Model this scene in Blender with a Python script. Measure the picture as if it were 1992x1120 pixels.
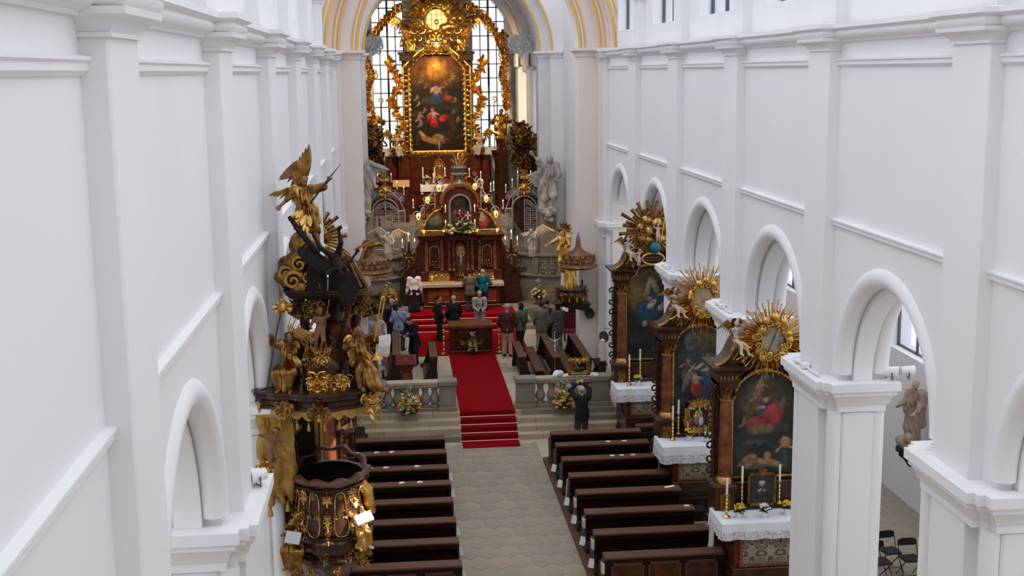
# Baroque abbey church seen from the organ loft, built object by object.
import bpy, math, random
import numpy as np
from mathutils import Vector, Matrix

for _o in list(bpy.data.objects):
    bpy.data.objects.remove(_o)
SC = bpy.context.scene
COL = SC.collection
PI = math.pi
def rad(d): return d * PI / 180

# ------------------------------------------------------------------ camera
def camera():
    yaw, pitch, roll, fpx = 0.092, 0.175, -0.012, 2389.354
    f = Vector((math.sin(yaw)*math.cos(pitch), math.cos(yaw)*math.cos(pitch), -math.sin(pitch)))
    r = Vector((math.cos(yaw), -math.sin(yaw), 0)); u = r.cross(f)
    r2 = r*math.cos(roll) + u*math.sin(roll); u2 = u*math.cos(roll) - r*math.sin(roll)
    cd = bpy.data.cameras.new('camera'); cd.sensor_width = 36; cd.lens = fpx/1992*36
    cd.clip_start = .1; cd.clip_end = 300
    c = bpy.data.objects.new('camera', cd); COL.objects.link(c)
    m = Matrix(((r2.x, u2.x, -f.x, 0), (r2.y, u2.y, -f.y, 0), (r2.z, u2.z, -f.z, 11), (0, 0, 0, 1)))
    c.matrix_world = m
    SC.camera = c
camera()
# ------------------------------------------------------------------ sky, lamps, exposure
W = bpy.data.worlds.new('overcast_sky'); SC.world = W; W.use_nodes = True
_bg = W.node_tree.nodes['Background']
_bg.inputs[0].default_value = (.90, .945, 1, 1); _bg.inputs[1].default_value = 1.0
SC.view_settings.view_transform = 'Standard'; SC.view_settings.look = 'None'
SC.view_settings.gamma = 1; SC.view_settings.use_curve_mapping = False
SC.view_settings.exposure = 0.72
SC.cycles.max_bounces = 7; SC.cycles.diffuse_bounces = 4; SC.cycles.glossy_bounces = 3
SC.cycles.transmission_bounces = 4; SC.cycles.transparent_max_bounces = 8
SC.cycles.caustics_reflective = False; SC.cycles.caustics_refractive = False
SC.cycles.sample_clamp_indirect = 6
def lamp(name, kind, loc, energy, color=(1, 1, 1), size=.3, aim=None, spot=None, blend=.4):
    l = bpy.data.lights.new(name, kind); l.energy = energy; l.color = color
    if kind == 'AREA': l.size = size
    elif kind == 'SUN': l.angle = size
    else: l.shadow_soft_size = size
    if spot: l.spot_size = rad(spot); l.spot_blend = blend
    o = bpy.data.objects.new(name, l); COL.objects.link(o); o.location = loc
    if aim: o.rotation_euler = (Vector(aim)-Vector(loc)).to_track_quat('-Z', 'Y').to_euler()
    return o
# spots acting as sun shafts through clerestory windows, onto pulpit and left altar column
lamp('sun_shaft', 'SPOT', (14, 15.75, 21.2), 90000, (1, .95, .85), .03, (-.72, 19.05, 4.0), 1.9, .15)
lamp('sun_shaft', 'SPOT', (14, 20.8, 21.4), 70000, (1, .95, .85), .03, (-1.45, 24.2, 3.3), 1.2, .15)
# added warm spots, unseen, that brighten the chancel and the high altar
lamp('chancel_fill_spot', 'SPOT', (2.6, 45.5, 15.2), 2600, (1, .66, .36), .5, (2.6, 52, 3), 52, .8)
lamp('choir_fill_spot', 'SPOT', (2.4, 58.5, 15), 4600, (1, .68, .36), .5, (2.4, 69.5, 7), 78, .8)

# ------------------------------------------------------------------ materials
MATS = {}
def mat(name, col, rough=.6, metal=0, col2=None, scale=6, detail=4, bump=0, bscale=None, wave=None, spec=None, emit=None, estr=1, coat=0, stretch=None, sharp=None, dist=2.0):
    m = bpy.data.materials.new(name); m.use_nodes = True; MATS[name] = m
    N, L = m.node_tree.nodes, m.node_tree.links
    b = N['Principled BSDF']
    def c4(c): return (c[0], c[1], c[2], 1)
    b.inputs['Base Color'].default_value = c4(col); b.inputs['Roughness'].default_value = rough
    b.inputs['Metallic'].default_value = metal
    if spec is not None: b.inputs['Specular IOR Level'].default_value = spec
    if coat: b.inputs['Coat Weight'].default_value = coat; b.inputs['Coat Roughness'].default_value = .15
    if emit: b.inputs['Emission Color'].default_value = c4(emit); b.inputs['Emission Strength'].default_value = estr
    if col2 or bump:
        tc = N.new('ShaderNodeTexCoord'); mp = N.new('ShaderNodeMapping'); L.new(tc.outputs['Object'], mp.inputs[0])
        if stretch: mp.inputs['Scale'].default_value = stretch
        if wave:
            t = N.new('ShaderNodeTexWave'); t.inputs['Scale'].default_value = scale; t.inputs['Distortion'].default_value = dist*wave
            t.inputs['Detail'].default_value = 3; t.inputs['Detail Scale'].default_value = 1.5
        else:
            t = N.new('ShaderNodeTexNoise'); t.inputs['Scale'].default_value = scale; t.inputs['Detail'].default_value = detail
        L.new(mp.outputs[0], t.inputs['Vector'])
        fac = t.outputs['Fac']
        if col2:
            rp = N.new('ShaderNodeValToRGB'); L.new(fac, rp.inputs[0])
            lo, hi = sharp or (.3, .7)
            rp.color_ramp.elements[0].position = lo; rp.color_ramp.elements[1].position = hi
            rp.color_ramp.elements[0].color = c4(col); rp.color_ramp.elements[1].color = c4(col2)
            L.new(rp.outputs[0], b.inputs['Base Color'])
        if bump:
            n2 = N.new('ShaderNodeTexNoise'); n2.inputs['Scale'].default_value = bscale or scale*3; n2.inputs['Detail'].default_value = 3
            L.new(tc.outputs['Object'], n2.inputs['Vector'])
            bp = N.new('ShaderNodeBump'); bp.inputs['Strength'].default_value = bump; bp.inputs['Distance'].default_value = .02
            L.new(n2.outputs['Fac'], bp.inputs['Height']); L.new(bp.outputs[0], b.inputs['Normal'])
    return m
def mat_vcol(name, rough=.55, bump=0):
    m = mat(name, (1, 1, 1), rough)
    N, L = m.node_tree.nodes, m.node_tree.links
    a = N.new('ShaderNodeAttribute'); a.attribute_name = 'paint'
    L.new(a.outputs['Color'], N['Principled BSDF'].inputs['Base Color']); N['Principled BSDF'].inputs['Specular IOR Level'].default_value = .2
    return m
def mat_glass(name, tint=(.95, .97, 1)):
    m = bpy.data.materials.new(name); m.use_nodes = True; MATS[name] = m
    N, L = m.node_tree.nodes, m.node_tree.links
    N.remove(N['Principled BSDF'])
    t = N.new('ShaderNodeBsdfTransparent'); t.inputs[0].default_value = (*tint, 1)
    g = N.new('ShaderNodeBsdfGlossy'); g.inputs['Roughness'].default_value = .05
    x = N.new('ShaderNodeMixShader'); x.inputs[0].default_value = .06
    L.new(t.outputs[0], x.inputs[1]); L.new(g.outputs[0], x.inputs[2]); L.new(x.outputs[0], N['Material Output'].inputs[0])
    return m
mat('plaster', (.85, .84, .85), .85, bump=.05, bscale=9, col2=(.82, .81, .825), scale=.6, detail=3)
mat('plaster_warm', (.83, .74, .69), .85, col2=(.80, .71, .665), scale=.8)
mat('stone_dark', (.19, .165, .125), .75, col2=(.13, .115, .09), scale=2.5, bump=.12, bscale=16)
mat('plaster_choir', (.80, .785, .77), .85, col2=(.66, .65, .65), scale=1.4)
mat('plaster_pink', (.76, .70, .64), .8, col2=(.56, .42, .38), scale=2.2, detail=5, sharp=(.45, .6))
mat('ochre_band', (.78, .47, .14), .6)
mat('stone_tile', (.345, .28, .20), .55, col2=(.285, .235, .172), scale=1.7, bump=.06, bscale=18)
mat('stone_tile_warm', (.37, .295, .205), .5, col2=(.305, .245, .175), scale=1.7, bump=.06, bscale=18)
mat('stone_tile_grey', (.31, .265, .20), .55, col2=(.26, .225, .175), scale=1.7, bump=.06, bscale=18)
mat('joint', (.47, .38, .265), .9)
mat('sandstone', (.28, .24, .18), .75, col2=(.20, .175, .135), scale=2.5, bump=.12, bscale=16)
mat('sandstone_light', (.50, .40, .275), .7, col2=(.39, .315, .225), scale=1.4, bump=.06)
mat('carpet', (.27, .004, .007), .95, col2=(.20, .002, .005), scale=60, spec=.05)
mat('rod', (.75, .6, .5), .35, .8)
mat('pew_wood', (.024, .006, .005), .5, col2=(.014, .004, .003), scale=3, stretch=(1, 8, 8), spec=.2)
mat('pew_ledge', (.125, .050, .027), .5, col2=(.085, .033, .018), scale=4, stretch=(1, 9, 9), spec=.25)
mat('pew_panel', (.10, .034, .014), .45, col2=(.035, .012, .007), scale=5, detail=6, sharp=(.35, .65), spec=.25)
mat('walnut', (.066, .021, .008), .27, col2=(.020, .007, .004), scale=4, detail=6, spec=.35)
mat('dark_wood', (.030, .012, .007), .45, col2=(.014, .006, .005), scale=4, spec=.25)
mat('brown_wood', (.14, .058, .030), .42, col2=(.07, .028, .016), scale=5, spec=.35)
mat('red_marble', (.25, .080, .024), .25, col2=(.075, .020, .008), scale=5, detail=8, spec=.4)
mat('cherry_wood', (.115, .022, .007), .28, col2=(.035, .008, .004), scale=4, detail=6, spec=.4)
mat('amber_wood', (.24, .075, .02), .34, col2=(.11, .028, .009), scale=6, detail=6, spec=.35)
mat('gold', (.70, .43, .13), .3, 1, col2=(.34, .18, .05), scale=7, bump=.25, bscale=40)
mat('gold_bright', (.85, .53, .14), .3, 1, col2=(.55, .30, .07), scale=6, bump=.3, bscale=30)
mat('gold_dark', (.40, .215, .06), .34, 1, col2=(.13, .062, .02), scale=9, bump=.3, bscale=30)
mat('gold_cloth', (.50, .30, .07), .5, .5, col2=(.33, .19, .04), scale=9, bump=.4, bscale=60)
mat('bronze_flesh', (.27, .135, .07), .45, .1, col2=(.15, .07, .036), scale=8, spec=.3)
mat('flesh', (.55, .33, .22), .55, col2=(.48, .27, .18), scale=8)
mat('pale_flesh', (.62, .48, .38), .55)
mat('black_figure', (.006, .005, .005), .5, col2=(.014, .010, .008), scale=6, spec=.15)
mat('black', (.012, .012, .013), .5, spec=.25)
mat('interior_shade', (.006, .005, .004), .9, spec=0)  # near-black base colour standing for shade inside the pulpit basket
mat('marble_white', (.47, .425, .375), .55, col2=(.34, .305, .27), scale=4, bump=.1)
mat('marble_gilt', (.72, .58, .36), .45, .2)
mat('statue_tan', (.42, .31, .23), .6, col2=(.32, .23, .17), scale=5)
mat('linen', (.78, .79, .82), .8, bump=.1, bscale=30)
mat('lace', (.72, .72, .74), .85, col2=(.42, .42, .44), scale=26, detail=2, sharp=(.45, .58))
mat('brocade', (.34, .29, .22), .6, col2=(.17, .13, .10), scale=9, wave=4, sharp=(.35, .62))
mat('silver', (.66, .65, .63), .3, 1, bump=.2, bscale=40)
mat('iron', (.14, .14, .15), .5, .5)
mat('iron_pale', (.44, .44, .46), .5, .2)
mat('brass', (.72, .46, .16), .25, 1)
mat('wax', (.82, .78, .66), .5)
mat('wax_old', (.66, .58, .40), .55)
mat('flame', (1, .6, .2), .5, emit=(1, .62, .25), estr=5)
mat('lamp_glow', (1, .5, .15), .4, emit=(1, .45, .12), estr=2.2)
mat('glory_window', (1, .8, .3), .4, emit=(1, .66, .20), estr=.8)
mat('leaf', (.045, .085, .025), .6, col2=(.02, .045, .015), scale=20)
mat('leaf_light', (.16, .22, .07), .6, col2=(.09, .14, .05), scale=20)
mat('yellow_petal', (.75, .50, .02), .6)
mat('white_petal', (.78, .76, .68), .6)
mat('orange_petal', (.70, .30, .06), .6)
mat('pot_white', (.75, .75, .75), .35)
mat('terracotta', (.30, .12, .06), .6)
mat('paper', (.80, .79, .80), .8)
mat('beige_cloth', (.62, .55, .42), .85)
mat('lead', (.10, .10, .10), .5, .3)
mat('red_velvet', (.13, .006, .009), .9)
mat('globe_teal', (.02, .13, .16), .4)
mat_vcol('oil_paint', .55)
mat_glass('window_glass')
for n, c in dict(skin=(.50, .31, .24), hair_dark=(.018, .012, .010), hair_grey=(.42, .40, .38), hair_blond=(.42, .33, .22), cream_wool=(.76, .69, .66),
                 black_cloth=(.012, .012, .014), navy_cloth=(.02, .025, .045), white_shirt=(.66, .66, .66), blue_shirt=(.27, .31, .42), tan_pack=(.50, .33, .25),
                 lilac_shirt=(.46, .47, .62), khaki=(.34, .29, .24), tan_trouser=(.44, .29, .17), maroon=(.085, .018, .018), teal=(.0, .10, .14),
                 olive=(.17, .165, .12), brown_jacket=(.13, .12, .095), jeans=(.10, .14, .18), dark_jeans=(.035, .045, .065), grey_check=(.19, .175, .165), shoe=(.02, .018, .016)).items():
    mat(n, c, .8 if n != 'skin' else .55, spec=.25, bump=.15, bscale=50)
def mat_check(name, c1, c2, scale):
    m = mat(name, c1, .85, spec=.2); N, L = m.node_tree.nodes, m.node_tree.links
    tc = N.new('ShaderNodeTexCoord'); ck = N.new('ShaderNodeTexChecker'); ck.inputs['Scale'].default_value = scale
    ck.inputs['Color1'].default_value = (*c1, 1); ck.inputs['Color2'].default_value = (*c2, 1)
    L.new(tc.outputs['Object'], ck.inputs['Vector']); L.new(ck.outputs['Color'], N['Principled BSDF'].inputs['Base Color'])
mat_check('white_check', (.50, .49, .46), (.09, .09, .10), 48)
mat_check('plaid', (.17, .15, .125), (.04, .036, .036), 17)
M = MATS
# ------------------------------------------------------------------ mesh helpers
def rotz(a):
    c, s = math.cos(a), math.sin(a)
    return np.array([[c, -s, 0], [s, c, 0], [0, 0, 1.]])
def frame_of(t, up=(0, 0, 1)):
    t = np.asarray(t, float); t = t/(np.linalg.norm(t)+1e-12)
    up = np.asarray(up, float)
    if abs(t@up)/(np.linalg.norm(up)+1e-9) > .98: up = np.array([1., 0, 0]) if abs(t[0]) < .9 else np.array([0, 1., 0])
    a = np.cross(up, t); a /= np.linalg.norm(a)+1e-12
    return t, a, np.cross(t, a)
class MB:
    def __init__(s): s.v = []; s.f = []; s.n = 0; s.c = []
    def add(s, V, F, T=None, o=(0, 0, 0)):
        V = np.asarray(V, float).reshape(-1, 3)
        if T is not None: V = V @ np.asarray(T).T
        V = V+np.asarray(o, float)
        s.v.append(V); n = s.n
        s.f.extend([tuple(i+n for i in f) for f in F]); s.n += len(V)
        return s
    def merge(s, mb, T=None, o=(0, 0, 0)):
        if mb.n: s.add(np.concatenate(mb.v), mb.f, T, o)
        return s
    def box(s, x0, x1, y0, y1, z0, z1, T=None, o=(0, 0, 0)):
        V = [(x, y, z) for z in (z0, z1) for y in (y0, y1) for x in (x0, x1)]
        return s.add(V, [(0, 2, 3, 1), (4, 5, 7, 6), (0, 1, 5, 4), (2, 6, 7, 3), (0, 4, 6, 2), (1, 3, 7, 5)], T, o)
    def bbox(s, x0, x1, y0, y1, z0, z1, b=.01, T=None, o=(0, 0, 0)):      # box with chamfered vertical and top edges
        P = [(x0+b, y0), (x1-b, y0), (x1, y0+b), (x1, y1-b), (x1-b, y1), (x0+b, y1), (x0, y1-b), (x0, y0+b)]
        cx, cy = (x0+x1)/2, (y0+y1)/2; V = []
        for z, i in ((z0, 0), (z1-b, 0), (z1, b)):
            V += [(x-math.copysign(i, x-cx), y-math.copysign(i, y-cy), z) for x, y in P]
        F = [tuple(range(7, -1, -1)), tuple(range(16, 24))]
        for r in (0, 8):
            for i in range(8): j = (i+1) % 8; F.append((r+i, r+j, r+8+j, r+8+i))
        return s.add(V, F, T, o)
    def lathe(s, prof, n=16, c=(0, 0, 0), a0=0, a1=2*PI, sx=1, sy=1, lob=0, nl=0, T=None, cap=True):
        full = abs(a1-a0-2*PI) < 1e-6; m = n if full else n+1
        V = []
        for r, z in prof:
            for i in range(m):
                a = a0+(a1-a0)*i/n; q = r*(1+lob*math.cos(nl*a))
                V.append((q*math.cos(a)*sx, q*math.sin(a)*sy, z))
        F = []
        for k in range(len(prof)-1):
            for i in range(n):
                j = (i+1) % m; F.append((k*m+i, k*m+j, (k+1)*m+j, (k+1)*m+i))
        if cap:
            if prof[0][0] > 1e-4: F.append(tuple(range(m-1, -1, -1)))
            if prof[-1][0] > 1e-4: F.append(tuple(range((len(prof)-1)*m, len(prof)*m)))
        return s.add(V, F, T, c)
    def tube(s, pts, r, n=7, closed=False, flat=1, up=(0, 0, 1), T=None, o=(0, 0, 0)):
        P = np.asarray(pts, float); k = len(P); R = np.full(k, r) if np.isscalar(r) else np.asarray(r, float)
        V = []; A = None
        for i in range(k):
            t = (P[(i+1) % k]-P[i-1]) if closed else (P[min(i+1, k-1)]-P[max(i-1, 0)])
            t = t/(np.linalg.norm(t)+1e-12)
            if A is None: _, A, B = frame_of(t, up)
            A = A-t*(A@t); A /= np.linalg.norm(A)+1e-12; B = np.cross(t, A)
            for j in range(n):
                a = 2*PI*j/n; V.append(P[i]+R[i]*(math.cos(a)*A+flat*math.sin(a)*B))
        F = []
        for i in range(k if closed else k-1):
            i2 = (i+1) % k
            for j in range(n): j2 = (j+1) % n; F.append((i*n+j, i*n+j2, i2*n+j2, i2*n+j))
        if not closed: F += [tuple(range(n-1, -1, -1)), tuple(range((k-1)*n, k*n))]
        return s.add(V, F, T, o)
    def prism(s, poly, h0, h1, axis='y', T=None, o=(0, 0, 0)):   # polygon in the other two axes, extruded on axis
        n = len(poly); V = []
        for h in (h0, h1):
            for a, b in poly: V.append({'y': (a, h, b), 'x': (h, a, b), 'z': (a, b, h)}[axis])
        F = [tuple(range(n)), tuple(range(2*n-1, n-1, -1))]+[(i, n+i, n+(i+1) % n, (i+1) % n) for i in range(n)]
        return s.add(V, F, T, o)
    def ring(s, inner, outer, h0, h1, axis='y', closed=False, T=None, o=(0, 0, 0)):   # strip between two polylines, extruded
        n = len(inner); V = []
        for h in (h0, h1):
            for L in (inner, outer):
                for a, b in L: V.append({'y': (a, h, b), 'x': (h, a, b), 'z': (a, b, h)}[axis])
        F = []
        for i in range(n if closed else n-1):
            j = (i+1) % n
            F += [(i, j, n+j, n+i), (2*n+i, 3*n+i, 3*n+j, 2*n+j), (i, 2*n+i, 2*n+j, j), (n+i, n+j, 3*n+j, 3*n+i)]
        if not closed:
            for i in (0, n-1): F.append((i, n+i, 3*n+i, 2*n+i))
        return s.add(V, F, T, o)
    def sweep(s, prof, path, closed=False, z=0, T=None, o=(0, 0, 0)):    # moulding: (out, up) profile along a horizontal path; out = right of travel
        P = [np.array(p, float) for p in path]; k = len(P); m = len(prof); V = []
        for i in range(k):
            d0 = P[i]-P[i-1] if (closed or i > 0) else P[1]-P[0]
            d1 = P[(i+1) % k]-P[i] if (closed or i < k-1) else P[i]-P[i-1]
            d0 = d0/np.linalg.norm(d0); d1 = d1/np.linalg.norm(d1)
            n0 = np.array([d0[1], -d0[0]]); n1 = np.array([d1[1], -d1[0]]); b = n0+n1
            b = b/max(.3, (b@n0)) if np.linalg.norm(b) > 1e-6 else n0
            for a, h in prof: V.append((P[i][0]+b[0]*a, P[i][1]+b[1]*a, z+h))
        F = []
        for i in range(k if closed else k-1):
            i2 = (i+1) % k
            for j in range(m-1): F.append((i*m+j, i2*m+j, i2*m+j+1, i*m+j+1))
            F.append((i*m+m-1, i2*m+m-1, i2*m, i*m))
        if not closed: F += [tuple(range(m)), tuple(range(k*m-1, (k-1)*m-1, -1))]
        return s.add(V, F, T, o)
    def ball(s, c, r, n=8, m=6, sx=1, sy=1, sz=1):
        pr = [(math.sin(PI*i/m), -math.cos(PI*i/m)) for i in range(m+1)]
        pr[0] = (0.02, -1); pr[-1] = (.02, 1)
        return s.lathe([(a*r, b*r*sz) for a, b in pr], n, c, sx=sx, sy=sy)
    def petal(s, base, d, up, L, W, th=.25, curl=.3, n=5, pw=1.0):       # solid leaf or feather with a ridged section
        d, a, u = frame_of(d, up); base = np.asarray(base, float); V = []
        for i in range(n):
            t = i/(n-1); w = W*(math.sin(PI*min(1, .12+t*.88)**pw)**.8 if t < .999 else .04)*.5
            w = max(w, W*.05)
            c = base+d*L*t+u*curl*L*t*t
            V += [c-a*w, c+u*w*th*2, c+a*w, c-u*w*th]
        F = []
        for i in range(n-1):
            for j in range(4): k = (j+1) % 4; F.append((i*4+j, i*4+k, i*4+4+k, i*4+4+j))
        F += [(3, 2, 1, 0), (n*4-4, n*4-3, n*4-2, n*4-1)]
        return s.add(V, F)
    def scroll(s, c, r, turns, ax, ay, a0=0, w=.2, tail=None, n=6, seg=14):      # spiral tube in the plane ax, ay
        ax = np.asarray(ax, float); ay = np.asarray(ay, float); c = np.asarray(c, float); P = []; R = []
        N = int(seg*abs(turns))+2
        for i in range(N):
            t = i/(N-1); a = a0+turns*2*PI*t; q = r*(1-.86*t)
            P.append(c+q*(math.cos(a)*ax+math.sin(a)*ay)); R.append(r*w*(1-.35*t))
        if tail is not None:
            tl = np.asarray(tail, float); p0 = P[0]; d = (P[0]-P[1]); d = d/np.linalg.norm(d)*np.linalg.norm(tl-p0)*.5
            ex = [(1-t)**2*tl+2*t*(1-t)*(p0+d)+t*t*p0 for t in np.linspace(0, 1, 6)[:-1]]
            P = ex+P; R = list(np.linspace(r*w*.4, r*w, 5))+R
        P[-1] = P[-1]; R[-1] = r*w*.9
        return s.tube(P, R, n, up=np.cross(ax, ay))
def mesh_of(name, mb, cols=None):
    me = bpy.data.meshes.new(name)
    V = np.concatenate(mb.v) if mb.v else np.zeros((0, 3))
    me.from_pydata(V.tolist(), [], mb.f)
    if cols is not None:
        a = me.color_attributes.new('paint', 'FLOAT_COLOR', 'POINT')
        a.data.foreach_set('color', np.concatenate([cols, np.ones((len(cols), 1))], 1).astype(np.float32).ravel())
    return me
def fixn(me):
    import bmesh
    bm = bmesh.new(); bm.from_mesh(me); bmesh.ops.recalc_face_normals(bm, faces=bm.faces); bm.to_mesh(me); bm.free()
def obj(name, mb, m, parent=None, loc=None, smooth=None, cols=None, label=None, rot=None):
    me = mb if isinstance(mb, bpy.types.Mesh) else mesh_of(name, mb, cols)
    if not isinstance(mb, bpy.types.Mesh): fixn(me)
    if m and not me.materials: me.materials.append(M[m] if isinstance(m, str) else m)
    if smooth is not None: me.shade_smooth() if smooth is True else (me.shade_smooth(), me.set_sharp_from_angle(angle=rad(smooth)))
    o = bpy.data.objects.new(name, me); COL.objects.link(o)
    if parent: o.parent = parent
    if loc is not None: o.location = loc
    if rot is not None: o.rotation_euler = rot
    if label: o['label'] = label
    return o
def tag(o, label, cat, group=None, kind=None):
    o['label'] = label; o['category'] = cat
    if group: o['group'] = group
    if kind: o['kind'] = kind
    return o
def thing(name, label, cat, loc=(0, 0, 0), rz=0, group=None):
    o = bpy.data.objects.new(name, None); COL.objects.link(o); o.location = loc; o.rotation_euler = (0, 0, rz)
    o.empty_display_size = .1
    return tag(o, label, cat, group)
def struct(name, mb, m, parent=None, smooth=None, label=None):
    o = obj(name, mb, m, parent, smooth=smooth)
    if not parent: o['kind'] = 'structure'
    if label: o['label'] = label
    return o
def dup(root, loc=None, rz=None, label=None, group=None):
    r = root.copy(); COL.objects.link(r)
    if loc is not None: r.location = loc
    if rz is not None: r.rotation_euler = (0, 0, rz)
    if label: r['label'] = label
    if group: r['group'] = group
    for ch in list(root.children):
        c = ch.copy(); COL.objects.link(c); c.parent = r
        for g in list(ch.children):
            d = g.copy(); COL.objects.link(d); d.parent = c
    return r
def arc(cx, cz, r, a0, a1, n):
    return [(cx+r*math.cos(rad(a0+(a1-a0)*i/n)), cz+r*math.sin(rad(a0+(a1-a0)*i/n))) for i in range(n+1)]
def circ(c, r, n=24, ax=(1, 0, 0), ay=(0, 0, 1), rx=1, ry=1):
    c = np.asarray(c, float); ax = np.asarray(ax, float); ay = np.asarray(ay, float)
    return [c+r*(rx*math.cos(2*PI*i/n)*ax+ry*math.sin(2*PI*i/n)*ay) for i in range(n)]
# ------------------------------------------------------------------ nave walls
CX = 2.57; D = 5.527; PIERS = [14.8+D*k for k in range(-3, 6)]
ZC = 11.32; ZS = 5.3
def side_wall(side):
    s = 1 if side == 'right' else -1
    X = 7.07 if s > 0 else -1.94                     # pilaster face; the wall lies .2 behind it
    xw, xo = X+.2*s, X+1.45*s
    def mirror(mb):                                   # built for the right side at X = 0, then moved
        out = MB()
        V = np.concatenate(mb.v).copy(); V[:, 0] = X+V[:, 0]*s
        return out.add(V, mb.f)
    w = MB(); ybs = PIERS
    for i in range(len(ybs)-1):
        a, b = ybs[i], ybs[i+1]; c = (a+b)/2; R = 1.86; z1 = 5.95
        poly = [(a, 0), (c-R, 0), (c-R, z1)]+[(y, z) for y, z in arc(c, z1, R, 180, 0, 20)][1:-1]+[(c+R, z1), (c+R, 0), (b, 0), (b, 11.6), (a, 11.6)]
        w.prism(poly, .2, 1.0, 'x')
    root = struct('wall_'+side, mirror(w), 'plaster', smooth=30)
    # upper wall with a window in each bay
    u = MB()
    for i in range(len(ybs)-1):
        a, b = ybs[i], ybs[i+1]; c = (a+b)/2
        u.box(.35, 1.0, a, c-1.35, 11.6, 16.5); u.box(.35, 1.0, c+1.35, b, 11.6, 16.5)
        u.box(.35, 1.0, c-1.35, c+1.35, 11.6, 12.25); u.box(.35, 1.0, c-1.35, c+1.35, 15.7, 16.5)
    struct('clerestory_wall', mirror(u), 'plaster', root)
    prof_corn = [(0, 0), (.05, .0), (.06, .03), (.13, .05), (.17, .09), (.18, .13), (.16, .17), (.20, .19), (.24, .21), (.24, .28), (0, .3)]
    prof_cap = [(0, 0), (.035, .0), (.035, .03), (.02, .035), (.04, .07), (.09, .12), (.16, .15), (.17, .2), (0, .2)]
    prof_str = [(0, 0), (.02, .0), (.035, .02), (.06, .035), (.06, .085), (.085, .105), (.085, .13), (0, .145)]
    prof_imp = [(0, 0), (.04, 0), (.04, .1), (.08, .13), (.12, .24), (.2, .30), (.2, .36), (.26, .38), (.26, .52), (0, .54)]
    path = []
    for y in ybs:
        path += [(.2, y-.7), (0, y-.5), (0, y+.5), (.2, y+.7)] if False else [(.2, y-.5), (0, y-.5), (0, y+.5), (.2, y+.5)]
    co = MB().sweep(prof_corn, [(x, y) for x, y in path][::-1], z=11.4)
    struct('cornice', mirror(co), 'plaster', root, smooth=35)
    me_p = me_c = me_u = None
    for i, y in enumerate(ybs):
        p = MB().bbox(0, .3, y-.5, y+.5, 0, 11.5, .02); struct('pilaster', mirror(p), 'plaster', root)
        q = MB().sweep(prof_cap, [(.2, y+.5), (0, y+.5), (0, y-.5), (.2, y-.5)], z=11.26)
        struct('capital', mirror(q), 'plaster', root, smooth=35)
        q = MB().box(.15, .5, y-.32, y+.32, 11.65, 16.5); q.sweep(prof_cap, [(.35, y+.32), (.15, y+.32), (.15, y-.32), (.35, y-.32)], z=13.0)
        struct('upper_pilaster', mirror(q), 'plaster', root, smooth=35)
        # impost block all round the pier, panel on the face towards the loft, round shafts on the corners
        hp = [(1.04, -.86), (.97, -.86), (.97, -.99), (.2, -.99), (.2, -.84), (.1, -.84), (.1, -.74), (0, -.74)]
        pth = [(a, y-b) for a, b in hp]+[(a, y+b) for a, b in hp[::-1]]
        q = MB().sweep([(a*.8, b) for a, b in prof_imp], pth, z=ZS)
        q.prism(pth, ZS+.01, ZS+.53, 'z')
        struct('impost', mirror(q), 'plaster', root, smooth=35)
        q = MB()
        for sy in (-1, 1): q.bbox(.27, .82, min(y+sy*.8, y+sy*.98), max(y+sy*.8, y+sy*.98), 0, ZS, .03)
        struct('pier_panel', mirror(q), 'plaster', root)
        q = MB()
        for sy in (-1, 1):
            for xx in (.17, .90): q.tube([(xx, y+sy*.86, 0), (xx, y+sy*.86, ZS)], .13, 12)
        struct('corner_shaft', mirror(q), 'plaster', root, smooth=50)
    for i in range(len(ybs)-1):
        a, b = ybs[i], ybs[i+1]; c = (a+b)/2
        for z in (8.38, 11.0):
            q = MB().sweep(prof_str, [(.2, b-.5), (.2, a+.5)], z=z); struct('string_course', mirror(q), 'plaster', root, smooth=35)
        q = MB()
        q.tube([(.29, y, z) for y, z in arc(c, 5.95, 1.9, 180, 0, 28)], .17, 10, up=(1, 0, 0))
        q.tube([(.9, y, z) for y, z in arc(c, 5.95, 1.86, 180, 0, 28)], .15, 10, up=(1, 0, 0))
        struct('archivolt', mirror(q), 'plaster', root, smooth=50)
        q = MB().ring(arc(c, 5.84, 1.74, 180, 0, 24), arc(c, 5.84, 1.98, 180, 0, 24), .42, .74, 'x')
        struct('soffit_rib', mirror(q), 'plaster', root, smooth=40)
    # windows
    for i in range(3, len(ybs)-1):
        c = (ybs[i]+ybs[i+1])/2
        g = MB(); g.box(.66, .68, c-1.36, c+1.36, 12.2, 15.75)
        f = MB()
        for yy in (-1.32, 0, 1.32): f.box(.63, .71, c+yy-.03, c+yy+.03, 12.22, 15.72)
        for zz in (12.25, 13.4, 14.55, 15.7): f.box(.63, .71, c-1.35, c+1.35, zz-.025, zz+.025)
        wo = struct('window_%d' % (i-2+(10 if s < 0 else 0)), mirror(f), 'lead'); struct('pane', mirror(g), 'window_glass', wo)
    return root
wall_r = side_wall('right'); wall_l = side_wall('left')

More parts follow.
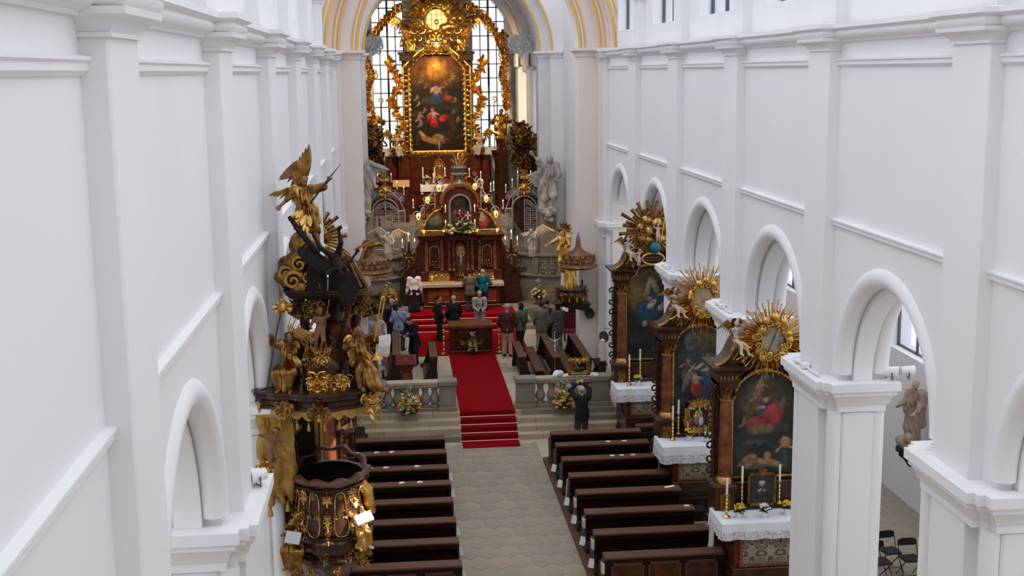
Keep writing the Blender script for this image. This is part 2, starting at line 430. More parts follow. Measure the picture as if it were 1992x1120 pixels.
# aisles: outer walls with windows, vaults left off so open sky lights them
def aisle(side):
    s = 1 if side == 'right' else -1
    xo = 12.72 if s > 0 else -7.6; xi = 8.5 if s > 0 else -3.4
    w = MB(); y0, y1 = -2, 42
    zs0, zs1 = 3.8, 9.3
    edges = [y0]
    for k in range(-2, 5):
        c = 14.8+D*k+D*.5; edges += [c-1.8, c+1.8]
    edges.append(y1)
    a, b = sorted((xo, xo+.6*s))
    for i in range(0, len(edges)-1, 2): w.box(a, b, edges[i], edges[i+1], 0, 9.8)
    for i in range(1, len(edges)-1, 2):
        w.box(a, b, edges[i], edges[i+1], 0, zs0); w.box(a, b, edges[i], edges[i+1], zs1, 9.8)
    root = struct('wall_aisle_'+side, w, 'plaster')
    for i in range(1, len(edges)-1, 2):
        f = MB(); c = (edges[i]+edges[i+1])/2; xm = xo+.25*s
        for yy in (-1.77, -.6, .6, 1.77): f.box(xm-.03, xm+.03, c+yy-.03, c+yy+.03, zs0, zs1)
        for zz in np.linspace(zs0+.03, zs1-.03, 5): f.box(xm-.03, xm+.03, c-1.8, c+1.8, zz-.02, zz+.02)
        n = (i+1)//2
        fo = struct('window_%d' % (n+(30 if s < 0 else 20)), f, 'lead')
        struct('pane', MB().box(xm-.01, xm+.01, c-1.8, c+1.8, zs0, zs1), 'window_glass', fo)
    c = MB(); a, b = sorted((xi-.1*s, xo+.4*s)); c.box(a, b, y0, y1, 9.7, 9.9)
    e = MB().box(a, b, 41.6, 42.4, 0, 9.8); struct('wall_aisle_end_'+side, e, 'plaster')
aisle('right'); aisle('left')

# ------------------------------------------------------------------ chancel arch, choir arch, choir
def arch_wall(mb, half, spring, y0, y1, xl, xr, top, zb=0, n=40, c=CX):
    for sx in (-1, 1):
        xe = xl if sx < 0 else xr
        a, b = sorted((c+sx*half, xe)); mb.box(a, b, y0, y1, zb, spring)
    inner = arc(c, spring, half, 180, 0, n)
    outer = [(xl, spring)]
    for x, z in inner[1:-1]: outer.append((xl+(xr-xl)*(x-(c-half))/(2*half), top))
    outer.append((xr, spring)); outer[0] = (xl, spring)
    outer = [(xl if i == 0 else xr if i == n else o[0], top if 0 < i < n else spring) for i, o in enumerate(outer)]
    mb.ring(inner, outer, y0, y1, 'y')
    return mb
prof_b = [(0, 0), (.05, .0), (.05, .07), (.12, .17), (.2, .2), (.2, .28), (0, .3)]
t = MB(); arch_wall(t, 4.73, 11.75, 41.3, 42.0, -6, 11.2, 17)
ca = struct('wall_chancel_arch', t, 'plaster_warm', smooth=30)
t = MB(); arch_wall(t, 4.36, 11.75, 42.0, 42.5, -6, 11.2, 17); struct('arch_order', t, 'plaster_warm', ca, smooth=30)
t = MB(); arch_wall(t, 3.75, 11.75, 42.5, 43.4, -6, 11.2, 17); struct('arch_order', t, 'plaster_warm', ca, smooth=30)
for hw, y0, y1 in ((4.73, 41.3, 42), (4.36, 42, 42.5), (3.75, 42.5, 43.4)):
    for sx in (-1, 1):
        q = MB(); P = [(CX+sx*hw, y1), (CX+sx*hw, y0), (CX+sx*(hw+.62), y0)]
        q.sweep(prof_b, P[::-1] if sx < 0 else P, z=11.45)
        if sx < 0: q = MB().sweep(prof_b, [(CX-hw-.62, y0), (CX-hw, y0), (CX-hw, y1)], z=11.45)
        struct('impost', q, 'plaster_warm', ca, smooth=35)
    q = MB().tube([(x, y0-.01, z) for x, z in arc(CX, 11.75, hw+.05, 180, 0, 48)], .055, 8, up=(0, 1, 0)); struct('arch_stripe', q, 'ochre_band', ca, smooth=50)
    q = MB().tube([(x, y0-.01, z) for x, z in arc(CX, 11.75, hw+.22, 180, 0, 48)], .03, 6, up=(0, 1, 0)); struct('arch_stripe', q, 'ochre_band', ca, smooth=50)
# chancel bay side walls, with unseen tall windows put in to light the bay
for nm, x0, x1, wn in (('chancel_left', -2.8, -2.2, 40), ('chancel_right', 7.45, 8.05, 41)):
    w = MB(); w.box(x0, x1, 43.4, 43.8, 0, 17); w.box(x0, x1, 49.8, 56, 0, 17); w.box(x0, x1, 43.8, 49.8, 0, 8); w.box(x0, x1, 43.8, 49.8, 16, 17)
    struct('wall_'+nm, w, 'plaster')
    f = MB(); xm = (x0+x1)/2
    for yy in np.linspace(43.8, 49.8, 5): f.box(xm-.04, xm+.04, yy-.04, yy+.04, 8, 16)
    for zz in np.linspace(8, 16, 8): f.box(xm-.03, xm+.03, 43.8, 49.8, zz-.03, zz+.03)
    fo = struct('window_%d' % wn, f, 'lead'); struct('pane', MB().box(xm-.01, xm+.01, 43.8, 49.8, 8, 16), 'window_glass', fo)
t = MB(); arch_wall(t, 4.35, 11.85, 55.0, 55.5, -3, 8.3, 17.2); w2 = struct('wall_choir_arch', t, 'plaster', smooth=30)
t = MB(); arch_wall(t, 3.85, 11.85, 55.5, 56.2, -3, 8.3, 17.2); struct('arch_order', t, 'plaster_choir', w2, smooth=30)
for hw, y0, y1 in ((4.35, 55, 55.5), (3.85, 55.5, 56.2)):
    struct('impost', MB().sweep(prof_b, [(CX+hw, y1), (CX+hw, y0), (CX+hw+.5, y0)], z=11.55), 'plaster', w2, smooth=35)
    struct('impost', MB().sweep(prof_b, [(CX-hw-.5, y0), (CX-hw, y0), (CX-hw, y1)], z=11.55), 'plaster', w2, smooth=35)
    q = MB().tube([(x, y0-.01, z) for x, z in arc(CX, 11.85, hw+.05, 180, 0, 48)], .05, 8, up=(0, 1, 0)); struct('arch_stripe', q, 'ochre_band', w2, smooth=50)
# choir: straight walls, barrel vault with coloured bands and ribs, flat apse wall with three windows
CC = 2.45
for nm, x0, x1, wn in (('left', -2.6, -2.0, 52), ('right', 6.95, 7.5, 54)):
    w = MB(); w.box(x0, x1, 56.2, 59.6, 0, 12); w.box(x0, x1, 62.6, 64.2, 0, 12); w.box(x0, x1, 67.8, 73, 0, 12)
    for k, (a, b) in enumerate(((59.6, 62.6), (64.2, 67.8))):  # side windows, put in and widened to brighten the choir
        w.box(x0, x1, a, b, 0, 7.6); w.box(x0, x1, a, b, 11, 12); f = MB(); xm = (x0+x1)/2
        for yy in np.linspace(a, b, 4): f.box(xm-.03, xm+.03, yy-.03, yy+.03, 7.6, 11)
        for z in np.linspace(7.6, 11, 5): f.box(xm-.03, xm+.03, a, b, z-.03, z+.03)
        fo = struct('window_%d' % (wn+k), f, 'lead'); struct('pane', MB().box(xm-.01, xm+.01, a, b, 7.6, 11), 'window_glass', fo)
    struct('wall_choir_'+nm, w, 'plaster_choir')
v = MB().ring(arc(CC, 11.85, 4.5, 180, 0, 40), arc(CC, 11.85, 4.9, 180, 0, 40), 56.2, 73, 'y')
cv = struct('ceiling_choir_vault', v, 'plaster_choir', smooth=40)
for k, (ya, yb, rr, mm) in enumerate(((56.4, 57.6, 4.28, 'plaster_pink'), (58.6, 59.3, 4.2, 'plaster'), (60.6, 61.8, 4.3, 'plaster_pink'), (63, 63.7, 4.2, 'plaster'), (65.2, 66.4, 4.32, 'plaster_pink'), (68, 68.7, 4.2, 'plaster'))):
    struct('vault_rib', MB().ring(arc(CC, 11.85, rr, 180, 0, 40), arc(CC, 11.85, 4.55, 180, 0, 40), ya, yb, 'y'), mm, cv, smooth=40)
for sx in (-1, 1):
    for ya in (58.95, 63.35, 68.35):
        x = CC+sx*4.3; a, b = sorted((x, CC+sx*4.62)); q = MB().bbox(a, b, ya-.4, ya+.4, 3, 11.2, .03)
        q.box(min(x-sx*.15, b), max(x-sx*.15, a), ya-.55, ya+.55, 11.2, 11.85) if sx > 0 else q.box(a, x+.15, ya-.55, ya+.55, 11.2, 11.85)
        struct('choir_pilaster', q, 'plaster', cv)
    q = MB(); xx = CC+sx*4.45
    q.box(min(xx, xx+sx*.1), max(xx, xx+sx*.1), 56.2, 73, 11.3, 11.85); struct('choir_frieze', q, 'plaster', cv)
ap = MB()
def apse_col(x0, x1, z0, z1): ap.box(x0, x1, 72, 72.6, z0, z1)
apse_col(-2.6, -1.25, 0, 17); apse_col(.55, 4.5, 0, 17); apse_col(6.4, 7.6, 0, 17)
apse_col(-1.25, .55, 0, 6.6); apse_col(4.5, 6.4, 0, 6.6); apse_col(-1.25, .55, 15, 17); apse_col(4.5, 6.4, 15, 17)
struct('wall_apse', ap, 'plaster_choir')
for n, (x0, x1) in ((50, (-1.25, .55)), (51, (4.5, 6.4))):
    f = MB()
    for x in np.linspace(x0, x1, 5): f.box(x-.03-(.03 if abs(x-(x0+x1)/2) < .1 else 0), x+.03+(.03 if abs(x-(x0+x1)/2) < .1 else 0), 72.2, 72.3, 6.6, 15)
    for z in np.arange(6.6, 15.1, .8): f.box(x0, x1, 72.2, 72.28, z-.03, z+.03)
    fo = struct('window_%d' % n, f, 'lead'); xs = np.linspace(x0, x1, 5); w4 = xs[1]-xs[0]
    pme = mesh_of('pane', MB().box(.02, w4-.02, 72.235, 72.245, .02, .78)); fixn(pme); pme.materials.append(M['window_glass'])
    for x in xs[:-1]:
        for z in np.arange(6.6, 14.3, .8): obj('pane', pme, None, fo, loc=(x, 0, z))
    obj('pane', MB().box(x0, x1, 72.235, 72.245, 14.62, 15), 'window_glass', fo)

struct('wall_west_unseen', MB().box(-4, 9, -6.6, -6, 0, 16.5), 'brown_wood')  # unseen wall added behind the camera, brown to darken faces turned to it
# ------------------------------------------------------------------ floors
fl = MB(); fl.box(-8, 13.4, -2, 42, -.3, -.009); floor = struct('floor', fl, 'joint')
def hexstones(x0, x1, y0, y1, w=.46, pitch=.62, pt=.2, gap=.009, z=0., seed=1):
    rnd = random.Random(seed); meshes = {}
    def mk(cut):
        if cut in meshes: return meshes[cut]
        a = w/2-gap; h = pitch/2-pt/2; g = gap
        P = [(-a, -h+g*.3), (0, -h-pt+g), (a, -h+g*.3), (a, h-g*.3), (0, h+pt-g), (-a, h-g*.3)]
        if cut == 'l': P = [(0, -h-pt+g), (a, -h+g*.3), (a, h-g*.3), (0, h+pt-g)]
        if cut == 'r': P = [(-a, -h+g*.3), (0, -h-pt+g), (0, h+pt-g), (-a, h-g*.3)]
        b = MB(); n = len(P); q = [(x*.985, y*.985) for x, y in P]
        V = [(x, y, -.025) for x, y in P]+[(x, y, -.003) for x, y in P]+[(x, y, 0) for x, y in q]
        F = [tuple(range(2*n, 3*n))]+[(r*n+i, r*n+(i+1) % n, r*n+n+(i+1) % n, r*n+n+i) for r in (0, 1) for i in range(n)]
        ms = []
        for mm in ('stone_tile', 'stone_tile_warm', 'stone_tile_grey'):
            me = mesh_of('floor_stone', MB().add(V, F)); fixn(me); me.materials.append(M[mm]); ms.append(me)
        meshes[cut] = ms; return ms
    r = 0; y = y0
    while y < y1:
        x = x0+(w/2 if r % 2 else 0)
        while x <= x1+1e-3:
            cut = 'l' if x < x0+1e-3 else ('r' if x > x1-1e-3 else '')
            o = bpy.data.objects.new('floor_stone', rnd.choices(mk(cut), (5, 3, 3))[0]); COL.objects.link(o); o.parent = floor
            o.location = (x, y, z+rnd.uniform(-.001, .002))
            x += w
        y += pitch; r += 1
hexstones(1.18, 1.18+.46*6, 21.4, 35.5)
hexstones(9.1, 9.1+.6*6, 23.0, 34.5, w=.6, pitch=.8, pt=.24, seed=4)
# steps up to the chancel, built of stone blocks, and the chancel platform
ZF = .66
rnd = random.Random(5)
pl = MB().box(-2.1, 7.05, 36.85, 55.0, -.2, ZF-.006); plat = struct('floor_chancel', pl, 'joint')
for k, (yf, z0, z1) in enumerate(((35.68, 0, .16), (35.98, .16, .33), (36.3, .33, .5), (36.6, .5, ZF))):
    st = MB().box(-2.1, 7.25, yf+.03, 36.9, z0-.02, z1-.02); so = struct('step', st, 'joint', plat)
    x = -2.1+rnd.uniform(0, .4)*0
    while x < 7.2:
        L = min(rnd.uniform(1.1, 1.9), 7.22-x)
        struct('step_block', MB().bbox(x+.006, x+L-.006, yf, yf+.34, z0-.01, z1, .012), rnd.choice(('sandstone_light', 'sandstone_light', 'sandstone')), so); x += L
rnd = random.Random(9)
y = 36.95
while y < 50.5:
    x = -2.1+rnd.uniform(-.5, 0); dy = .75 if y < 45 else 1.1
    while x < 7.3:
        L = rnd.uniform(.75, 1.15); a, b = max(x, -2.1), min(x+L, 7.3)
        if b-a > .1 and not (1.75 < a and b < 3.4 and y < 44):
            obj('floor_slab', MB().bbox(a+.006, b-.006, y+.006, y+dy-.006, ZF-.03, ZF+rnd.uniform(-.002, .002), .008), rnd.choice(('sandstone_light', 'sandstone_light', 'stone_tile_warm')), plat)
        x += L
    y += dy
struct('floor_choir', MB().box(-2.6, 7.5, 55.9, 73, 2.6, 3.0), 'sandstone')
# ------------------------------------------------------------------ implicit surfaces for figures and clouds
def sdf_mesh(name, prims, vox, k=.03, smooth=True):
    # prims: ('c', a, b, ra, rb) tapered capsule, ('e', centre, radii, R) ellipsoid; optional 6th item = fold (amp, count, axis centre, phase)
    los, his = [], []
    for p in prims:
        if p[0] == 'c':
            a, b = np.array(p[1]), np.array(p[2]); r = max(p[3], p[4]); los.append(np.minimum(a, b)-r); his.append(np.maximum(a, b)+r)
        else:
            r = max(p[2]); los.append(np.array(p[1])-r); his.append(np.array(p[1])+r)
    lo = np.min(los, 0)-3*vox; hi = np.max(his, 0)+3*vox
    n = np.ceil((hi-lo)/vox).astype(int)+1
    Dm = np.full(n, 1e3, np.float32)
    for p, l, h in zip(prims, los, his):
        pad = k+2.5*vox+(p[5][0] if len(p) > 5 and p[5] else 0)
        i0 = np.maximum(0, np.floor((l-pad-lo)/vox).astype(int)); i1 = np.minimum(n, np.ceil((h+pad-lo)/vox).astype(int)+1)
        if (i1 <= i0).any(): continue
        ax = [(lo[q]+vox*np.arange(i0[q], i1[q])).astype(np.float32) for q in range(3)]
        X, Y, Z = ax[0][:, None, None], ax[1][None, :, None], ax[2][None, None, :]
        if p[0] == 'c':
            a, b = np.array(p[1], np.float32), np.array(p[2], np.float32); d = b-a; dd = float(d@d)+1e-9
            t = np.clip(((X-a[0])*d[0]+(Y-a[1])*d[1]+(Z-a[2])*d[2])/dd, 0, 1)
            q = np.sqrt((X-a[0]-t*d[0])**2+(Y-a[1]-t*d[1])**2+(Z-a[2]-t*d[2])**2)-(p[3]+t*(p[4]-p[3]))
        else:
            c, r = p[1], p[2]; x, y, z = X-c[0], Y-c[1], Z-c[2]
            if len(p) > 3 and p[3] is not None:
                R = p[3]; x, y, z = R[0][0]*x+R[1][0]*y+R[2][0]*z, R[0][1]*x+R[1][1]*y+R[2][1]*z, R[0][2]*x+R[1][2]*y+R[2][2]*z
            k0 = np.sqrt((x/r[0])**2+(y/r[1])**2+(z/r[2])**2); k1 = np.sqrt((x/r[0]**2)**2+(y/r[1]**2)**2+(z/r[2]**2)**2)+1e-6
            q = k0*(k0-1)/k1
        if len(p) > 5 and p[5]:
            am, cnt, fc, ph = p[5]
            th = np.arctan2(Y-fc[1], X-fc[0]); q = q+am*np.sin(cnt*th+ph+5*(Z-fc[2])+1.7*np.sin(7*Z+ph))*np.ones_like(q)
        s = Dm[i0[0]:i1[0], i0[1]:i1[1], i0[2]:i1[2]]
        hh = np.maximum(k-np.abs(s-q), 0)/k
        s[...] = np.minimum(s, q)-hh*hh*k*.25
    S = Dm < 0
    nc = n-1
    cs = [(i, j, l) for i in (0, 1) for j in (0, 1) for l in (0, 1)]
    cnt = sum(S[i:i+nc[0], j:j+nc[1], l:l+nc[2]].astype(np.int8) for i, j, l in cs)
    act = (cnt > 0) & (cnt < 8); idx = np.argwhere(act)
    vid = np.full(nc, -1, np.int64); vid[act] = np.arange(len(idx))
    vals = np.stack([Dm[idx[:, 0]+i, idx[:, 1]+j, idx[:, 2]+l] for i, j, l in cs], 1)
    acc = np.zeros((len(idx), 3)); num = np.zeros(len(idx))
    for a in range(8):
        for b in range(a+1, 8):
            df = np.array(cs[b])-np.array(cs[a])
            if np.abs(df).sum() != 1: continue
            m = (vals[:, a] < 0) != (vals[:, b] < 0)
            t = np.where(m, vals[:, a]/(vals[:, a]-vals[:, b]+1e-12), 0)
            acc += np.where(m[:, None], np.array(cs[a])+t[:, None]*df, 0); num += m
    V = lo+vox*(idx+acc/num[:, None])
    F = []
    for ax in range(3):
        b, c = (ax+1) % 3, (ax+2) % 3
        sl = [slice(1, n[q]-1) for q in range(3)]
        A = S[tuple(sl)]; sl2 = list(sl); sl2[ax] = slice(2, n[ax]); B = S[tuple(sl2)]
        e = np.argwhere(A != B)+1
        if not len(e): continue
        pos = A[tuple((e-1).T)]
        e = e[(e[:, ax] < nc[ax])] if False else e
        def cell(db, dc):
            q = e.copy(); q[:, b] -= db; q[:, c] -= dc; q = np.minimum(q, nc-1); return vid[q[:, 0], q[:, 1], q[:, 2]]
        Q = np.stack([cell(1, 1), cell(0, 1), cell(0, 0), cell(1, 0)], 1)
        Q[~pos] = Q[~pos][:, ::-1]
        F.append(Q[(Q >= 0).all(1)])
    F = np.concatenate(F)
    me = bpy.data.meshes.new(name)
    me.vertices.add(len(V)); me.vertices.foreach_set('co', V.astype(np.float32).ravel())
    me.loops.add(F.size); me.loops.foreach_set('vertex_index', F.astype(np.int32).ravel())
    me.polygons.add(len(F)); me.polygons.foreach_set('loop_start', np.arange(0, F.size, 4, dtype=np.int32))
    me.update(calc_edges=True); me.validate()
    if smooth: me.shade_smooth()
    return me
def rot3(rx=0, ry=0, rz=0):
    a, b, c = rad(rx), rad(ry), rad(rz)
    Rx = np.array([[1, 0, 0], [0, math.cos(a), -math.sin(a)], [0, math.sin(a), math.cos(a)]])
    Ry = np.array([[math.cos(b), 0, math.sin(b)], [0, 1, 0], [-math.sin(b), 0, math.cos(b)]])
    return rotz(c) @ Ry @ Rx
def ik(a, b, l1, l2, hint):
    a, b, h = np.array(a, float), np.array(b, float), np.array(hint, float)
    d = b-a; L = np.linalg.norm(d)
    if L > (l1+l2)*.999: b = a+d/L*(l1+l2)*.999; d = b-a; L = np.linalg.norm(d)
    u = d/L; x = (l1*l1-l2*l2+L*L)/(2*L); y = math.sqrt(max(0, l1*l1-x*x))
    h = h-u*(h@u); h /= np.linalg.norm(h)+1e-9
    return a+u*x+h*y, b
def skeleton(p):
    # a figure of unit height facing -Y; p overrides: lean, twist, head yaw/pitch, hand and foot targets
    J = {}
    pel = np.array(p.get('pelvis', (0, 0, .53))); T = rot3(p.get('lean', 0), p.get('side', 0), p.get('twist', 0))
    J['T'] = T; J['pel'] = pel
    up = lambda v: pel+T@(np.array(v, float)-np.array((0, 0, .53)))
    J['belly'] = up((0, 0, .60)); J['chest'] = up((0, .005, .715)); J['neck'] = up((0, .008, .82)); 
    J['H'] = T @ rot3(p.get('nod', 0), p.get('tilt', 0), p.get('look', 0))
    J['head'] = J['neck']+T@np.array((0, -.008, .02))+J['H']@np.array((0, -.012, .085))
    for s, n in ((-1, 'r'), (1, 'l')):           # r = the figure's right hand, at -X when facing -Y
        sh = up((s*.108, .005, .795)); J['sh'+n] = sh
        hand = np.array(p.get('hand_'+n, (s*.155, -.035, .47)), float)
        if p.get('hands_local', 0): hand = up(hand)
        hint = T@np.array(p.get('elbow_'+n, (s*.5, .6, -.5)), float)
        J['el'+n], J['wr'+n] = ik(sh, hand, .165, .15, hint)
        hip = pel+T@np.array((s*.05, 0, -.02)) if p.get('sit') else pel+np.array((s*.05, 0, -.02))
        J['hip'+n] = hip
        ft = np.array(p.get('foot_'+n, (s*.062, 0, .035)), float)
        J['kn'+n], J['an'+n] = ik(hip, ft, .245, .24, np.array(p.get('knee_'+n, (s*.12, -1, .1)), float))
        J['toe'+n] = J['an'+n]+np.array(p.get('toe_'+n, (s*.025, -.1, -.018)), float)
    return J
def hand_prims(J, n, h, s, curl=.5, R=1.):
    w, e = J['wr'+n], J['el'+n]; d = w-e; d = d/np.linalg.norm(d)
    sd = np.cross(d, J['T']@np.array((0, -1., 0))) ; 
    if np.linalg.norm(sd) < .2: sd = np.cross(d, (0, 0, 1.))
    sd /= np.linalg.norm(sd); nr = np.cross(sd, d)
    P = [('c', w, w+d*.04, .013, .015), ('c', w+d*.02-sd*.011, w+d*.048-sd*.014, .011, .010), ('c', w+d*.02+sd*.011, w+d*.048+sd*.013, .011, .010)]
    for i, (o, L) in enumerate(((-.0165, .038), (-.0055, .045), (.0055, .042), (.016, .034))):
        b = w+d*.05+sd*o; m = b+d*L*.55*(1-.3*curl)+nr*L*.5*curl; t = m+d*L*.5*(1-1.2*curl)+nr*L*.45*curl
        P += [('c', b, m, .0066, .006), ('c', m, t, .006, .005)]
    b = w+d*.018-sd*.016; P += [('c', b, b+d*.022-sd*.014+nr*.006, .0075, .0065), ('c', b+d*.022-sd*.014+nr*.006, b+d*.040-sd*.014+nr*.012, .0065, .0055)]
    return P
def head_prims(J):
    H, c = J['H'], J['head']; f = lambda x, y, z: c+H@np.array((x, y, z))
    P = [('e', f(0, .006, .012), (.047, .056, .056), H), ('e', f(0, -.012, -.022), (.037, .042, .045), H), ('c', f(0, -.03, -.05), f(0, -.036, -.048), .017, .014),
         ('c', f(0, -.05, .008), f(0, -.064, -.014), .007, .0095), ('c', f(-.022, -.046, .018), f(.022, -.046, .018), .009, .009),
         ('c', f(-.012, -.052, -.034), f(.012, -.052, -.034), .006, .006), ('e', f(-.048, .006, -.005), (.007, .014, .018), H), ('e', f(.048, .006, -.005), (.007, .014, .018), H)]
    for s in (-1, 1): P.append(('e', f(s*.019, -.046, .004), (.009, .008, .006), H))
    return P
def body_prims(J, female=0, fat=1.):
    T = J['T']; a = J
    P = [('c', a['neck']-T@np.array((0, 0, .015)), a['head']-J['H']@np.array((0, -.005, .03)), .031, .028),
         ('e', a['chest'], (.098*fat, .064*fat, .105), T), ('e', a['belly'], (.082*fat, .058*fat, .09), T), ('e', a['pel'], (.088*fat, .064*fat, .07), T),
         ('c', a['shr'], a['shl'], .043, .043), ('c', a['neck']-T@np.array((0, 0, .02)), a['chest']+T@np.array((0, 0, .03)), .045, .07)]
    for n in 'rl':
        P += [('c', a['sh'+n], a['el'+n], .037, .028), ('c', a['el'+n], a['wr'+n], .027, .018),
              ('c', a['hip'+n], a['kn'+n], .058, .038), ('c', a['kn'+n], a['an'+n]+(a['kn'+n]-a['an'+n])*.55, .037, .038), ('c', a['kn'+n], a['an'+n], .036, .023)]
    if female: P += [('e', a['chest']+T@np.array((s*.04, -.045, -.01)), (.032, .03, .034), T) for s in (-1, 1)]
    return P
def foot_prims(J, n, r=1.):
    an, to = J['an'+n], J['toe'+n]; hl = an-(to-an)*.3+np.array((0, 0, -.008))
    return [('c', hl, an+np.array((0, 0, -.008)), .024*r, .024*r), ('c', an, to, .026*r, .02*r), ('c', hl+np.array((0, 0, -.006)), to, .018*r, .018*r)]
def scaled(P, h, o=(0, 0, 0), grow=0):
    o = np.asarray(o, float); out = []
    for p in P:
        ex = (p[5],) if len(p) > 5 else ()
        if ex and ex[0]: f = ex[0]; ex = ((f[0]*h, f[1], np.asarray(f[2])*h+o, f[3]),)
        if p[0] == 'c': out.append(('c', np.asarray(p[1])*h+o, np.asarray(p[2])*h+o, p[3]*h+grow, p[4]*h+grow)+ex)
        else: out.append(('e', np.asarray(p[1])*h+o, tuple(r*h+grow for r in p[2]), p[3] if len(p) > 3 else None, None)+ex)
    return out
def fold(P, am, cnt, c, ph=0):
    return [(p+((am, cnt, c, ph),)) if p[0] == 'c' else (p[0], p[1], p[2], p[3] if len(p) > 3 else None, None, (am, cnt, c, ph)) for p in P]
def hair_prims(J, style):
    H, c = J['H'], J['head']; f = lambda x, y, z: c+H@np.array((x, y, z))
    P = [('e', f(0, .016, .024), (.051, .056, .052), H)]
    if style == 'long': P += [('c', f(-.03, .03, 0), f(-.035, .03, -.10), .03, .022), ('c', f(.03, .03, 0), f(.035, .03, -.10), .03, .022), ('c', f(0, .05, 0), f(0, .05, -.12), .034, .024)]
    if style == 'bob': P += [('c', f(-.035, .02, 0), f(-.04, .01, -.05), .024, .02), ('c', f(.035, .02, 0), f(.04, .01, -.05), .024, .02), ('c', f(0, .045, 0), f(0, .04, -.05), .034, .03)]
    if style == 'curly':
        for i in range(14):
            a = i*2.4; z = .06-.008*i; P.append(('e', f(.046*math.cos(a), .012+.05*abs(math.sin(a)), z-.02), (.022, .022, .022), None))
    if style == 'bald': P = [('e', f(0, .03, -.01), (.05, .04, .03), H)]
    if style == 'beard': P += [('c', f(0, -.04, -.05), f(0, -.045, -.10), .03, .016)]
    return P
# a clothed statue or saint: body (skin) with robe, mantle, hair as child meshes
def statue(name, label, cat, loc, rz, h, pose, mats, group=None, parent=None, robe='long', hair='curly', vox=None, mantle=True, seed=1, nude=False, female=0, child=False, fat=1.):
    J = skeleton(pose); rnd = random.Random(seed)
    if parent is None: root = thing(name, label, cat, loc, rz, group)
    else: root = None
    vox = vox or h*.011
    if child: fat = 1.15
    hp = head_prims(J); hz = hair_prims(J, hair) if hair else []
    def big(Q): return [('c', J['neck']+(q[1]-J['neck'])*1.45, J['neck']+(q[2]-J['neck'])*1.45, q[3]*1.45, q[4]*1.45) if q[0] == 'c' else ('e', J['neck']+(q[1]-J['neck'])*1.45, tuple(r*1.45 for r in q[2]), q[3] if len(q) > 3 else None) for q in Q]
    if child: hp, hz = big(hp), big(hz)
    P = body_prims(J, female, fat)+hp
    if child:
        for n in 'rl': P += [('c', J['hip'+n], J['kn'+n], .075, .055), ('c', J['kn'+n], J['an'+n], .05, .034), ('c', J['sh'+n], J['el'+n], .045, .038)]
    for n, s in (('r', -1), ('l', 1)): P += hand_prims(J, n, h, s)+foot_prims(J, n)
    body = obj('body' if root else name, sdf_mesh('body', scaled(P, h), vox, .022*h), mats[0], root or parent, None if root else loc)
    if not root: body.rotation_euler = (0, 0, rz)
    host = root or body
    if not nude:
        pel = J['pel']; R = []
        T = J['T']
        R += [('e', J['chest'], (.108*fat, .074*fat, .11), T), ('e', J['belly'], (.093*fat, .07*fat, .1), T), ('e', pel, (.1*fat, .078*fat, .085), T), ('c', J['shr'], J['shl'], .05, .05)]
        for n in 'rl':
            R.append(('c', J['sh'+n], J['el'+n], .05, .045))
            if robe != 'tunic': R.append(('c', J['el'+n], J['el'+n]+(J['wr'+n]-J['el'+n])*.7, .042, .036))
            kn, an = J['kn'+n], J['an'+n]
            R.append(('c', J['hip'+n], kn, .078, .066))
            if robe == 'long': R.append(('c', kn, an*.92+kn*.08, .066, .06))
            elif robe == 'tunic': R.append(('c', kn, kn*.9+an*.1, .066, .06))
        if robe == 'long':
            mid = (J['anr']+J['anl'])/2; R.append(('c', (J['knr']+J['knl'])/2, mid+np.array((0, .01, .01)), .075, .085)); R.append(('c', pel, (J['knr']+J['knl'])/2, .085, .08))
        R = fold(R, .019, 10, pel, seed)
        obj('robe', sdf_mesh('robe', scaled(R, h), vox, .03*h), mats[1], host)
        if mantle:
            a, b = (J['shr'], J['shl']) if seed % 2 else (J['shl'], J['shr'])
            Q = [('c', a+np.array((0, .02, .02)), J['chest']+T@np.array((0, -.06, -.04)), .05, .05), ('c', J['chest']+T@np.array((0, -.06, -.04)), J['pel']+T@np.array((.1*(1 if seed % 2 else -1), -.03, .0)), .05, .06),
                 ('c', a+np.array((0, .05, 0)), pel+np.array((0, .09, 0)), .06, .075), ('c', pel+np.array((0, .09, 0)), pel+np.array((.02, .12, -.22)), .07, .06),
                 ('c', pel+T@np.array((.1*(1 if seed % 2 else -1), -.03, 0)), pel+np.array((.16*(1 if seed % 2 else -1), .05, -.16)), .055, .035)]
            obj('mantle', sdf_mesh('mantle', scaled(fold(Q, .022, 11, J['chest'], seed+2), h), vox, .035*h), mats[2], host)
    if hair: obj('hair', sdf_mesh('hair', scaled(hz, h), vox, .015*h), mats[3], host)
    return root or body, J
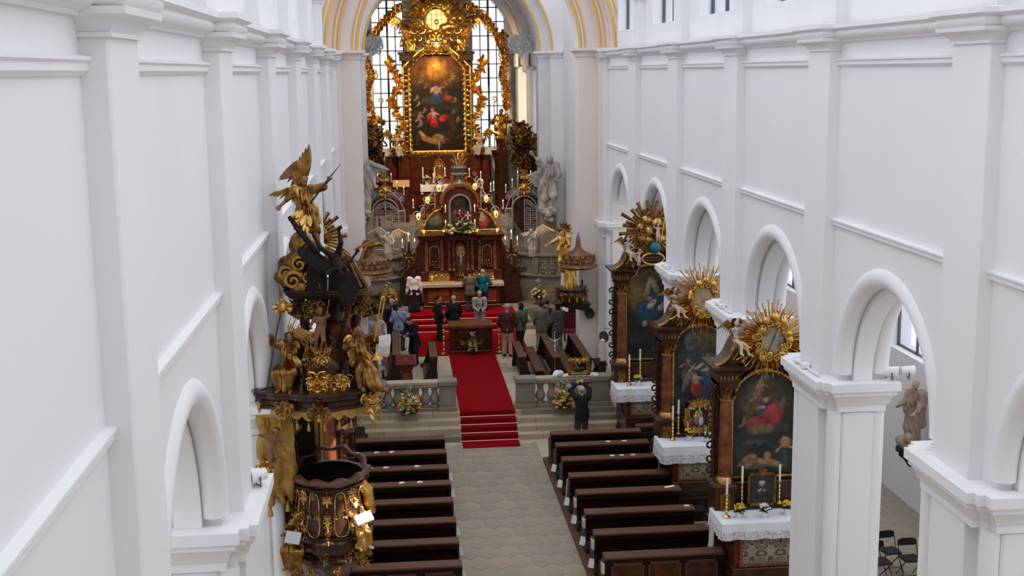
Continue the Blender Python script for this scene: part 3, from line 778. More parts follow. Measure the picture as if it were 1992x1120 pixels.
def wing(parent, base, side, span, ht, mt, back=.3, name='wing', seed=1, lift=.6, T=None):
    # feathers fan out from a curved arm bone; base in the parent's space, side = +1 towards +X
    b = np.asarray(base, float); mb = MB(); rnd = random.Random(seed)
    arm = [b, b+np.array((side*span*.25, back*span*.35, ht*.28*lift*1.6)), b+np.array((side*span*.62, back*span*.45, ht*.42*lift*1.6)), b+np.array((side*span, back*span*.4, ht*.26*lift*1.6))]
    arm = [np.array(p) for p in arm]
    mb.tube(arm, [ht*.055, ht*.06, ht*.05, ht*.02], 7)
    for row, (n, L, W, oy) in enumerate(((11, .62, .13, 0), (10, .42, .12, -.02), (8, .24, .11, -.04))):
        for i in range(n):
            t = i/(n-1); q = t*2.999; k = int(q); p = arm[k]+(arm[k+1]-arm[k])*(q-k)
            d = np.array((side*(.15+.75*t), .15*back, -(1.05-.75*t)))
            mb.petal(p+np.array((0, oy*ht, 0)), d, (0, -1, .2), ht*L*(.75+.45*t*(1-t)*2+.15*t), ht*W, th=.12, curl=-.12+rnd.uniform(-.05, .05), n=4)
    if T is not None:
        V = np.concatenate(mb.v) @ np.asarray(T).T; mb = MB().add(V, mb.f)
    return obj(name, mb, mt, parent, smooth=35)
# rocaille: symmetric cluster of scrolls and leaves in the plane ax, ay (normal nz)
def rocaille(mb, c, w, h, ax, ay, nz, seed=1, n=5, lw=.11, sym=True, leaves=True, thick=.16):
    rnd = random.Random(seed); c = np.asarray(c, float); ax, ay, nz = (np.asarray(q, float) for q in (ax, ay, nz))
    for i in range(n):
        u, v = rnd.uniform(.12, .85), rnd.uniform(-.85, .85); r = min(w, h)*rnd.uniform(.18, .34); tn = rnd.uniform(.9, 1.5); a0 = rnd.uniform(0, 6.28); up = rnd.uniform(.05, .3); lf = rnd.uniform(0, 6.28)
        tl = (rnd.uniform(0, .5), rnd.uniform(-.9, .9))
        for s in ((1, -1) if sym else (1,)):
            A = ax*s
            p = c+A*u*w*.5+ay*v*h*.5+nz*up*min(w, h)*.3
            mb.scroll(p, r, tn, A, ay, a0, thick, tail=c+A*tl[0]*w*.5+ay*tl[1]*h*.5, n=5, seg=9)
            if leaves:
                for q in range(2): 
                    aa = lf+q*1.3; mb.petal(p, A*math.cos(aa)+ay*math.sin(aa)+nz*.25, nz, r*1.25, r*lw*3.6, th=.2, curl=.35, n=4)
    for q in range(4):
        v = -.5+q/3.; mb.petal(c+ay*v*h*.7, ay*(1 if v >= 0 else -1)+nz*.3, nz, h*.3, min(w, h)*.22, th=.25, curl=.3, n=4)
        mb.ball(c+ay*v*h*.6+nz*.04*h, min(w, h)*.07, 6, 4)
    return mb
def acanthus_ring(mb, c, r, h, n=8, lean=.35, rows=2, a0=0, a1=2*PI):
    for k in range(rows):
        for i in range(n):
            a = a0+(a1-a0)*(i+.5*k)/n
            d = np.array((math.cos(a)*lean, math.sin(a)*lean, 1.)); nz = np.array((math.cos(a), math.sin(a), .0))
            p = np.asarray(c, float)+nz*r+np.array((0, 0, k*h*.38))
            mb.petal(p, d, nz, h*.62, 2*PI*r/n*.95, th=.2, curl=.45, n=5)
    return mb
def rays(mb, c, r0, r1, n, ax, ay, nz, seed=1, a0=0, a1=360, w=.05, th=.02):
    rnd = random.Random(seed); c = np.asarray(c, float); ax, ay, nz = (np.asarray(q, float) for q in (ax, ay, nz))
    for i in range(n):
        a = rad(a0+(a1-a0)*(i+.5)/n+rnd.uniform(-1, 1)); d = ax*math.cos(a)+ay*math.sin(a); t = -ax*math.sin(a)+ay*math.cos(a)
        L = r1*(1, .78, .9, .7)[i % 4]*rnd.uniform(.95, 1.05); p0 = c+d*r0; p1 = c+d*L+nz*rnd.uniform(-.03, .05)
        V = [p0-t*w*.35, p0+nz*th, p0+t*w*.35, p0-nz*th, p1-t*w*.62, p1+nz*th, p1+t*w*.62, p1-nz*th]
        mb.add(V, [(0, 1, 2, 3), (7, 6, 5, 4)]+[(j, j+4, (j+1) % 4+4, (j+1) % 4) for j in range(4)])
    return mb
def clouds(name, pts, r, seed, m, parent, vox=None, k=None):
    rnd = random.Random(seed); P = []
    for c in pts:
        for q in range(3):
            P.append(('e', np.asarray(c, float)+np.array([rnd.uniform(-.5, .5)*r for _ in range(3)]), tuple(r*rnd.uniform(.55, .9) for _ in range(3)), None))
    return obj(name, sdf_mesh(name, P, vox or r*.13, k or r*.12), m, parent)
# ------------------------------------------------------------------ oil paintings: colours laid on the canvas grid
class Paint:
    def __init__(s, nx, ny, base, seed=1, var=.35):
        s.nx, s.ny = nx, ny; s.rng = np.random.RandomState(seed)
        s.U, s.V = np.meshgrid(np.linspace(0, 1, nx), np.linspace(0, 1, ny))        # V = 0 at the bottom
        s.C = np.ones((ny, nx, 3))*np.array(base); s.asp = ny/nx
        s.C *= (1+var*s.noise(5)[..., None])
    def noise(s, f):
        n = np.zeros((s.ny, s.nx))
        for o in range(3):
            q = f*2**o; g = s.rng.randn(int(q*s.asp)+3, q+3)
            x, y = s.U*(q+.99), s.V*(int(q*s.asp)+.99); i, j = x.astype(int), y.astype(int); a, b = x-i, y-j; a = a*a*(3-2*a); b = b*b*(3-2*b)
            n += (g[j, i]*(1-a)*(1-b)+g[j, i+1]*a*(1-b)+g[j+1, i]*(1-a)*b+g[j+1, i+1]*a*b)*.5**o
        return np.clip(n*.5, -1, 1)
    def blob(s, u, v, ru, rv, col, soft=.5, ang=0, alpha=1., tex=.25):
        x, y = (s.U-u), (s.V-v)*s.asp; c, n = math.cos(rad(ang)), math.sin(rad(ang)); x, y = c*x+n*y, -n*x+c*y
        d = np.sqrt((x/ru)**2+(y/rv)**2)+tex*.5*s.noise(9)
        w = np.clip((1-d)/soft+.5, 0, 1)*alpha; w = (w*w*(3-2*w))[..., None]
        sh = ((1+.4*(y/rv-x/ru)*.7)*(1+.55*s.noise(13))).clip(.3, 1.5)[..., None]
        s.C = s.C*(1-w)+np.array(col)*sh*w
        return s
    def person(s, u, v, h, robe, skin=(.5, .3, .2), ang=0, arms=1, robe2=None):
        # h = head-to-foot length in widths; v = centre
        k = h; r = rad(ang); o = lambda a, b: (u+k*(a*math.cos(r)-b*math.sin(r)), v+k*(a*math.sin(r)+b*math.cos(r))/s.asp)
        s.blob(*o(0, -.2), k*.2, k*.32, robe, .5, ang); s.blob(*o(.04, .1), k*.13, k*.2, robe2 or robe, .5, ang)
        if arms:
            s.blob(*o(-.2, .16), k*.16, k*.04, skin, .7, ang+35); s.blob(*o(.22, .1), k*.16, k*.04, skin, .7, ang-30)
        s.blob(*o(.0, .37), k*.075, k*.095, skin, .6, ang); s.blob(*o(.01, .42), k*.07, k*.06, (.08, .05, .03), .7, ang, .7)
        return s
    def putto(s, u, v, h, skin=(.5, .3, .2), ang=0):
        k = h; s.blob(u, v, k*.16, k*.25, skin, .6, ang); s.blob(u+k*.05, v+k*.33/s.asp, k*.12, k*.13, skin, .6)
        s.blob(u-k*.2, v-k*.2/s.asp, k*.24, k*.07, skin, .7, ang+30); s.blob(u+k*.22, v+k*.1/s.asp, k*.2, k*.06, skin, .7, ang-40); return s
    def obj(s, name, parent, outline, y, w, h, x0, z0, th=.03, label=None, xform=None):
        # canvas grid clipped to an outline function z_top(u)
        n0 = s.nx*s.ny; top = np.array([outline(u) for u in np.linspace(0, 1, s.nx)])
        X = x0+s.U*w; Z = z0+s.V*h*top[None, :]
        V = np.stack([X.ravel(), np.full(n0, y), Z.ravel()], 1); cols = s.C.copy()
        # resample colours so the picture does not squash under the arch
        vi = np.clip((s.V*top[None, :]*(s.ny-1)), 0, s.ny-1); j = vi.astype(int); cols = s.C[j, np.arange(s.nx)[None, :]]
        F = [(r*s.nx+c, r*s.nx+c+1, (r+1)*s.nx+c+1, (r+1)*s.nx+c) for r in range(s.ny-1) for c in range(s.nx-1)]
        mb = MB().add(V, F)
        if xform is not None: mb.v = [mb.v[0] @ np.asarray(xform).T]
        return obj(name, mb, 'oil_paint', parent, cols=np.clip(cols.reshape(-1, 3), .003, 1), label=label)
# ------------------------------------------------------------------ carpet, balustrades
def runner(path, x0, x1, th=.014):       # carpet over (y, z) path
    V = []
    for dz in (0, th):
        for i, (y, z) in enumerate(path): V += [(x0, y-(dz if dz else 0)*.7, z+dz), (x1, y-(dz if dz else 0)*.7, z+dz)]
    n = len(path); mb = MB(); F = []
    for i in range(n-1): F += [(2*i, 2*i+1, 2*i+3, 2*i+2), (2*n+2*i+2, 2*n+2*i+3, 2*n+2*i+1, 2*n+2*i), (2*i, 2*i+2, 2*n+2*i+2, 2*n+2*i), (2*i+1, 2*n+2*i+1, 2*n+2*i+3, 2*i+3)]
    F += [(0, 2*n, 2*n+1, 1), (2*n-2, 2*n-1, 4*n-1, 4*n-2)]
    return mb.add(V, F)
STEP = [(35.68, 0, .16), (35.98, .16, .33), (36.3, .33, .5), (36.6, .5, ZF)]
pth = [(35.0, .002)]
for y, a, b in STEP: pth += [(y-.005, a+.002), (y-.012, b+.003)]
pth += [(44.4, ZF+.003)]
cr = obj('carpet_runner', runner(pth, 1.72, 3.43), 'carpet'); tag(cr, 'long red carpet runner up the steps to the wooden free altar', 'carpet')
for y, a, b in STEP: obj('stair_rod', MB().tube([(1.66, y-.03, a+.022), (3.49, y-.03, a+.022)], .011, 6), 'rod', cr)
DAIS = [(48.55, ZF, .82), (49.05, .82, .98), (49.5, .98, 1.14)]
q = MB()
for i, (y, a, b) in enumerate(DAIS): struct('dais_step', MB().bbox(-.3+.1*i, 5.4-.1*i, y, 55.8, a-.02, b, .015), 'sandstone', plat)
pth = [(44.3, ZF+.004)]
for y, a, b in DAIS: pth += [(y-.005, a+.003), (y-.012, b+.004)]
pth += [(51.0, 1.144)]
c2 = obj('carpet_cross', runner(pth, .36, 4.72), 'carpet'); c2.name = 'carpet'; tag(c2, 'wide red carpet covering the dais steps before the marbled altar', 'carpet')
for y, a, b in DAIS: obj('stair_rod', MB().tube([(.3, y-.03, a+.025), (4.78, y-.03, a+.025)], .012, 6), 'rod', c2)

def balustrade(label, x0, x1, post_l, post_r, gaps):
    t = thing('balustrade', label, 'railing', ((x0+x1)/2, 36.95, ZF)); w = (x1-x0)/2; cx = (x0+x1)/2
    def bx(n, a, b, c, d, e, f): return obj(n, MB().bbox(a-cx, b-cx, c, d, e, f, .02), 'sandstone', t)
    bx('plinth', x0, x1, -.16, .16, 0, .12)
    r = MB().bbox(x0-cx-.03, x1-cx+.03, -.19, .19, .86, .95, .02); r.box(x0-cx, x1-cx, -.15, .15, .78, .87)
    obj('rail', r, 'sandstone_light', t)
    for a, b in (post_l, post_r):
        if b-a > .05:
            p = MB().bbox(a-cx, b-cx, -.2, .2, .1, .8, .015); p.bbox(a-cx-.04, b-cx+.04, -.25, .25, 0, .14, .02); p.bbox(a-cx-.04, b-cx+.04, -.25, .25, .82, .97, .025)
            po = obj('post', p, 'sandstone', t)
            obj('post_panel', MB().bbox(a-cx+.08, b-cx-.08, -.215, -.19, .2, .72, .008), 'sandstone', po)
    a, b = post_l[1], post_r[0]; n = gaps; st = (b-a)/n
    prof = [(.14, .12), (.14, .17), (.085, .19), (.11, .22), (.155, .30), (.16, .36), (.135, .45), (.095, .55), (.08, .62), (.105, .65), (.105, .68), (.085, .70), (.14, .73), (.14, .79)]
    me = mesh_of('baluster', MB().lathe(prof, 12)); fixn(me); me.shade_smooth(); me.materials.append(M['sandstone'])
    for i in range(n): obj('baluster', me, None, t, loc=(a+st*(i+.5)-cx, 0, 0))
balustrade('left sandstone balustrade beside the carpet, the lectern behind it', -2.05, 1.62, (-2.05, -1.75), (1.1, 1.62), 10)
balustrade('right sandstone balustrade carrying a white cloth and gilt casket', 3.5, 6.45, (3.5, 4.08), (5.85, 6.45), 5)

# ------------------------------------------------------------------ pews
pc = 0
def pew(label, xc, w, y, z, panelled=False):
    t = thing('pew', label, 'pew', (xc, y, z), 0, None); h = w/2
    b = MB().bbox(-h, h, -.32, .02, .905, .95, .008); obj('book_ledge', b, 'pew_ledge', t)
    if not panelled:
        b = MB().box(-h+.04, h-.04, -.12, -.08, .2, .905); b.box(-h+.04, h-.04, -.3, -.27, .80, .905); obj('backrest', b, 'pew_wood', t)
    else:
        b = MB().box(-h+.04, h-.04, -.26, -.22, .02, .905)
        obj('backrest', b, 'pew_wood', t)
        n = 3 if w > 2.45 else 3
        for i in range(n):
            a = -h+.1+(w-.2)*i/n+.09; c = -h+.1+(w-.2)*(i+1)/n-.09
            fr = MB()
            for (p, q2, r, s2) in ((a-.05, a, .12, .8), (c, c+.05, .12, .8), (a-.05, c+.05, .12, .17), (a-.05, c+.05, .75, .8)): fr.bbox(p, q2, -.285, -.255, r, s2, .006)
            po = obj('back_panel', MB().bbox(a, c, -.275, -.255, .17, .75, .006), 'pew_panel', t); obj('panel_moulding', fr, 'pew_ledge', po)
    obj('seat', MB().bbox(-h+.04, h-.04, -.08, .36, .43, .47, .01), 'pew_ledge', t)
    obj('kneeler', MB().bbox(-h+.06, h-.06, -.62, -.46, .14, .18, .008), 'pew_wood', t)
    prof = [(-.34, 0), (.42, 0), (.42, .06), (.36, .12), (.34, .3), (.40, .44), (.42, .56), (.36, .66), (.26, .68), (.16, .62), (.08, .66), (.03, .78), (.03, .91), (-.30, .91), (-.28, .7), (-.2, .5), (-.26, .25), (-.34, .1)]
    for s in (-1, 1):
        a, b2 = sorted((s*h, s*(h-.055))); obj('bench_end', MB().prism(prof, a, b2, 'x'), 'dark_wood', t)
    obj('under_support', MB().box(-.03, .03, -.1, .3, 0, .43), 'pew_wood', t)
    return t
ORD = ['front', 'second', 'third', 'fourth', 'fifth', 'sixth', 'seventh']
YR = [32.95, 31.87, 30.63, 29.31, 28.05, 26.7, 25.42]; YL = [33.12, 31.85, 30.55, 29.3, 28.05, 26.72, 25.46]
fr0 = MB().bbox(3.93, 6.75, 22.6, 33.6, .0, .1, .02); plr = obj('pew_platform', fr0, 'pew_ledge'); tag(plr, 'low brown wooden platform under the right block of pews', 'platform')
plL = obj('pew_platform', MB().bbox(-1.6, 1.14, 22.6, 33.7, 0, .05, .02), 'pew_wood'); tag(plL, 'dark wooden platform under the left block of pews', 'platform')
p0 = pew('dark brown pew at the front of the right block, below the photographer', 5.33, 2.54, YR[0], .1)
for i in range(1, 7): dup(p0, (5.33, YR[i], .1), 0, 'dark brown pew in the right block, %s row from the front' % ORD[i], 'pews right of the aisle')
p0['group'] = 'pews right of the aisle'
q0 = pew('dark brown pew at the front of the left block, nearest the steps', -.12, 2.46, YL[0], .05); q0['group'] = 'pews left of the aisle'
for i in range(1, 7): dup(q0, (-.12, YL[i], .05), 0, 'dark brown pew in the left block, %s row from the front' % ORD[i], 'pews left of the aisle')
pew('panelled rearmost pew of the right block, its back to the loft', 5.33, 2.54, 24.1, .1, True)
pew('panelled rearmost pew of the left block below the pulpit', -.12, 2.46, 24.2, .05, True)
# paper cards on the pew ends, song sheets on the ledges
for i, (y, z) in enumerate(zip(YR[1:]+[24.1], (.36, .34, .33, .33, .32, .31, .32))):
    o = obj('paper_card', MB().bbox(-.065, .065, -.005, .0, -.1, .1, .002), 'paper', loc=(3.995, y-.26, z+.06), rot=(rad(-25), rad(18), 0))
    tag(o, 'white paper card on the aisle end of the %s right pew' % (ORD[1:]+['rearmost'])[i], 'card', 'paper cards on pew ends')
for i, (y, z) in enumerate(zip((30.42, 29.2, 26.65, 25.5, 24.3), (.72, .7, .7, .7, .66))):
    o = obj('paper_card', MB().bbox(-.04, .045, -.005, .0, -.09, .09, .002), 'paper', loc=(1.145, y-.1, z), rot=(rad(-15), rad(-15), 0))
    tag(o, 'white paper card on the aisle end of the %s left pew' % ('third', 'fourth', 'sixth', 'seventh', 'rearmost')[i], 'card', 'paper cards on pew ends')
for i, (x, y, s) in enumerate(((-1.28, YL[1], 'L2'), (-.75, YL[1], 'L2'), (-.35, YL[1], 'L2'), (-.9, YL[2], ''), (-.5, YL[2], ''), (.3, YL[2], ''), (-.1, YL[3], ''), (.35, YL[3], ''))):
    b = MB().bbox(-.07, .07, -.04, .04, 0, .01, .003, T=rotz(rnd.uniform(-.5, .5))); b.box(-.06, .06, -.005, .035, .01, .022, T=rotz(rnd.uniform(-.5, .5)))
    o = obj('song_sheet', b, 'paper', loc=(x, y-.1, 1.0)); tag(o, 'white song sheets on the %s pew ledge of the left block, %s' % ('second' if i < 3 else 'third' if i < 6 else 'fourth', ('leftmost', 'middle one', 'nearest the aisle', 'leftmost', 'middle one', 'nearest the aisle', 'farther from the aisle', 'nearer the aisle')[i]), 'papers', 'song sheets on the left pews')
for i, (x, y) in enumerate(((5.5, YR[1]), (5.95, YR[1]), (5.4, YR[2]), (5.65, YR[2]), (5.95, YR[2]), (6.35, YR[4]), (6.45, YR[5]))):
    L = .13 if i == 5 else .06
    b = MB().bbox(-L, L, -.04, .04, 0, .012, .003, T=rotz(rnd.uniform(-.4, .4)))
    o = obj('song_sheet', b, 'paper', loc=(x, y-.1, 1.05)); r = ['second', 'second', 'third', 'third', 'third', 'fifth', 'sixth'][i]
    tag(o, 'white song sheet on the %s pew ledge of the right block%s' % (r, (', nearer the aisle', ', farther from the aisle', ', nearest the aisle', ', middle one', ', farthest from the aisle', '', '')[i]), 'papers', 'song sheets on the right pews')
o = obj('cloth_strip', MB().tube([(4.02, YR[3]-.2, .95), (3.99, YR[3]-.18, .6), (4.0, YR[3]-.1, .25)], [.03, .045, .03], 8, flat=.4), 'beige_cloth', smooth=40); tag(o, 'pale cloth strip hanging on the aisle end of the fourth right pew', 'cloth')
for i, y in enumerate(YR[4:]+[24.1]):
    o = obj('cushion_roll', MB().bbox(-.03, .03, -.09, .09, 0, .22, .02), 'beige_cloth', loc=(4.02, y-.28, .72)); tag(o, 'pale cushion end poking out beside the %s right pew' % ['fifth', 'sixth', 'seventh', 'rearmost'][i], 'cushion', 'cushion ends in right pews')

# folding chairs
def folding_chair(label, loc, rz, m='black', group=None):
    t = thing('folding_chair', label, 'chair', loc, rz, group)
    obj('seat', MB().prism([(-.19, -.2), (.19, -.2), (.2, .05), (.16, .2), (-.16, .2), (-.2, .05)], .44, .47, 'z', T=rotz(PI)), m, t)
    n = 7; V = MB()
    V.tube([(-.2, .21, .70), (-.19, .2, .80), (-.12, .215, .83), (.12, .215, .83), (.19, .2, .80), (.2, .21, .70)], .018, 7); V.prism([(-.19, .68), (.19, .68), (.185, .82), (-.185, .82)], .20, .225, 'y')
    obj('backrest', V, m, t)
    for s in (-1, 1):
        obj('leg', MB().tube([(s*.205, .22, .8), (s*.21, .1, .44), (s*.21, -.24, 0)], .011, 6), m, t)
        obj('leg', MB().tube([(s*.185, -.17, .44), (s*.185, .26, 0)], .011, 6), m, t)
    obj('stretcher', MB().tube([(-.2, -.16, .12), (.2, -.16, .12)], .009, 6), m, t)
    return t
folding_chair('black folding chair beside the seventh right pew, before the wooden altar step', (7.05, 28.0, 0), rad(8))
f0 = folding_chair('black folding chair half hidden at the end of the second right pew', (7.0, 33.0, 0), rad(-10))
for i, (x, y, rz, l) in enumerate(((10.62, 24.85, 10, 'black folding chair in the right aisle, in the middle of the four'), (10.88, 24.38, 0, 'black folding chair in the right aisle nearest the white outer wall'), (10.18, 24.3, 14, 'black folding chair in the right aisle cut by the bottom pier edge'), (10.34, 25.75, 16, 'black folding chair in the right aisle farthest from the loft'))):
    folding_chair(l, (x, y, 0), rad(rz), group='folding chairs in the right aisle')

# ------------------------------------------------------------------ flowers, candles
def candlestick(label, loc, h, group=None, candle=.0, cm='wax', m='brass', lit=False, cr=.02, name='candlestick', k=1.):
    t = thing(name, label, 'candlestick', loc, 0, group)
    p = [(.085, 0), (.09, .02), (.06, .04), (.03, .06), (.022, .1)]
    n = 4
    for i in range(n):
        z = .12+(h-.16)*i/n; d = (h-.16)/n; p += [(.02, z), (.038, z+d*.18), (.022, z+d*.36), (.016, z+d*.7), (.028, z+d*.85)]
    p += [(.02, h-.04), (.06, h-.01), (.06, h), (.01, h+.005)]
    obj('stem', MB().lathe([(r*k, z) for r, z in p], 12), m, t, smooth=40)
    if candle:
        c = obj('candle', MB().lathe([(cr, h-.005), (cr, h+candle-.01), (cr*.6, h+candle), (.002, h+candle-.003)], 10), cm, t, smooth=40)
        if lit: obj('flame', MB().lathe([(.002, h+candle), (.014, h+candle+.025), (.01, h+candle+.05), (.001, h+candle+.09)], 8), 'flame', c)
    return t
def blossoms(mb, pts, r, seed=1):
    rnd = random.Random(seed)
    for p in pts:
        p = np.asarray(p, float)
        for k in range(5):
            a = k*1.257+rnd.random(); mb.petal(p, (math.cos(a), math.sin(a)*.8-.25, rnd.uniform(.2, .6)), (0, -.4, 1), r*1.3, r*1.1, th=.3, curl=.3, n=3)
        mb.ball(p+np.array((0, -.1*r, .2*r)), r*.45, 5, 3)
    return mb
def potted(label, loc, s, petal, pot='pot_white', group=None, name='potted_flower', seed=1):
    t = thing(name, label, 'plant', loc, 0, group); rnd = random.Random(seed)
    obj('pot', MB().lathe([(.05*s, 0), (.07*s, .12*s), (.075*s, .12*s), (.075*s, .14*s), (.06*s, .14*s), (.055*s, .1*s)], 14), pot, t, smooth=40)
    lf = MB()
    for i in range(26):
        a = i*2.4; el = rnd.uniform(-.1, .9); lf.petal((0, 0, .14*s), (math.cos(a), math.sin(a), el), (0, 0, 1), s*rnd.uniform(.11, .17), .07*s, th=.1, curl=.3 if el > .3 else -.2, n=4)
    obj('leaves', lf, 'leaf', t)
    pts = []
    for i in range(16): a = i*2.4; q = .1*s*math.sqrt(i/16); pts.append((q*math.cos(a), q*math.sin(a), .25*s+rnd.uniform(-.03, .03)*s-q*.5))
    obj('blossoms', blossoms(MB(), pts, .034*s, seed), petal, t)
    return t
def bouquet(label, loc, w, h, group=None, mix=('yellow_petal', 'white_petal', 'orange_petal'), pot=None, seed=1, nf=60, spray=True):
    t = thing('flower_arrangement', label, 'flowers', loc, 0, group); rnd = random.Random(seed); z0 = .0
    if pot: obj('pot', MB().lathe([(.09, 0), (.13, .2), (.14, .22), (.11, .22), (.1, .18)], 14), pot, t, smooth=40); z0 = .18
    lf = MB()
    for i in range(70):
        a = rnd.uniform(0, 6.28); el = rnd.uniform(-.15, 1); q = rnd.uniform(0, .3)*w
        lf.petal((q*math.cos(a)*.5, q*math.sin(a)*.5, z0+h*rnd.uniform(.02, .35)), (math.cos(a), math.sin(a), el), (0, 0, 1), w*rnd.uniform(.25, .5), w*.07, th=.12, curl=.2, n=4)
    obj('leaves', lf, 'leaf', t)
    if spray:
        sp = MB()
        for i in range(46):
            a = rnd.uniform(0, 6.28); q = rnd.uniform(0, .2)*w; z = z0+h*rnd.uniform(.4, .8); sp.petal((q*math.cos(a), q*math.sin(a), z), (.4*math.cos(a), .4*math.sin(a), 1), (math.cos(a), math.sin(a), .1), h*rnd.uniform(.12, .24), .035, th=.25, curl=.2, n=4)
        obj('green_spray', sp, 'leaf_light', t)
        wp = []
        for i in range(26): a = rnd.uniform(0, 6.28); q = rnd.uniform(0, .2)*w; wp.append((q*math.cos(a), q*math.sin(a), z0+h*rnd.uniform(.6, 1)))
        obj('small_blossoms', blossoms(MB(), wp, .022, seed), 'white_petal', t)
    sets = [[] for _ in mix]
    for i in range(nf):
        a = rnd.uniform(0, 6.28); z = rnd.uniform(.12, .62); q = w*.5*(1-z*.75)*rnd.uniform(.75, 1.05); sets[i % len(mix)].append((q*math.cos(a), q*math.sin(a)*.8, z0+h*z))
    for k, mm in enumerate(mix): obj('blossoms', blossoms(MB(), sets[k], .085 if w > 1 else .062 if w > .5 else .042, seed+k), mm, t)
    return t
bouquet('yellow and white flower arrangement before the left balustrade', (.17, 36.42, .5+.16), .80, .95, seed=3, nf=84)
bouquet('yellow and white flower arrangement before the right balustrade', (4.92, 36.42, .5+.16), .80, .98, seed=7, nf=84)

# ------------------------------------------------------------------ free altar with its two standing candlesticks
t = thing('free_altar', 'wooden free-standing altar table with gilt panel on the red carpet', 'altar', (2.57, 44.9, ZF+.017))
obj('plinth', MB().bbox(-.78, .78, -.38, .38, 0, .1, .02), 'cherry_wood', t)
obj('body', MB().bbox(-.68, .68, -.3, .32, .1, .95, .02), 'walnut', t)
obj('table_top', MB().bbox(-.84, .84, -.42, .5, .97, 1.08, .02).bbox(-.76, .76, -.36, .4, .92, .98, .02), 'amber_wood', t)
for s in (-1, 1):
    obj('corner_pillar', MB().bbox(s*.7-.09, s*.7+.09, -.35, -.2, .1, .92, .02), 'walnut', t)
fp = obj('front_panel', MB().bbox(-.5, .5, -.325, -.295, .2, .82, .01), 'walnut', t)
g = MB()
for a, b, c, d in ((-.5, -.47, .2, .82), (.47, .5, .2, .82), (-.5, .5, .2, .23), (-.5, .5, .79, .82)): g.bbox(a, b, -.34, -.32, c, d, .005)
obj('gilt_border', g, 'gold_dark', fp)
for s in (-1, 1): obj('gilt_relief', rocaille(MB(), (s*.23, -.33, .5), .38, .5, (1, 0, 0), (0, 0, 1), (0, -1, 0), seed=8, n=5), 'gold_dark', fp, smooth=40)
bouquet('tall yellow and white bouquet leaning on the free altar front', (2.6, 44.3, ZF+.015), .38, .85, seed=11, nf=36, mix=('yellow_petal', 'white_petal'))
candlestick('tall brass standing candlestick left of the free altar', (1.55, 44.55, ZF+.016), 1.12, 'standing candlesticks by the free altar', k=1.5)
candlestick('tall brass standing candlestick right of the free altar', (3.6, 44.55, ZF+.016), 1.12, 'standing candlesticks by the free altar', k=1.5)

# ------------------------------------------------------------------ chancel benches, lectern and small furniture
def kneeling_bench(label, x, y0, y1, face, group='chancel benches', seat=True):       # runs along Y; face = +1 opens towards +X
    t = thing('kneeling_bench', label, 'bench', (x, (y0+y1)/2, ZF), 0, group); L = (y1-y0)/2
    obj('ledge', MB().bbox(-.14, .14, -L, L, .86, .9, .008), 'pew_ledge', t)
    obj('front_board', MB().box(-.03, .03, -L+.03, L-.03, .1, .86), 'pew_wood', t)
    if seat: obj('seat', MB().bbox(min(face*.38, face*.72), max(face*.38, face*.72), -L, L, .42, .46, .008), 'pew_ledge', t)
    prof = [(-.15, 0), (.42, 0), (.42, .1), (.3, .18), (.18, .5), (.14, .86), (-.14, .86), (-.1, .5)]
    for y in (-L, L-.05): obj('end_panel', MB().prism([(p*face, z) for p, z in prof], y, y+.05, 'y'), 'dark_wood', t)
    for y in (-L+.3, L-.35) if seat else (): obj('seat_support', MB().prism([(face*.42, 0), (face*.7, 0), (face*.64, .42), (face*.46, .42)], y, y+.06, 'y'), 'dark_wood', t)
    obj('kneeler', MB().bbox(min(face*.1, face*.34), max(face*.1, face*.34), -L+.05, L-.05, .1, .15, .008), 'pew_ledge', t)
    return t
kneeling_bench('dark kneeling bench right of the red carpet', 4.02, 39.95, 42.4, 1, seat=False)
kneeling_bench('dark bench in the middle of the three right chancel benches', 5.14, 39.75, 43.4, -1)
kneeling_bench('dark bench nearest the right wall, behind the gilt casket', 6.16, 39.5, 43.4, -1)
kneeling_bench('dark kneeling bench left of the red carpet', 1.05, 40.4, 42.7, -1, seat=False)
kneeling_bench('dark bench behind the wooden lectern', -.2, 40.9, 44.6, -1)
t = thing('stool_bench', 'low dark bench by the right chancel pier', 'bench', (6.76, 40.75, ZF))
obj('seat', MB().bbox(-.2, .2, -.5, .5, .42, .46, .01), 'pew_wood', t)
for y in (-.4, .4): obj('leg', MB().prism([(-.18, 0), (.18, 0), (.1, .2), (.16, .42), (-.16, .42), (-.1, .2)], y-.03, y+.03, 'y'), 'dark_wood', t)
t = thing('lectern', 'brown wooden lectern with a red slanted top behind the left balustrade', 'lectern', (.12, 39.4, ZF))
obj('base', MB().bbox(-.28, .28, -.25, .25, 0, .12, .02), 'brown_wood', t)
pb = obj('pedestal', MB().prism([(-.22, .12), (.22, .12), (.18, .7), (.26, .92), (-.26, .92), (-.18, .7)], -.18, .18, 'y'), 'cherry_wood', t)
obj('inlay_panel', MB().bbox(-.13, .13, -.2, -.175, .2, .62, .006), 'amber_wood', pb)
V = MB().bbox(-.34, .34, -.24, .24, -.02, .02, .01); c, s = math.cos(rad(32)), math.sin(rad(32)); TR = np.array([[1, 0, 0], [0, c, s], [0, -s, c]])
tp = obj('book_rest', MB().merge(V, TR.T, (0, 0, 1.05)), 'cherry_wood', t)
obj('red_cover', MB().merge(MB().bbox(-.3, .3, -.2, .2, .022, .03, .004), TR.T, (0, 0, 1.05)), 'red_velvet', tp)
k = MB(); k.box(-.008, .008, -.05, .07, .03, .036); k.box(-.04, .04, .015, .03, .03, .036); obj('cross_emblem', MB().merge(k, TR.T, (0, 0, 1.05)), 'gold_dark', tp)
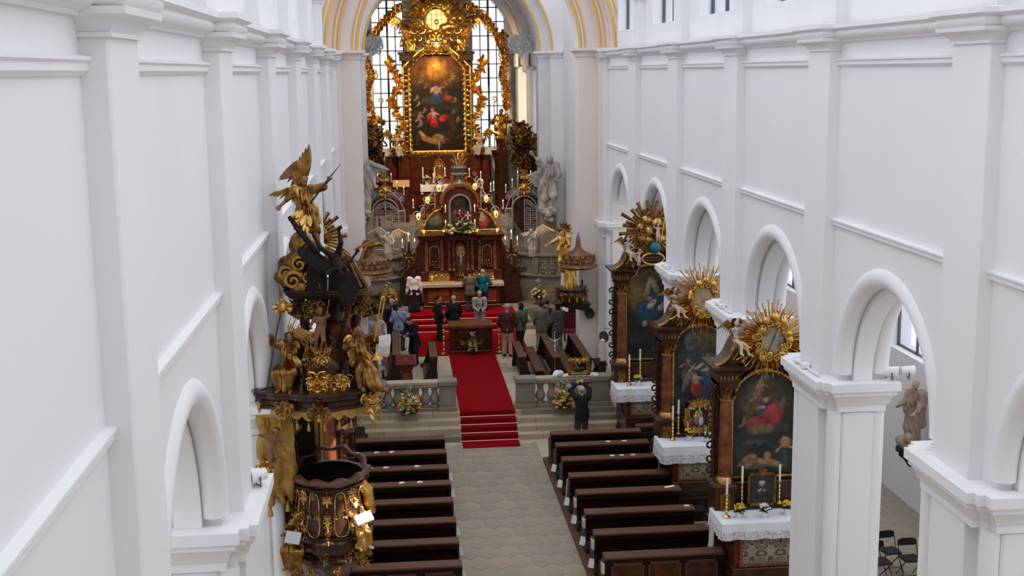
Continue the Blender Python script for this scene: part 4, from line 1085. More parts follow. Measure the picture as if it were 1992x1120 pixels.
# paschal candle and processional crucifix
t = thing('paschal_candle', 'tall cream paschal candle in a dark holder by the right pier', 'candle', (6.5, 38.6, ZF))
obj('holder', MB().lathe([(.3, 0), (.3, .06), (.16, .1), (.07, .16), (.06, .5), (.12, .55), (.12, .98), (.1, 1.0)], 14), 'dark_wood', t, smooth=40)
obj('candle', MB().lathe([(.075, .98), (.075, 1.68), (.03, 1.72), (.003, 1.71)], 14), 'wax_old', t, smooth=40)
t = thing('iron_candle_stand', 'small dark iron candle stand at the foot of the paschal candle', 'stand', (6.22, 38.3, ZF))
obj('tripod', MB().lathe([(.1, 0), (.02, .05), (.015, .45), (.06, .5), (.06, .52)], 10), 'iron', t, smooth=40)
t = thing('processional_crucifix', 'silver crucifix on a thin pole before the chancel bench', 'crucifix', (5.02, 39.3, ZF))
obj('foot', MB().lathe([(.16, 0), (.15, .03), (.03, .06), (.02, .1)], 14), 'iron', t)
obj('pole', MB().tube([(0, 0, .05), (0, 0, 1.25)], .014, 8), 'brass', t)
cx = obj('cross', MB().bbox(-.014, .014, -.01, .01, 1.2, 1.86, .003), 'iron_pale', t)
for s in (-1, 1): obj('cross_arm', MB().tube([(0, 0, 1.55), (s*.09, 0, 1.57), (s*.19, 0, 1.66)], .012, 6), 'silver', cx)
statue('corpus', '', '', (0, -.04, 1.24), 0, .40, dict(hand_r=(-.36, 0, 1.0), hand_l=(.36, 0, 1.0), nod=15, foot_r=(-.015, 0, .04), foot_l=(.015, -.02, .04), toe_r=(0, -.06, -.05), toe_l=(0, -.06, -.05)), ('silver',)*4, parent=t, nude=True, hair=None, vox=.008)
# gilt casket on white cloth
t = thing('casket_cloth', 'white cloth on the right balustrade rail under the gilt casket', 'cloth', (5.45, 36.95, 0))
V = []; nx, ny = 24, 5
for j in range(ny):
    for i in range(nx): x = -.62+1.24*i/(nx-1); y = -.2+.4*j/(ny-1); V.append((x, y, ZF+.978+.012*math.sin(i*1.7+j)))
V2 = [(x, y, z-.01) for x, y, z in V]; F = []
for j in range(ny-1):
    for i in range(nx-1): a = j*nx+i; F += [(a, a+1, a+nx+1, a+nx), (a+nx*ny+nx, a+nx*ny+nx+1, a+nx*ny+1, a+nx*ny)]
cl = MB().add(V+V2, F); obj('cloth_top', cl, 'linen', t, smooth=60)
obj('cloth_bunch', sdf_mesh('cloth_bunch', [('e', (-.62, -.05, ZF+1.05), (.15, .13, .09), None, None, (.02, 5, (-.6, 0, 1.5), 0)), ('e', (-.72, -.1, ZF+1.0), (.1, .1, .07), None)], .02, .05), 'linen', t)
t = thing('gilt_casket', 'gilt rococo glass casket standing on the white cloth', 'casket', (5.47, 36.98, ZF+1.0))
fr = MB()
for x in (-.3, .3):
    for y in (-.14, .14): fr.bbox(x-.035, x+.035, y-.03, y+.03, 0, .42, .01)
for z in (0.0, .38):
    fr.bbox(-.34, .34, -.17, -.11, z, z+.06, .01); fr.bbox(-.34, .34, .11, .17, z, z+.06, .01); fr.bbox(-.34, -.27, -.17, .17, z, z+.06, .01); fr.bbox(.27, .34, -.17, .17, z, z+.06, .01)
obj('frame', fr, 'gold_bright', t)
obj('crest', rocaille(MB(), (0, -.16, .46), .62, .2, (1, 0, 0), (0, 0, 1), (0, -1, 0), seed=2, n=7), 'gold_bright', t, smooth=40)
obj('glass', MB().box(-.27, .27, -.125, -.12, .05, .39), 'window_glass', t)
obj('cushion', sdf_mesh('cushion', [('e', (0, .02, .13), (.22, .08, .08), None)], .02, .03), 'brown_wood', t)
# candle on gilt stand with flowers at the left of the steps
t = thing('gilt_candle_stand', 'cream candle on a gilt scrolled stand wreathed in yellow flowers', 'candle stand', (-.72, 37.45, ZF))
st = MB().lathe([(.16, 0), (.15, .05), (.05, .1), (.035, .3), (.07, .45), (.04, .6), (.07, .75), (.03, .95), (.1, 1.12), (.1, 1.15)], 12)
rocaille(st, (0, -.08, .6), .3, .8, (1, 0, 0), (0, 0, 1), (0, -1, 0), seed=5, n=7); obj('stand', st, 'gold_dark', t, smooth=40)
obj('candle', MB().lathe([(.055, 1.1), (.055, 1.98), (.02, 2.02), (.003, 2.0)], 12), 'wax', t, smooth=40)
pts = [(.13*math.cos(i*2.4), .13*math.sin(i*2.4), 1.22+.1*((i*7) % 5)/5) for i in range(22)]
obj('blossoms', blossoms(MB(), pts[:14], .05, 3), 'yellow_petal', t); obj('blossoms', blossoms(MB(), pts[14:], .05, 4), 'orange_petal', t)
# red velvet chairs near the right pier
for i, (x, y, l) in enumerate(((6.55, 45.9, 'red velvet armchair before the right chancel wall'), (6.62, 43.9, 'red velvet stool behind the dark bench end'))):
    t = thing('velvet_chair', l, 'chair', (x, y, ZF), rad(10))
    obj('seat', MB().bbox(-.3, .3, -.28, .28, .4, .52, .04), 'red_velvet', t)
    if i == 0: obj('backrest', MB().bbox(-.3, .3, .24, .32, .5, 1.15, .05), 'red_velvet', t)
    for sx in (-1, 1):
        for sy in (-1, 1): obj('leg', MB().bbox(sx*.24-.03, sx*.24+.03, sy*.22-.03, sy*.22+.03, 0, .4, .008), 'dark_wood', t)
# wall cross, wreaths on the right pier
t = thing('wall_cross', 'thin dark wooden cross fixed to the right chancel pier', 'cross', (6.42, 42.46, 2.75))
obj('upright', MB().bbox(-.02, .02, -.03, .03, 0, .95, .005), 'dark_wood', t); obj('crossbar', MB().bbox(-.16, .16, -.03, .03, .62, .66, .005), 'dark_wood', t)
def wreath(label, loc, s):
    t = thing('wreath', label, 'wreath', loc); mb = MB(); rnd = random.Random(3)
    for i in range(60):
        a = i*2*PI/60; c = np.array((math.cos(a)*.07*s, 0, math.sin(a)*.11*s)); mb.petal(c, (math.cos(a+1)*1, -.4+rnd.uniform(-.5, .2), math.sin(a+1)), (0, -1, 0), .15*s, .06*s, th=.2, curl=.2, n=4)
    obj('leaves', mb, 'leaf', t); obj('ring', MB().tube(circ((0, 0, 0), 1, 20, rx=.07*s, ry=.11*s), .07*s, 6, closed=True), 'leaf', t)
wreath('dark green wreath on the chancel pier below the cross', (6.66, 42.4, 2.5), 1.0)
wreath('dark green wreath beside the paschal candle', (6.84, 40.45, 2.05), 1.0)
obj('bracket', MB().tube([(0, 0, .25), (.12, .05, .27), (.22, .1, .25)], .014, 6), 'iron', bpy.data.objects['wreath.001'])
# ------------------------------------------------------------------ visitors
def person(label, x, y, z, face, h, pose, top, bottom, hair, hem=0.0, sleeve=1., skirt=False, female=0, fat=1.08, extra=None, group='visitors in the chancel'):
    # face: 0 looks at the loft, 180 away from it
    t = thing('person', label, 'person', (x, y, z), rad(face), group)
    J = skeleton(pose); vox = .02; hs = h
    P = body_prims(J, female, fat)+head_prims(J)
    for n, s in (('r', -1), ('l', 1)): P += hand_prims(J, n, h, s)
    obj('body', sdf_mesh('body', scaled(P, hs), .0145, .022), 'skin', t)
    T = J['T']
    R = [('e', J['chest'], (.1*fat, .066*fat, .105), T), ('e', J['belly'], (.088*fat, .063*fat, .09), T), ('e', J['pel']+T@np.array((0, 0, .02)), (.092*fat, .068*fat, .065), T), ('c', J['shr'], J['shl'], .046, .046)]
    if hem:
        for s in (-1, 1): R.append(('c', J['pel']+T@np.array((s*.04, 0, .02)), J['pel']+T@np.array((s*.05, .0, -hem)), .062*fat, .064*fat))
    for n in 'rl':
        R.append(('c', J['sh'+n], J['sh'+n]+(J['el'+n]-J['sh'+n])*min(1, sleeve*1.6), .04, .035))
        if sleeve > .7: R.append(('c', J['el'+n], J['el'+n]+(J['wr'+n]-J['el'+n])*.92, .034, .027))
    R = fold(R, .0035, 7, J['pel'], len(label) % 7)
    obj('jacket' if sleeve > .7 else 'shirt', sdf_mesh('jacket', scaled(R, hs, grow=.012), vox, .04), top, t)
    B = [('e', J['pel'], (.088*fat, .066*fat, .06), None)]
    for n in 'rl':
        if skirt: B += [('c', J['hip'+n], J['kn'+n], .07, .07), ('c', J['kn'+n], J['an'+n]+np.array((0, 0, .03)), .07, .075)]
        else: B += [('c', J['hip'+n], J['kn'+n], .062, .046), ('c', J['kn'+n], J['an'+n]+np.array((0, 0, .005)), .045, .038)]
    if skirt: B.append(('c', (J['hipr']+J['hipl'])/2, (J['anr']+J['anl'])/2+np.array((0, 0, .03)), .08, .08))
    obj('skirt' if skirt else 'trousers', sdf_mesh('trousers', scaled(fold(B, .003, 5, J['pel'], 2), hs, grow=.01), vox, .03), bottom, t)
    for n in 'rl': obj('shoe', sdf_mesh('shoe', scaled(foot_prims(J, n, 1.12), hs, grow=.003), .017, .02), 'shoe', t)
    obj('hair', sdf_mesh('hair', scaled(hair_prims(J, hair[0]), hs), .016, .02), hair[1], t)
    if extra: extra(t, J, h)
    return t
def ex_backpack(m):
    def f(t, J, h):
        c = (J['chest']+J['T']@np.array((0, .105, -.03)))*h
        b = obj('backpack', sdf_mesh('backpack', [('e', c, (.15, .1, .22), None), ('e', c+np.array((0, .06, -.08)), (.11, .07, .1), None)], .022, .06), m, t)
        for s in (-1, 1): obj('strap', MB().tube([(J['sh'+('l' if s > 0 else 'r')]*h*np.array((.75, 1, 1))+np.array((0, .09, .03))), (J['chest']+np.array((s*.06, -.085, .05)))*h, (J['belly']+np.array((s*.085, -.03, 0)))*h], .017, 6, flat=.5), m, b)
    return f
def ex_straps(t, J, h):
    for s in (-1, 1): obj('strap', MB().tube([(J['neck']+np.array((s*.06, .05, .005)))*h, (J['neck']+np.array((s*.065, -.05, -.02)))*h, (J['chest']+np.array((s*.065, -.078, .0)))*h, (J['belly']+np.array((s*.09, -.03, 0)))*h], .018, 6, flat=.5), 'black', t)
    ex_camera(t, J, h)
    obj('belt', MB().tube([tuple(v) for v in circ((J['pel']+np.array((0, 0, .035)))*h, 1, 20, (1, 0, 0), (0, 1, 0), .185, .14)], .02, 6, closed=True), 'black', t)
    gl = MB().tube([(J['head']+np.array((-.04, -.056, .004)))*h, (J['head']+np.array((.04, -.056, .004)))*h], .008, 5); obj('glasses', gl, 'black', t)
def ex_camera(t, J, h):
    c = (J['wrr']+J['wrl'])/2*h; d = np.array((0, -.05, .0))
    b = obj('camera', MB().bbox(-.07, .07, -.04, .04, -.05, .05, .012, o=c+d), 'black', t)
    obj('lens', MB().lathe([(.035, 0), (.04, .03), (.04, .1), (.03, .1)], 12, T=np.array([[1, 0, 0], [0, 0, -1], [0, 1, 0]]), o=None) if False else MB().tube([c+d+np.array((0, -.04, 0)), c+d+np.array((0, -.13, 0))], .038, 12), 'black', b)
def ex_paper(t, J, h):
    c = J['wrr']*h; obj('paper_sheet', MB().bbox(-.11, .11, -.15, .02, 0, .006, .002, o=c+np.array((.0, -.06, .03))), 'paper', t)
def ex_bag(m, s=1):
    def f(t, J, h):
        b = obj('shoulder_bag', MB().bbox(-.12, .12, -.05, .05, -.13, .13, .03, o=(J['pel']+np.array((s*.12, .02, -.0)))*h), m, t)
        obj('strap', MB().tube([(J['pel']+np.array((s*.12, .03, .06)))*h, (J['chest']+np.array((0, .09, .04)))*h, (J['sh'+('r' if s > 0 else 'l')]+np.array((s*.05, .03, .055)))*h, (J['chest']+np.array((0, -.09, .04)))*h, (J['pel']+np.array((s*.12, -.03, .06)))*h], .013, 6), m, b)
    return f
def ex_tie(t, J, h):
    f = lambda x, y, z: (J['chest']+J['T']@np.array((x, y, z)))*h
    s = obj('shirt_front', MB().tube([f(0, -.07, .09), f(0, -.082, .02), f(0, -.08, -.09)], [.05, .045, .02], 8, flat=.35), 'white_shirt', t)
    obj('tie', MB().tube([f(0, -.083, .085), f(0, -.098, .02), f(0, -.095, -.08)], [.014, .02, .024], 6, flat=.4), 'black', s)
def ex_scarf(t, J, h):
    P = [('c', (J['neck']+np.array((-.04, -.03, 0)))*h, (J['neck']+np.array((.04, -.03, 0)))*h, .05, .05), ('c', (J['neck']+np.array((.02, -.05, 0)))*h, (J['belly']+np.array((.03, -.085, .02)))*h, .045, .05), ('c', (J['neck']+np.array((-.03, -.05, 0)))*h, (J['belly']+np.array((-.04, -.085, .05)))*h, .045, .05)]
    obj('scarf', sdf_mesh('scarf', P, .018, .02), 'white_shirt', t)
rel = dict(foot_r=(-.075, .02, .035), foot_l=(.07, -.03, .035))
front = dict(hand_r=(-.06, -.17, .60), hand_l=(.06, -.17, .60), foot_r=(-.075, .02, .035), foot_l=(.08, -.03, .035))
person('woman with long dark hair in a pale jacket and black skirt left of the altar', .56, 50.35, 1.14+.018, 180, 1.78, dict(hand_r=(-.17, -.02, .46), hand_l=(.17, -.02, .46)), 'cream_wool', 'black_cloth', ('long', 'hair_dark'), hem=.09, skirt=True, female=1, fat=1.02)
person('blond woman with a tan backpack, lilac shirt and black skirt', -.9, 43.5, ZF, 185, 1.84, rel, 'lilac_shirt', 'black_cloth', ('bob', 'hair_blond'), hem=.05, skirt=True, female=1, fat=1., extra=ex_backpack('tan_pack'))
person('man in a black suit and tie facing the loft', -.36, 46.5, ZF, 10, 1.84, dict(hand_r=(-.16, -.06, .5), hand_l=(.13, -.12, .58), look=-10), 'black_cloth', 'black_cloth', ('bald', 'hair_dark'), hem=.06, extra=ex_tie)
person('man in a blue shirt with a diagonal bag strap, back turned', -.08, 45.4, ZF, 170, 1.8, dict(hand_r=(-.12, -.16, .6), hand_l=(.12, -.15, .6), nod=18, lean=6), 'blue_shirt', 'dark_jeans', ('short', 'hair_dark'), fat=1.15, hem=.05, extra=ex_bag('black', -1))
person('man in a black suit bending his head over a camera beside the lectern bench', .42, 43.1, ZF, 318, 1.84, dict(lean=16, pelvis=(0, .03, .53), hand_r=(-.07, -.25, .62), hand_l=(.05, -.25, .62), nod=26, foot_r=(-.08, .06, .035), foot_l=(.08, -.02, .035)), 'black_cloth', 'black_cloth', ('short', 'hair_dark'), hem=.12, extra=ex_camera)
person('dark haired man in black, side on, left of the free altar', 1.44, 46.9, ZF, 110, 1.8, dict(hand_r=(-.14, -.05, .5), hand_l=(.12, -.12, .6), look=-8), 'black_cloth', 'black_cloth', ('short', 'hair_dark'), hem=.08)
person('white haired man in a black coat holding a paper, back turned', 2.04, 46.8, ZF, 190, 1.8, dict(hand_r=(-.15, -.12, .52), hand_l=(.15, -.02, .5), nod=10), 'black_cloth', 'dark_jeans', ('short', 'hair_grey'), hem=.16, fat=1.2, extra=ex_paper)
person('dark coated visitor standing before the altar with back turned', 2.88, 50.2, 1.158, 180, 1.74, dict(hand_r=(-.1, -.15, .58), hand_l=(.1, -.15, .58), nod=12), 'brown_jacket', 'dark_jeans', ('short', 'hair_dark'), hem=.1)
person('grey haired visitor in a teal jacket leaning towards the altar', 3.42, 50.3, 1.158, 172, 1.74, dict(hand_r=(-.15, -.14, .6), hand_l=(.12, -.2, .62), lean=6, nod=5), 'teal', 'navy_cloth', ('short', 'hair_grey'), hem=.05)
person('man in a checked short sleeved shirt with camera and backpack, facing the loft', 3.1, 47.6, ZF, 0, 1.84, front, 'white_check', 'khaki', ('bald', 'hair_grey'), sleeve=.5, hem=.02, fat=1.15, extra=ex_straps)
person('grey haired visitor in a maroon jacket and tan trousers, right of the free altar', 3.86, 43.9, ZF, 165, 1.98, dict(hand_r=(-.14, -.1, .55), hand_l=(.14, -.1, .55), nod=8), 'maroon', 'tan_trouser', ('short', 'hair_grey'), hem=.03)
person('dark haired woman in a grey jacket with a dark green backpack', 4.44, 44.7, ZF, 215, 1.84, dict(hand_r=(-.1, -.16, .6), hand_l=(.12, -.12, .58), look=25, foot_l=(.06, .08, .035), foot_r=(-.07, -.1, .035)), 'brown_jacket', 'black_cloth', ('bob', 'hair_dark'), female=1, hem=.06, extra=ex_backpack('leaf'))
person('visitor in an olive hooded jacket, back to the loft', 5.24, 45.0, ZF, 178, 1.78, dict(hand_r=(-.13, -.08, .52), hand_l=(.13, -.08, .52)), 'olive', 'khaki', ('short', 'hair_dark'), hem=.1, fat=1.15)
person('young man in navy looking left beside the olive jacket', 5.56, 45.5, ZF, 110, 1.76, dict(hand_r=(-.1, -.1, .55), hand_l=(.14, -.04, .5)), 'navy_cloth', 'black_cloth', ('short', 'hair_dark'), hem=.05)
person('visitor in a plaid jacket and jeans holding a white paper', 5.8, 44.4, ZF, 200, 1.84, dict(hand_r=(-.14, -.2, .62), hand_l=(.12, -.12, .55), look=30, nod=12), 'plaid', 'jeans', ('bob', 'hair_dark'), hem=.1, fat=1.1, extra=ex_paper)
person('visitor in a dark jacket with pale scarf and blue jeans by the right wall', 6.9, 48.0, ZF, 5, 1.72, dict(hand_r=(-.05, -.16, .62), hand_l=(.05, -.17, .62)), 'navy_cloth', 'jeans', ('short', 'hair_dark'), hem=.07, extra=ex_scarf)
person('photographer in a black jacket raising a camera on the steps', 5.3, 35.2, 0, 183, 1.74, dict(hand_r=(-.06, -.16, 1.0), hand_l=(.07, -.15, .99), elbow_r=(-1, -.1, -.3), elbow_l=(1, -.1, -.3), nod=-12, foot_r=(-.07, 0, .035), foot_l=(.07, 0, .035)), 'black_cloth', 'dark_jeans', ('short', 'hair_grey'), hem=.07, fat=1.15, extra=ex_camera)
# ------------------------------------------------------------------ pulpit on the left nave pier
PO = np.array((-1.24, 19.62, 0))
pul = thing('pulpit', 'gilded walnut pulpit with statue-topped sounding board on the left nave pier', 'pulpit', tuple(PO))
SAINT = ('bronze_flesh', 'gold_dark', 'gold', 'gold_dark')
def ell_path(cx, cy, rx, ry, a0, a1, n, lob=0, nl=0):
    P = []
    for i in range(n+1):
        a = rad(a0+(a1-a0)*i/n); q = 1+lob*math.cos(nl*a); P.append((cx+rx*q*math.cos(a), cy+ry*q*math.sin(a)))
    return P
# basket: lobed, bellied body
prof = [(.30, 2.55), (.42, 2.75), (.60, 2.95), (.86, 3.08), (.95, 3.2), (.90, 3.28), (.98, 3.36), (1.06, 3.46), (1.08, 3.56), (1.02, 3.62), (1.0, 3.66), (1.06, 3.72), (1.04, 3.85), (.97, 4.05), (.93, 4.25), (.94, 4.4), (.97, 4.47), (1.0, 4.5)]
b = MB().lathe([(r, z) for r, z in prof], 64, sx=.62, sy=.74, lob=.028, nl=10, cap=True)
basket = obj('basket', b, 'walnut', pul, smooth=35)
b = MB().lathe([(.86, 4.505), (.84, 4.2), (.82, 3.8), (.02, 3.75)], 40, sx=.62, sy=.74); obj('basket_interior', b, 'interior_shade', pul, smooth=40)
rim = MB(); n = 72; P = []; R = []
for i in range(n):
    a = 2*PI*i/n; P.append((.60*math.cos(a)*(1+.03*math.cos(10*a)), .71*math.sin(a)*(1+.03*math.cos(10*a)), 4.56+.10*max(0, math.sin(a))**2*1.6+.022*math.cos(10*a))); R.append(.066+.014*math.cos(10*a))
rim.tube(P, R, 8, closed=True, flat=.5); obj('rim', rim, 'brown_wood', pul, smooth=60)
m = MB()
for z, s, r in ((4.44, .985, .02), (3.64, 1.045, .028), (3.24, .95, .03)): m.tube([(.62*s*math.cos(a)*(1+.028*math.cos(10*a)), .74*s*math.sin(a)*(1+.028*math.cos(10*a)), z) for a in np.linspace(0, 2*PI, 73)[:-1]], r, 6, closed=True)
obj('basket_moulding', m, 'dark_wood', pul, smooth=60)
def on_basket(adeg, z, off=.0):
    zs = [p[1] for p in prof]; rs = [p[0] for p in prof]; r = float(np.interp(z, zs, rs)); a = rad(adeg)
    q = r*(1+.028*math.cos(10*a))
    nz = np.array((math.cos(a)/.62, math.sin(a)/.74, 0)); nz /= np.linalg.norm(nz)
    return np.array((.62*q*math.cos(a), .74*q*math.sin(a), z))+nz*off, nz
for a0 in (-150, -113, -72, -31):      # gilt loop frames
    P = []
    for t in range(28):
        s = t/28*2*PI; w = 8.5*(1+.25*math.cos(s)*0)*(1 if math.sin(s) > -.2 else 1.25)
        p, nz = on_basket(a0+w*math.copysign(abs(math.cos(s))**.6, math.cos(s)), 4.04+.36*math.copysign(abs(math.sin(s))**.55, math.sin(s)), .012); P.append(p)
    lp = obj('loop_frame', MB().tube(P, .014, 6, closed=True), 'gold', pul, smooth=60)
    for z, da in ((4.05, -7), (4.05, 7), (4.36, 0)):
        p, nz = on_basket(a0+da, z, .02); obj('loop_ornament', rocaille(MB(), p, .11, .12, np.cross((0, 0, 1), nz), (0, 0, 1), nz, seed=int(z*10), n=3), 'gold_dark', lp, smooth=40)
for i, a0 in enumerate((-170, -132, -92, -52, -12)):
    for z, w, h in ((4.3, .16, .22), (3.95, .17, .3), (3.68, .14, .22)): p, nz = on_basket(a0, z, .02); obj('cartouche', rocaille(MB(), p, w, h, np.cross((0, 0, 1), nz), (0, 0, 1), nz, seed=i*3+int(z*10), n=4), 'gold', pul, smooth=40)
for i in range(10):
    p, nz = on_basket(-180+i*20, 3.12 if i % 2 else 3.3, .03); obj('lower_ornament', rocaille(MB(), p, .2, .2, np.cross((0, 0, 1), nz), (0, 0, 1), nz, seed=40+i, n=3), 'gold_dark', pul, smooth=40)
for z in (3.78, 3.45):
    obj('bracket', MB().tube([(-.55, .1, z+.05), (-.72, .1, z), (-.86, .15, z-.02), (-.9, .2, z+.03)], [.12, .14, .12, .05], 10), 'brown_wood', pul, smooth=60)
def pst(name, loc, rz, h, pose, mats=SAINT, **kw):
    return statue(name, '', '', tuple(loc), rad(rz), h, pose, mats, parent=pul, **kw)[0]
SIT = dict(pelvis=(0, .06, .34), sit=1, foot_r=(-.08, -.16, .04), foot_l=(.07, -.2, .04), knee_r=(-.3, -1, .6), knee_l=(.3, -1, .6))
# evangelists seated on the lower roll
st = pst('evangelist', (-.52, -.52, 3.14), -25, 1.12, dict(SIT, hand_r=(-.08, -.26, .56), hand_l=(.14, -.24, .5), nod=18, look=-15), seed=2)
tb = obj('tablet', MB().bbox(-.12, .12, -.02, .02, -.10, .10, .008, T=rot3(-40, 10, 20), o=(.12, -.36, .62)), 'iron_pale', st)
st = pst('evangelist', (.44, -.50, 3.42), 35, .95, dict(SIT, hand_r=(-.2, -.24, .58), hand_l=(.02, -.26, .52), nod=10, look=-30), mats=('marble_gilt', 'gold', 'gold_bright', 'gold_dark'), seed=5)
obj('book', MB().bbox(-.14, .14, -.02, .02, -.09, .09, .008, T=rot3(-50, -15, -20), o=(-.08, -.32, .58)), 'paper', st)
g = MB(); rocaille(g, (.62, -.2, 4.1), .28, .5, (.4, .9, 0), (0, 0, 1), (1, -.4, 0), seed=9, n=6); g.tube([(.5, -.3, 4.42), (.6, -.3, 4.3), (.62, -.32, 4.1), (.7, -.3, 3.9)], [.09, .1, .1, .04], 8); obj('festoon', g, 'gold', pul, smooth=40)
g = MB(); rocaille(g, (.5, -.55, 3.25), .3, .34, (.8, .6, 0), (0, 0, 1), (.6, -.8, 0), seed=19, n=6); obj('console_scrolls', g, 'gold_dark', pul, smooth=40); g = MB(); rocaille(g, (-.52, -.62, 3.0), .34, .3, (.8, -.6, 0), (0, 0, 1), (-.6, -.8, 0), seed=29, n=6); obj('console_scrolls', g, 'gold_dark', pul, smooth=40)
# back post with a scroll on the left of the rim
p = MB().bbox(-.72, -.52, .1, .35, 4.3, 5.05, .02); p.tube([(-.62, -.02, 4.4), (-.64, -.06, 4.75), (-.66, .02, 5.0), (-.64, .12, 5.08), (-.6, .14, 5.0)], [.09, .1, .09, .07, .05], 8)
obj('stair_post', p, 'walnut', pul, smooth=40)
g = MB(); rocaille(g, (-.62, -.16, 4.62), .16, .3, (1, 0, 0), (0, 0, 1), (0, -1, 0), seed=3, n=4); obj('post_ornament', g, 'gold', pul, smooth=40); g = MB(); rocaille(g, (-.6, .3, 5.35), .22, .6, (1, 0, 0), (0, 0, 1), (0, -1, 0), seed=6, n=6); obj('post_ornament', g, 'gold', pul, smooth=40)
bp = obj('back_board', MB().bbox(-.7, -.25, .8, .9, 3.6, 5.8, .02), 'dark_wood', pul)
obj('gilt_strip', MB().box(-.28, -.23, .78, .82, 4.4, 5.8), 'gold', bp)
# sounding board
BZ = 5.72
plan = [(-.68, 1.55), (-.68, .2), (-1.03, -.42), (-.86, -.5), (-.72, -.62), (-.5, -.64), (-.36, -.72), (-.2, -.8), (.0, -.82), (.18, -.78), (.3, -.7), (.46, -.68), (.56, -.56), (.72, -.5), (.84, -.42), (.86, -.2), (.74, -.04), (.78, .2), (.74, .5), (.8, .8), (.6, 1.2), (.3, 1.55)]
def smooth_path(P, k=3):
    P = [np.array(p, float) for p in P]; out = []
    for i in range(len(P)-1):
        p0, p1, p2, p3 = P[max(i-1, 0)], P[i], P[i+1], P[min(i+2, len(P)-1)]
        for t in np.arange(k)/k: out.append(.5*((2*p1)+(-p0+p2)*t+(2*p0-5*p1+4*p2-p3)*t*t+(-p0+3*p1-3*p2+p3)*t**3))
    out.append(P[-1]); return out
sp = smooth_path(plan, 3)
prof = [(-.12, 0), (-.04, 0), (-.02, .03), (.02, .06), (.02, .1), (-.01, .13), (.0, .18), (.06, .23), (.09, .24), (.09, .29), (.12, .31), (.12, .35), (-.12, .36)]
sb = MB(); pp = [tuple(q) for q in sp]
area = sum(pp[i][0]*pp[(i+1) % len(pp)][1]-pp[(i+1) % len(pp)][0]*pp[i][1] for i in range(len(pp)))
if area < 0: pp = pp[::-1]
sb.sweep(prof, pp, closed=True, z=BZ); sb.prism(pp, BZ+.05, BZ+.33, 'z')
board = obj('sounding_board', sb, 'walnut', pul, smooth=35)
fr = MB(); front = [p for p in pp if p[1] < .9]
L = 0; pts = []
fp = smooth_path(front, 3); N = len(fp)
for i in range(N-1):
    a, b2 = fp[i]*.985, fp[i+1]*.985; s0 = .03+.07*abs(math.sin(i*PI/12)); s1 = .03+.07*abs(math.sin((i+1)*PI/12))
    V = [(a[0], a[1], BZ+.04), (b2[0], b2[1], BZ+.04), (b2[0]*1.012, b2[1]*1.012, BZ-s1), (a[0]*1.012, a[1]*1.012, BZ-s0)]; V += [(x*.985, y*.985, z) for x, y, z in V]
    fr.add(V, [(0, 1, 2, 3), (7, 6, 5, 4), (2, 6, 7, 3), (0, 4, 5, 1)])
obj('lambrequin', fr, 'gold_cloth', pul)
for i in range(6, N-1, 12):
    a = fp[i]*.99
    obj('tassel', MB().lathe([(.004, .0), (.006, -.06), (.018, -.07), (.014, -.09), (.022, -.11), (.028, -.18), (.024, -.19)], 8, c=(a[0], a[1], BZ-.07)), 'gold_cloth', pul, smooth=50)
for i, (x, y, w, h, s) in enumerate(((-.62, -.68, .3, .32, 4), (-.08, -.95, .34, .3, 7), (.72, -.66, .32, .42, 2))):
    nz = np.array((x, y-.2, 0)); nz /= np.linalg.norm(nz); g = MB(); rocaille(g, (x, y, BZ+.12), w, h, np.cross((0, 0, 1), nz), (0, 0, 1), nz, seed=s, n=6); obj('board_ornament', g, ('gold_dark', 'gold_dark', 'gold')[i], pul, smooth=40)
g = MB()
for x, y, w, h, s in ((-.1, -.72, .3, .34, 31), (.16, -.68, .3, .26, 32), (.3, -.6, .22, .36, 33)): rocaille(g, (x, y, BZ+.46), w, h, (1, 0, 0), (0, 0, 1), (0, -1, 0), seed=s, n=7)
obj('crest_ornament', g, 'gold_bright', pul, smooth=40)
# gilt curtain on the left with a cherub and tassels
q = []
for i in range(6): q.append(('c', (-1.0+.07*i, -.42+.03*i, 5.78), (-1.0+.075*i, -.42+.04*i, 4.95-.22*(i % 3)), .08, .10, (.03, 9, (-.85, 0, 5), i)))
for i in range(5): q.append(('c', (-.92+.07*i, -.42+.03*i, 5.0), (-.95+.09*i, -.42+.04*i, 4.2+.12*(i % 2)), .09, .06, (.03, 9, (-.85, 0, 5), i)))
cur = obj('curtain', sdf_mesh('curtain', q, .022, .04), 'gold_cloth', pul)
for x, y, z in ((-.95, -.42, 4.1), (-.68, -.32, 4.14), (-1.0, -.42, 4.42)): obj('tassel', MB().lathe([(.01, .04), (.03, 0), (.022, -.02), (.035, -.05), (.045, -.14), (.03, -.15)], 8, c=(x, y, z)), 'gold_cloth', cur, smooth=50)
pst('cherub', (-.86, -.62, 4.86), 20, .62, dict(hand_r=(-.3, -.1, .9), hand_l=(.26, -.12, .5), lean=15, foot_l=(.08, .12, .12), side=15), mats=('bronze_flesh', 'gold', 'gold', 'gold_dark'), nude=True, child=True, seed=4, vox=.011)
g = MB(); rocaille(g, (-.98, -.56, 4.78), .3, .36, (1, 0, 0), (0, 0, 1), (0, -1, 0), seed=12, n=6); obj('curtain_ornament', g, 'gold', pul, smooth=40)
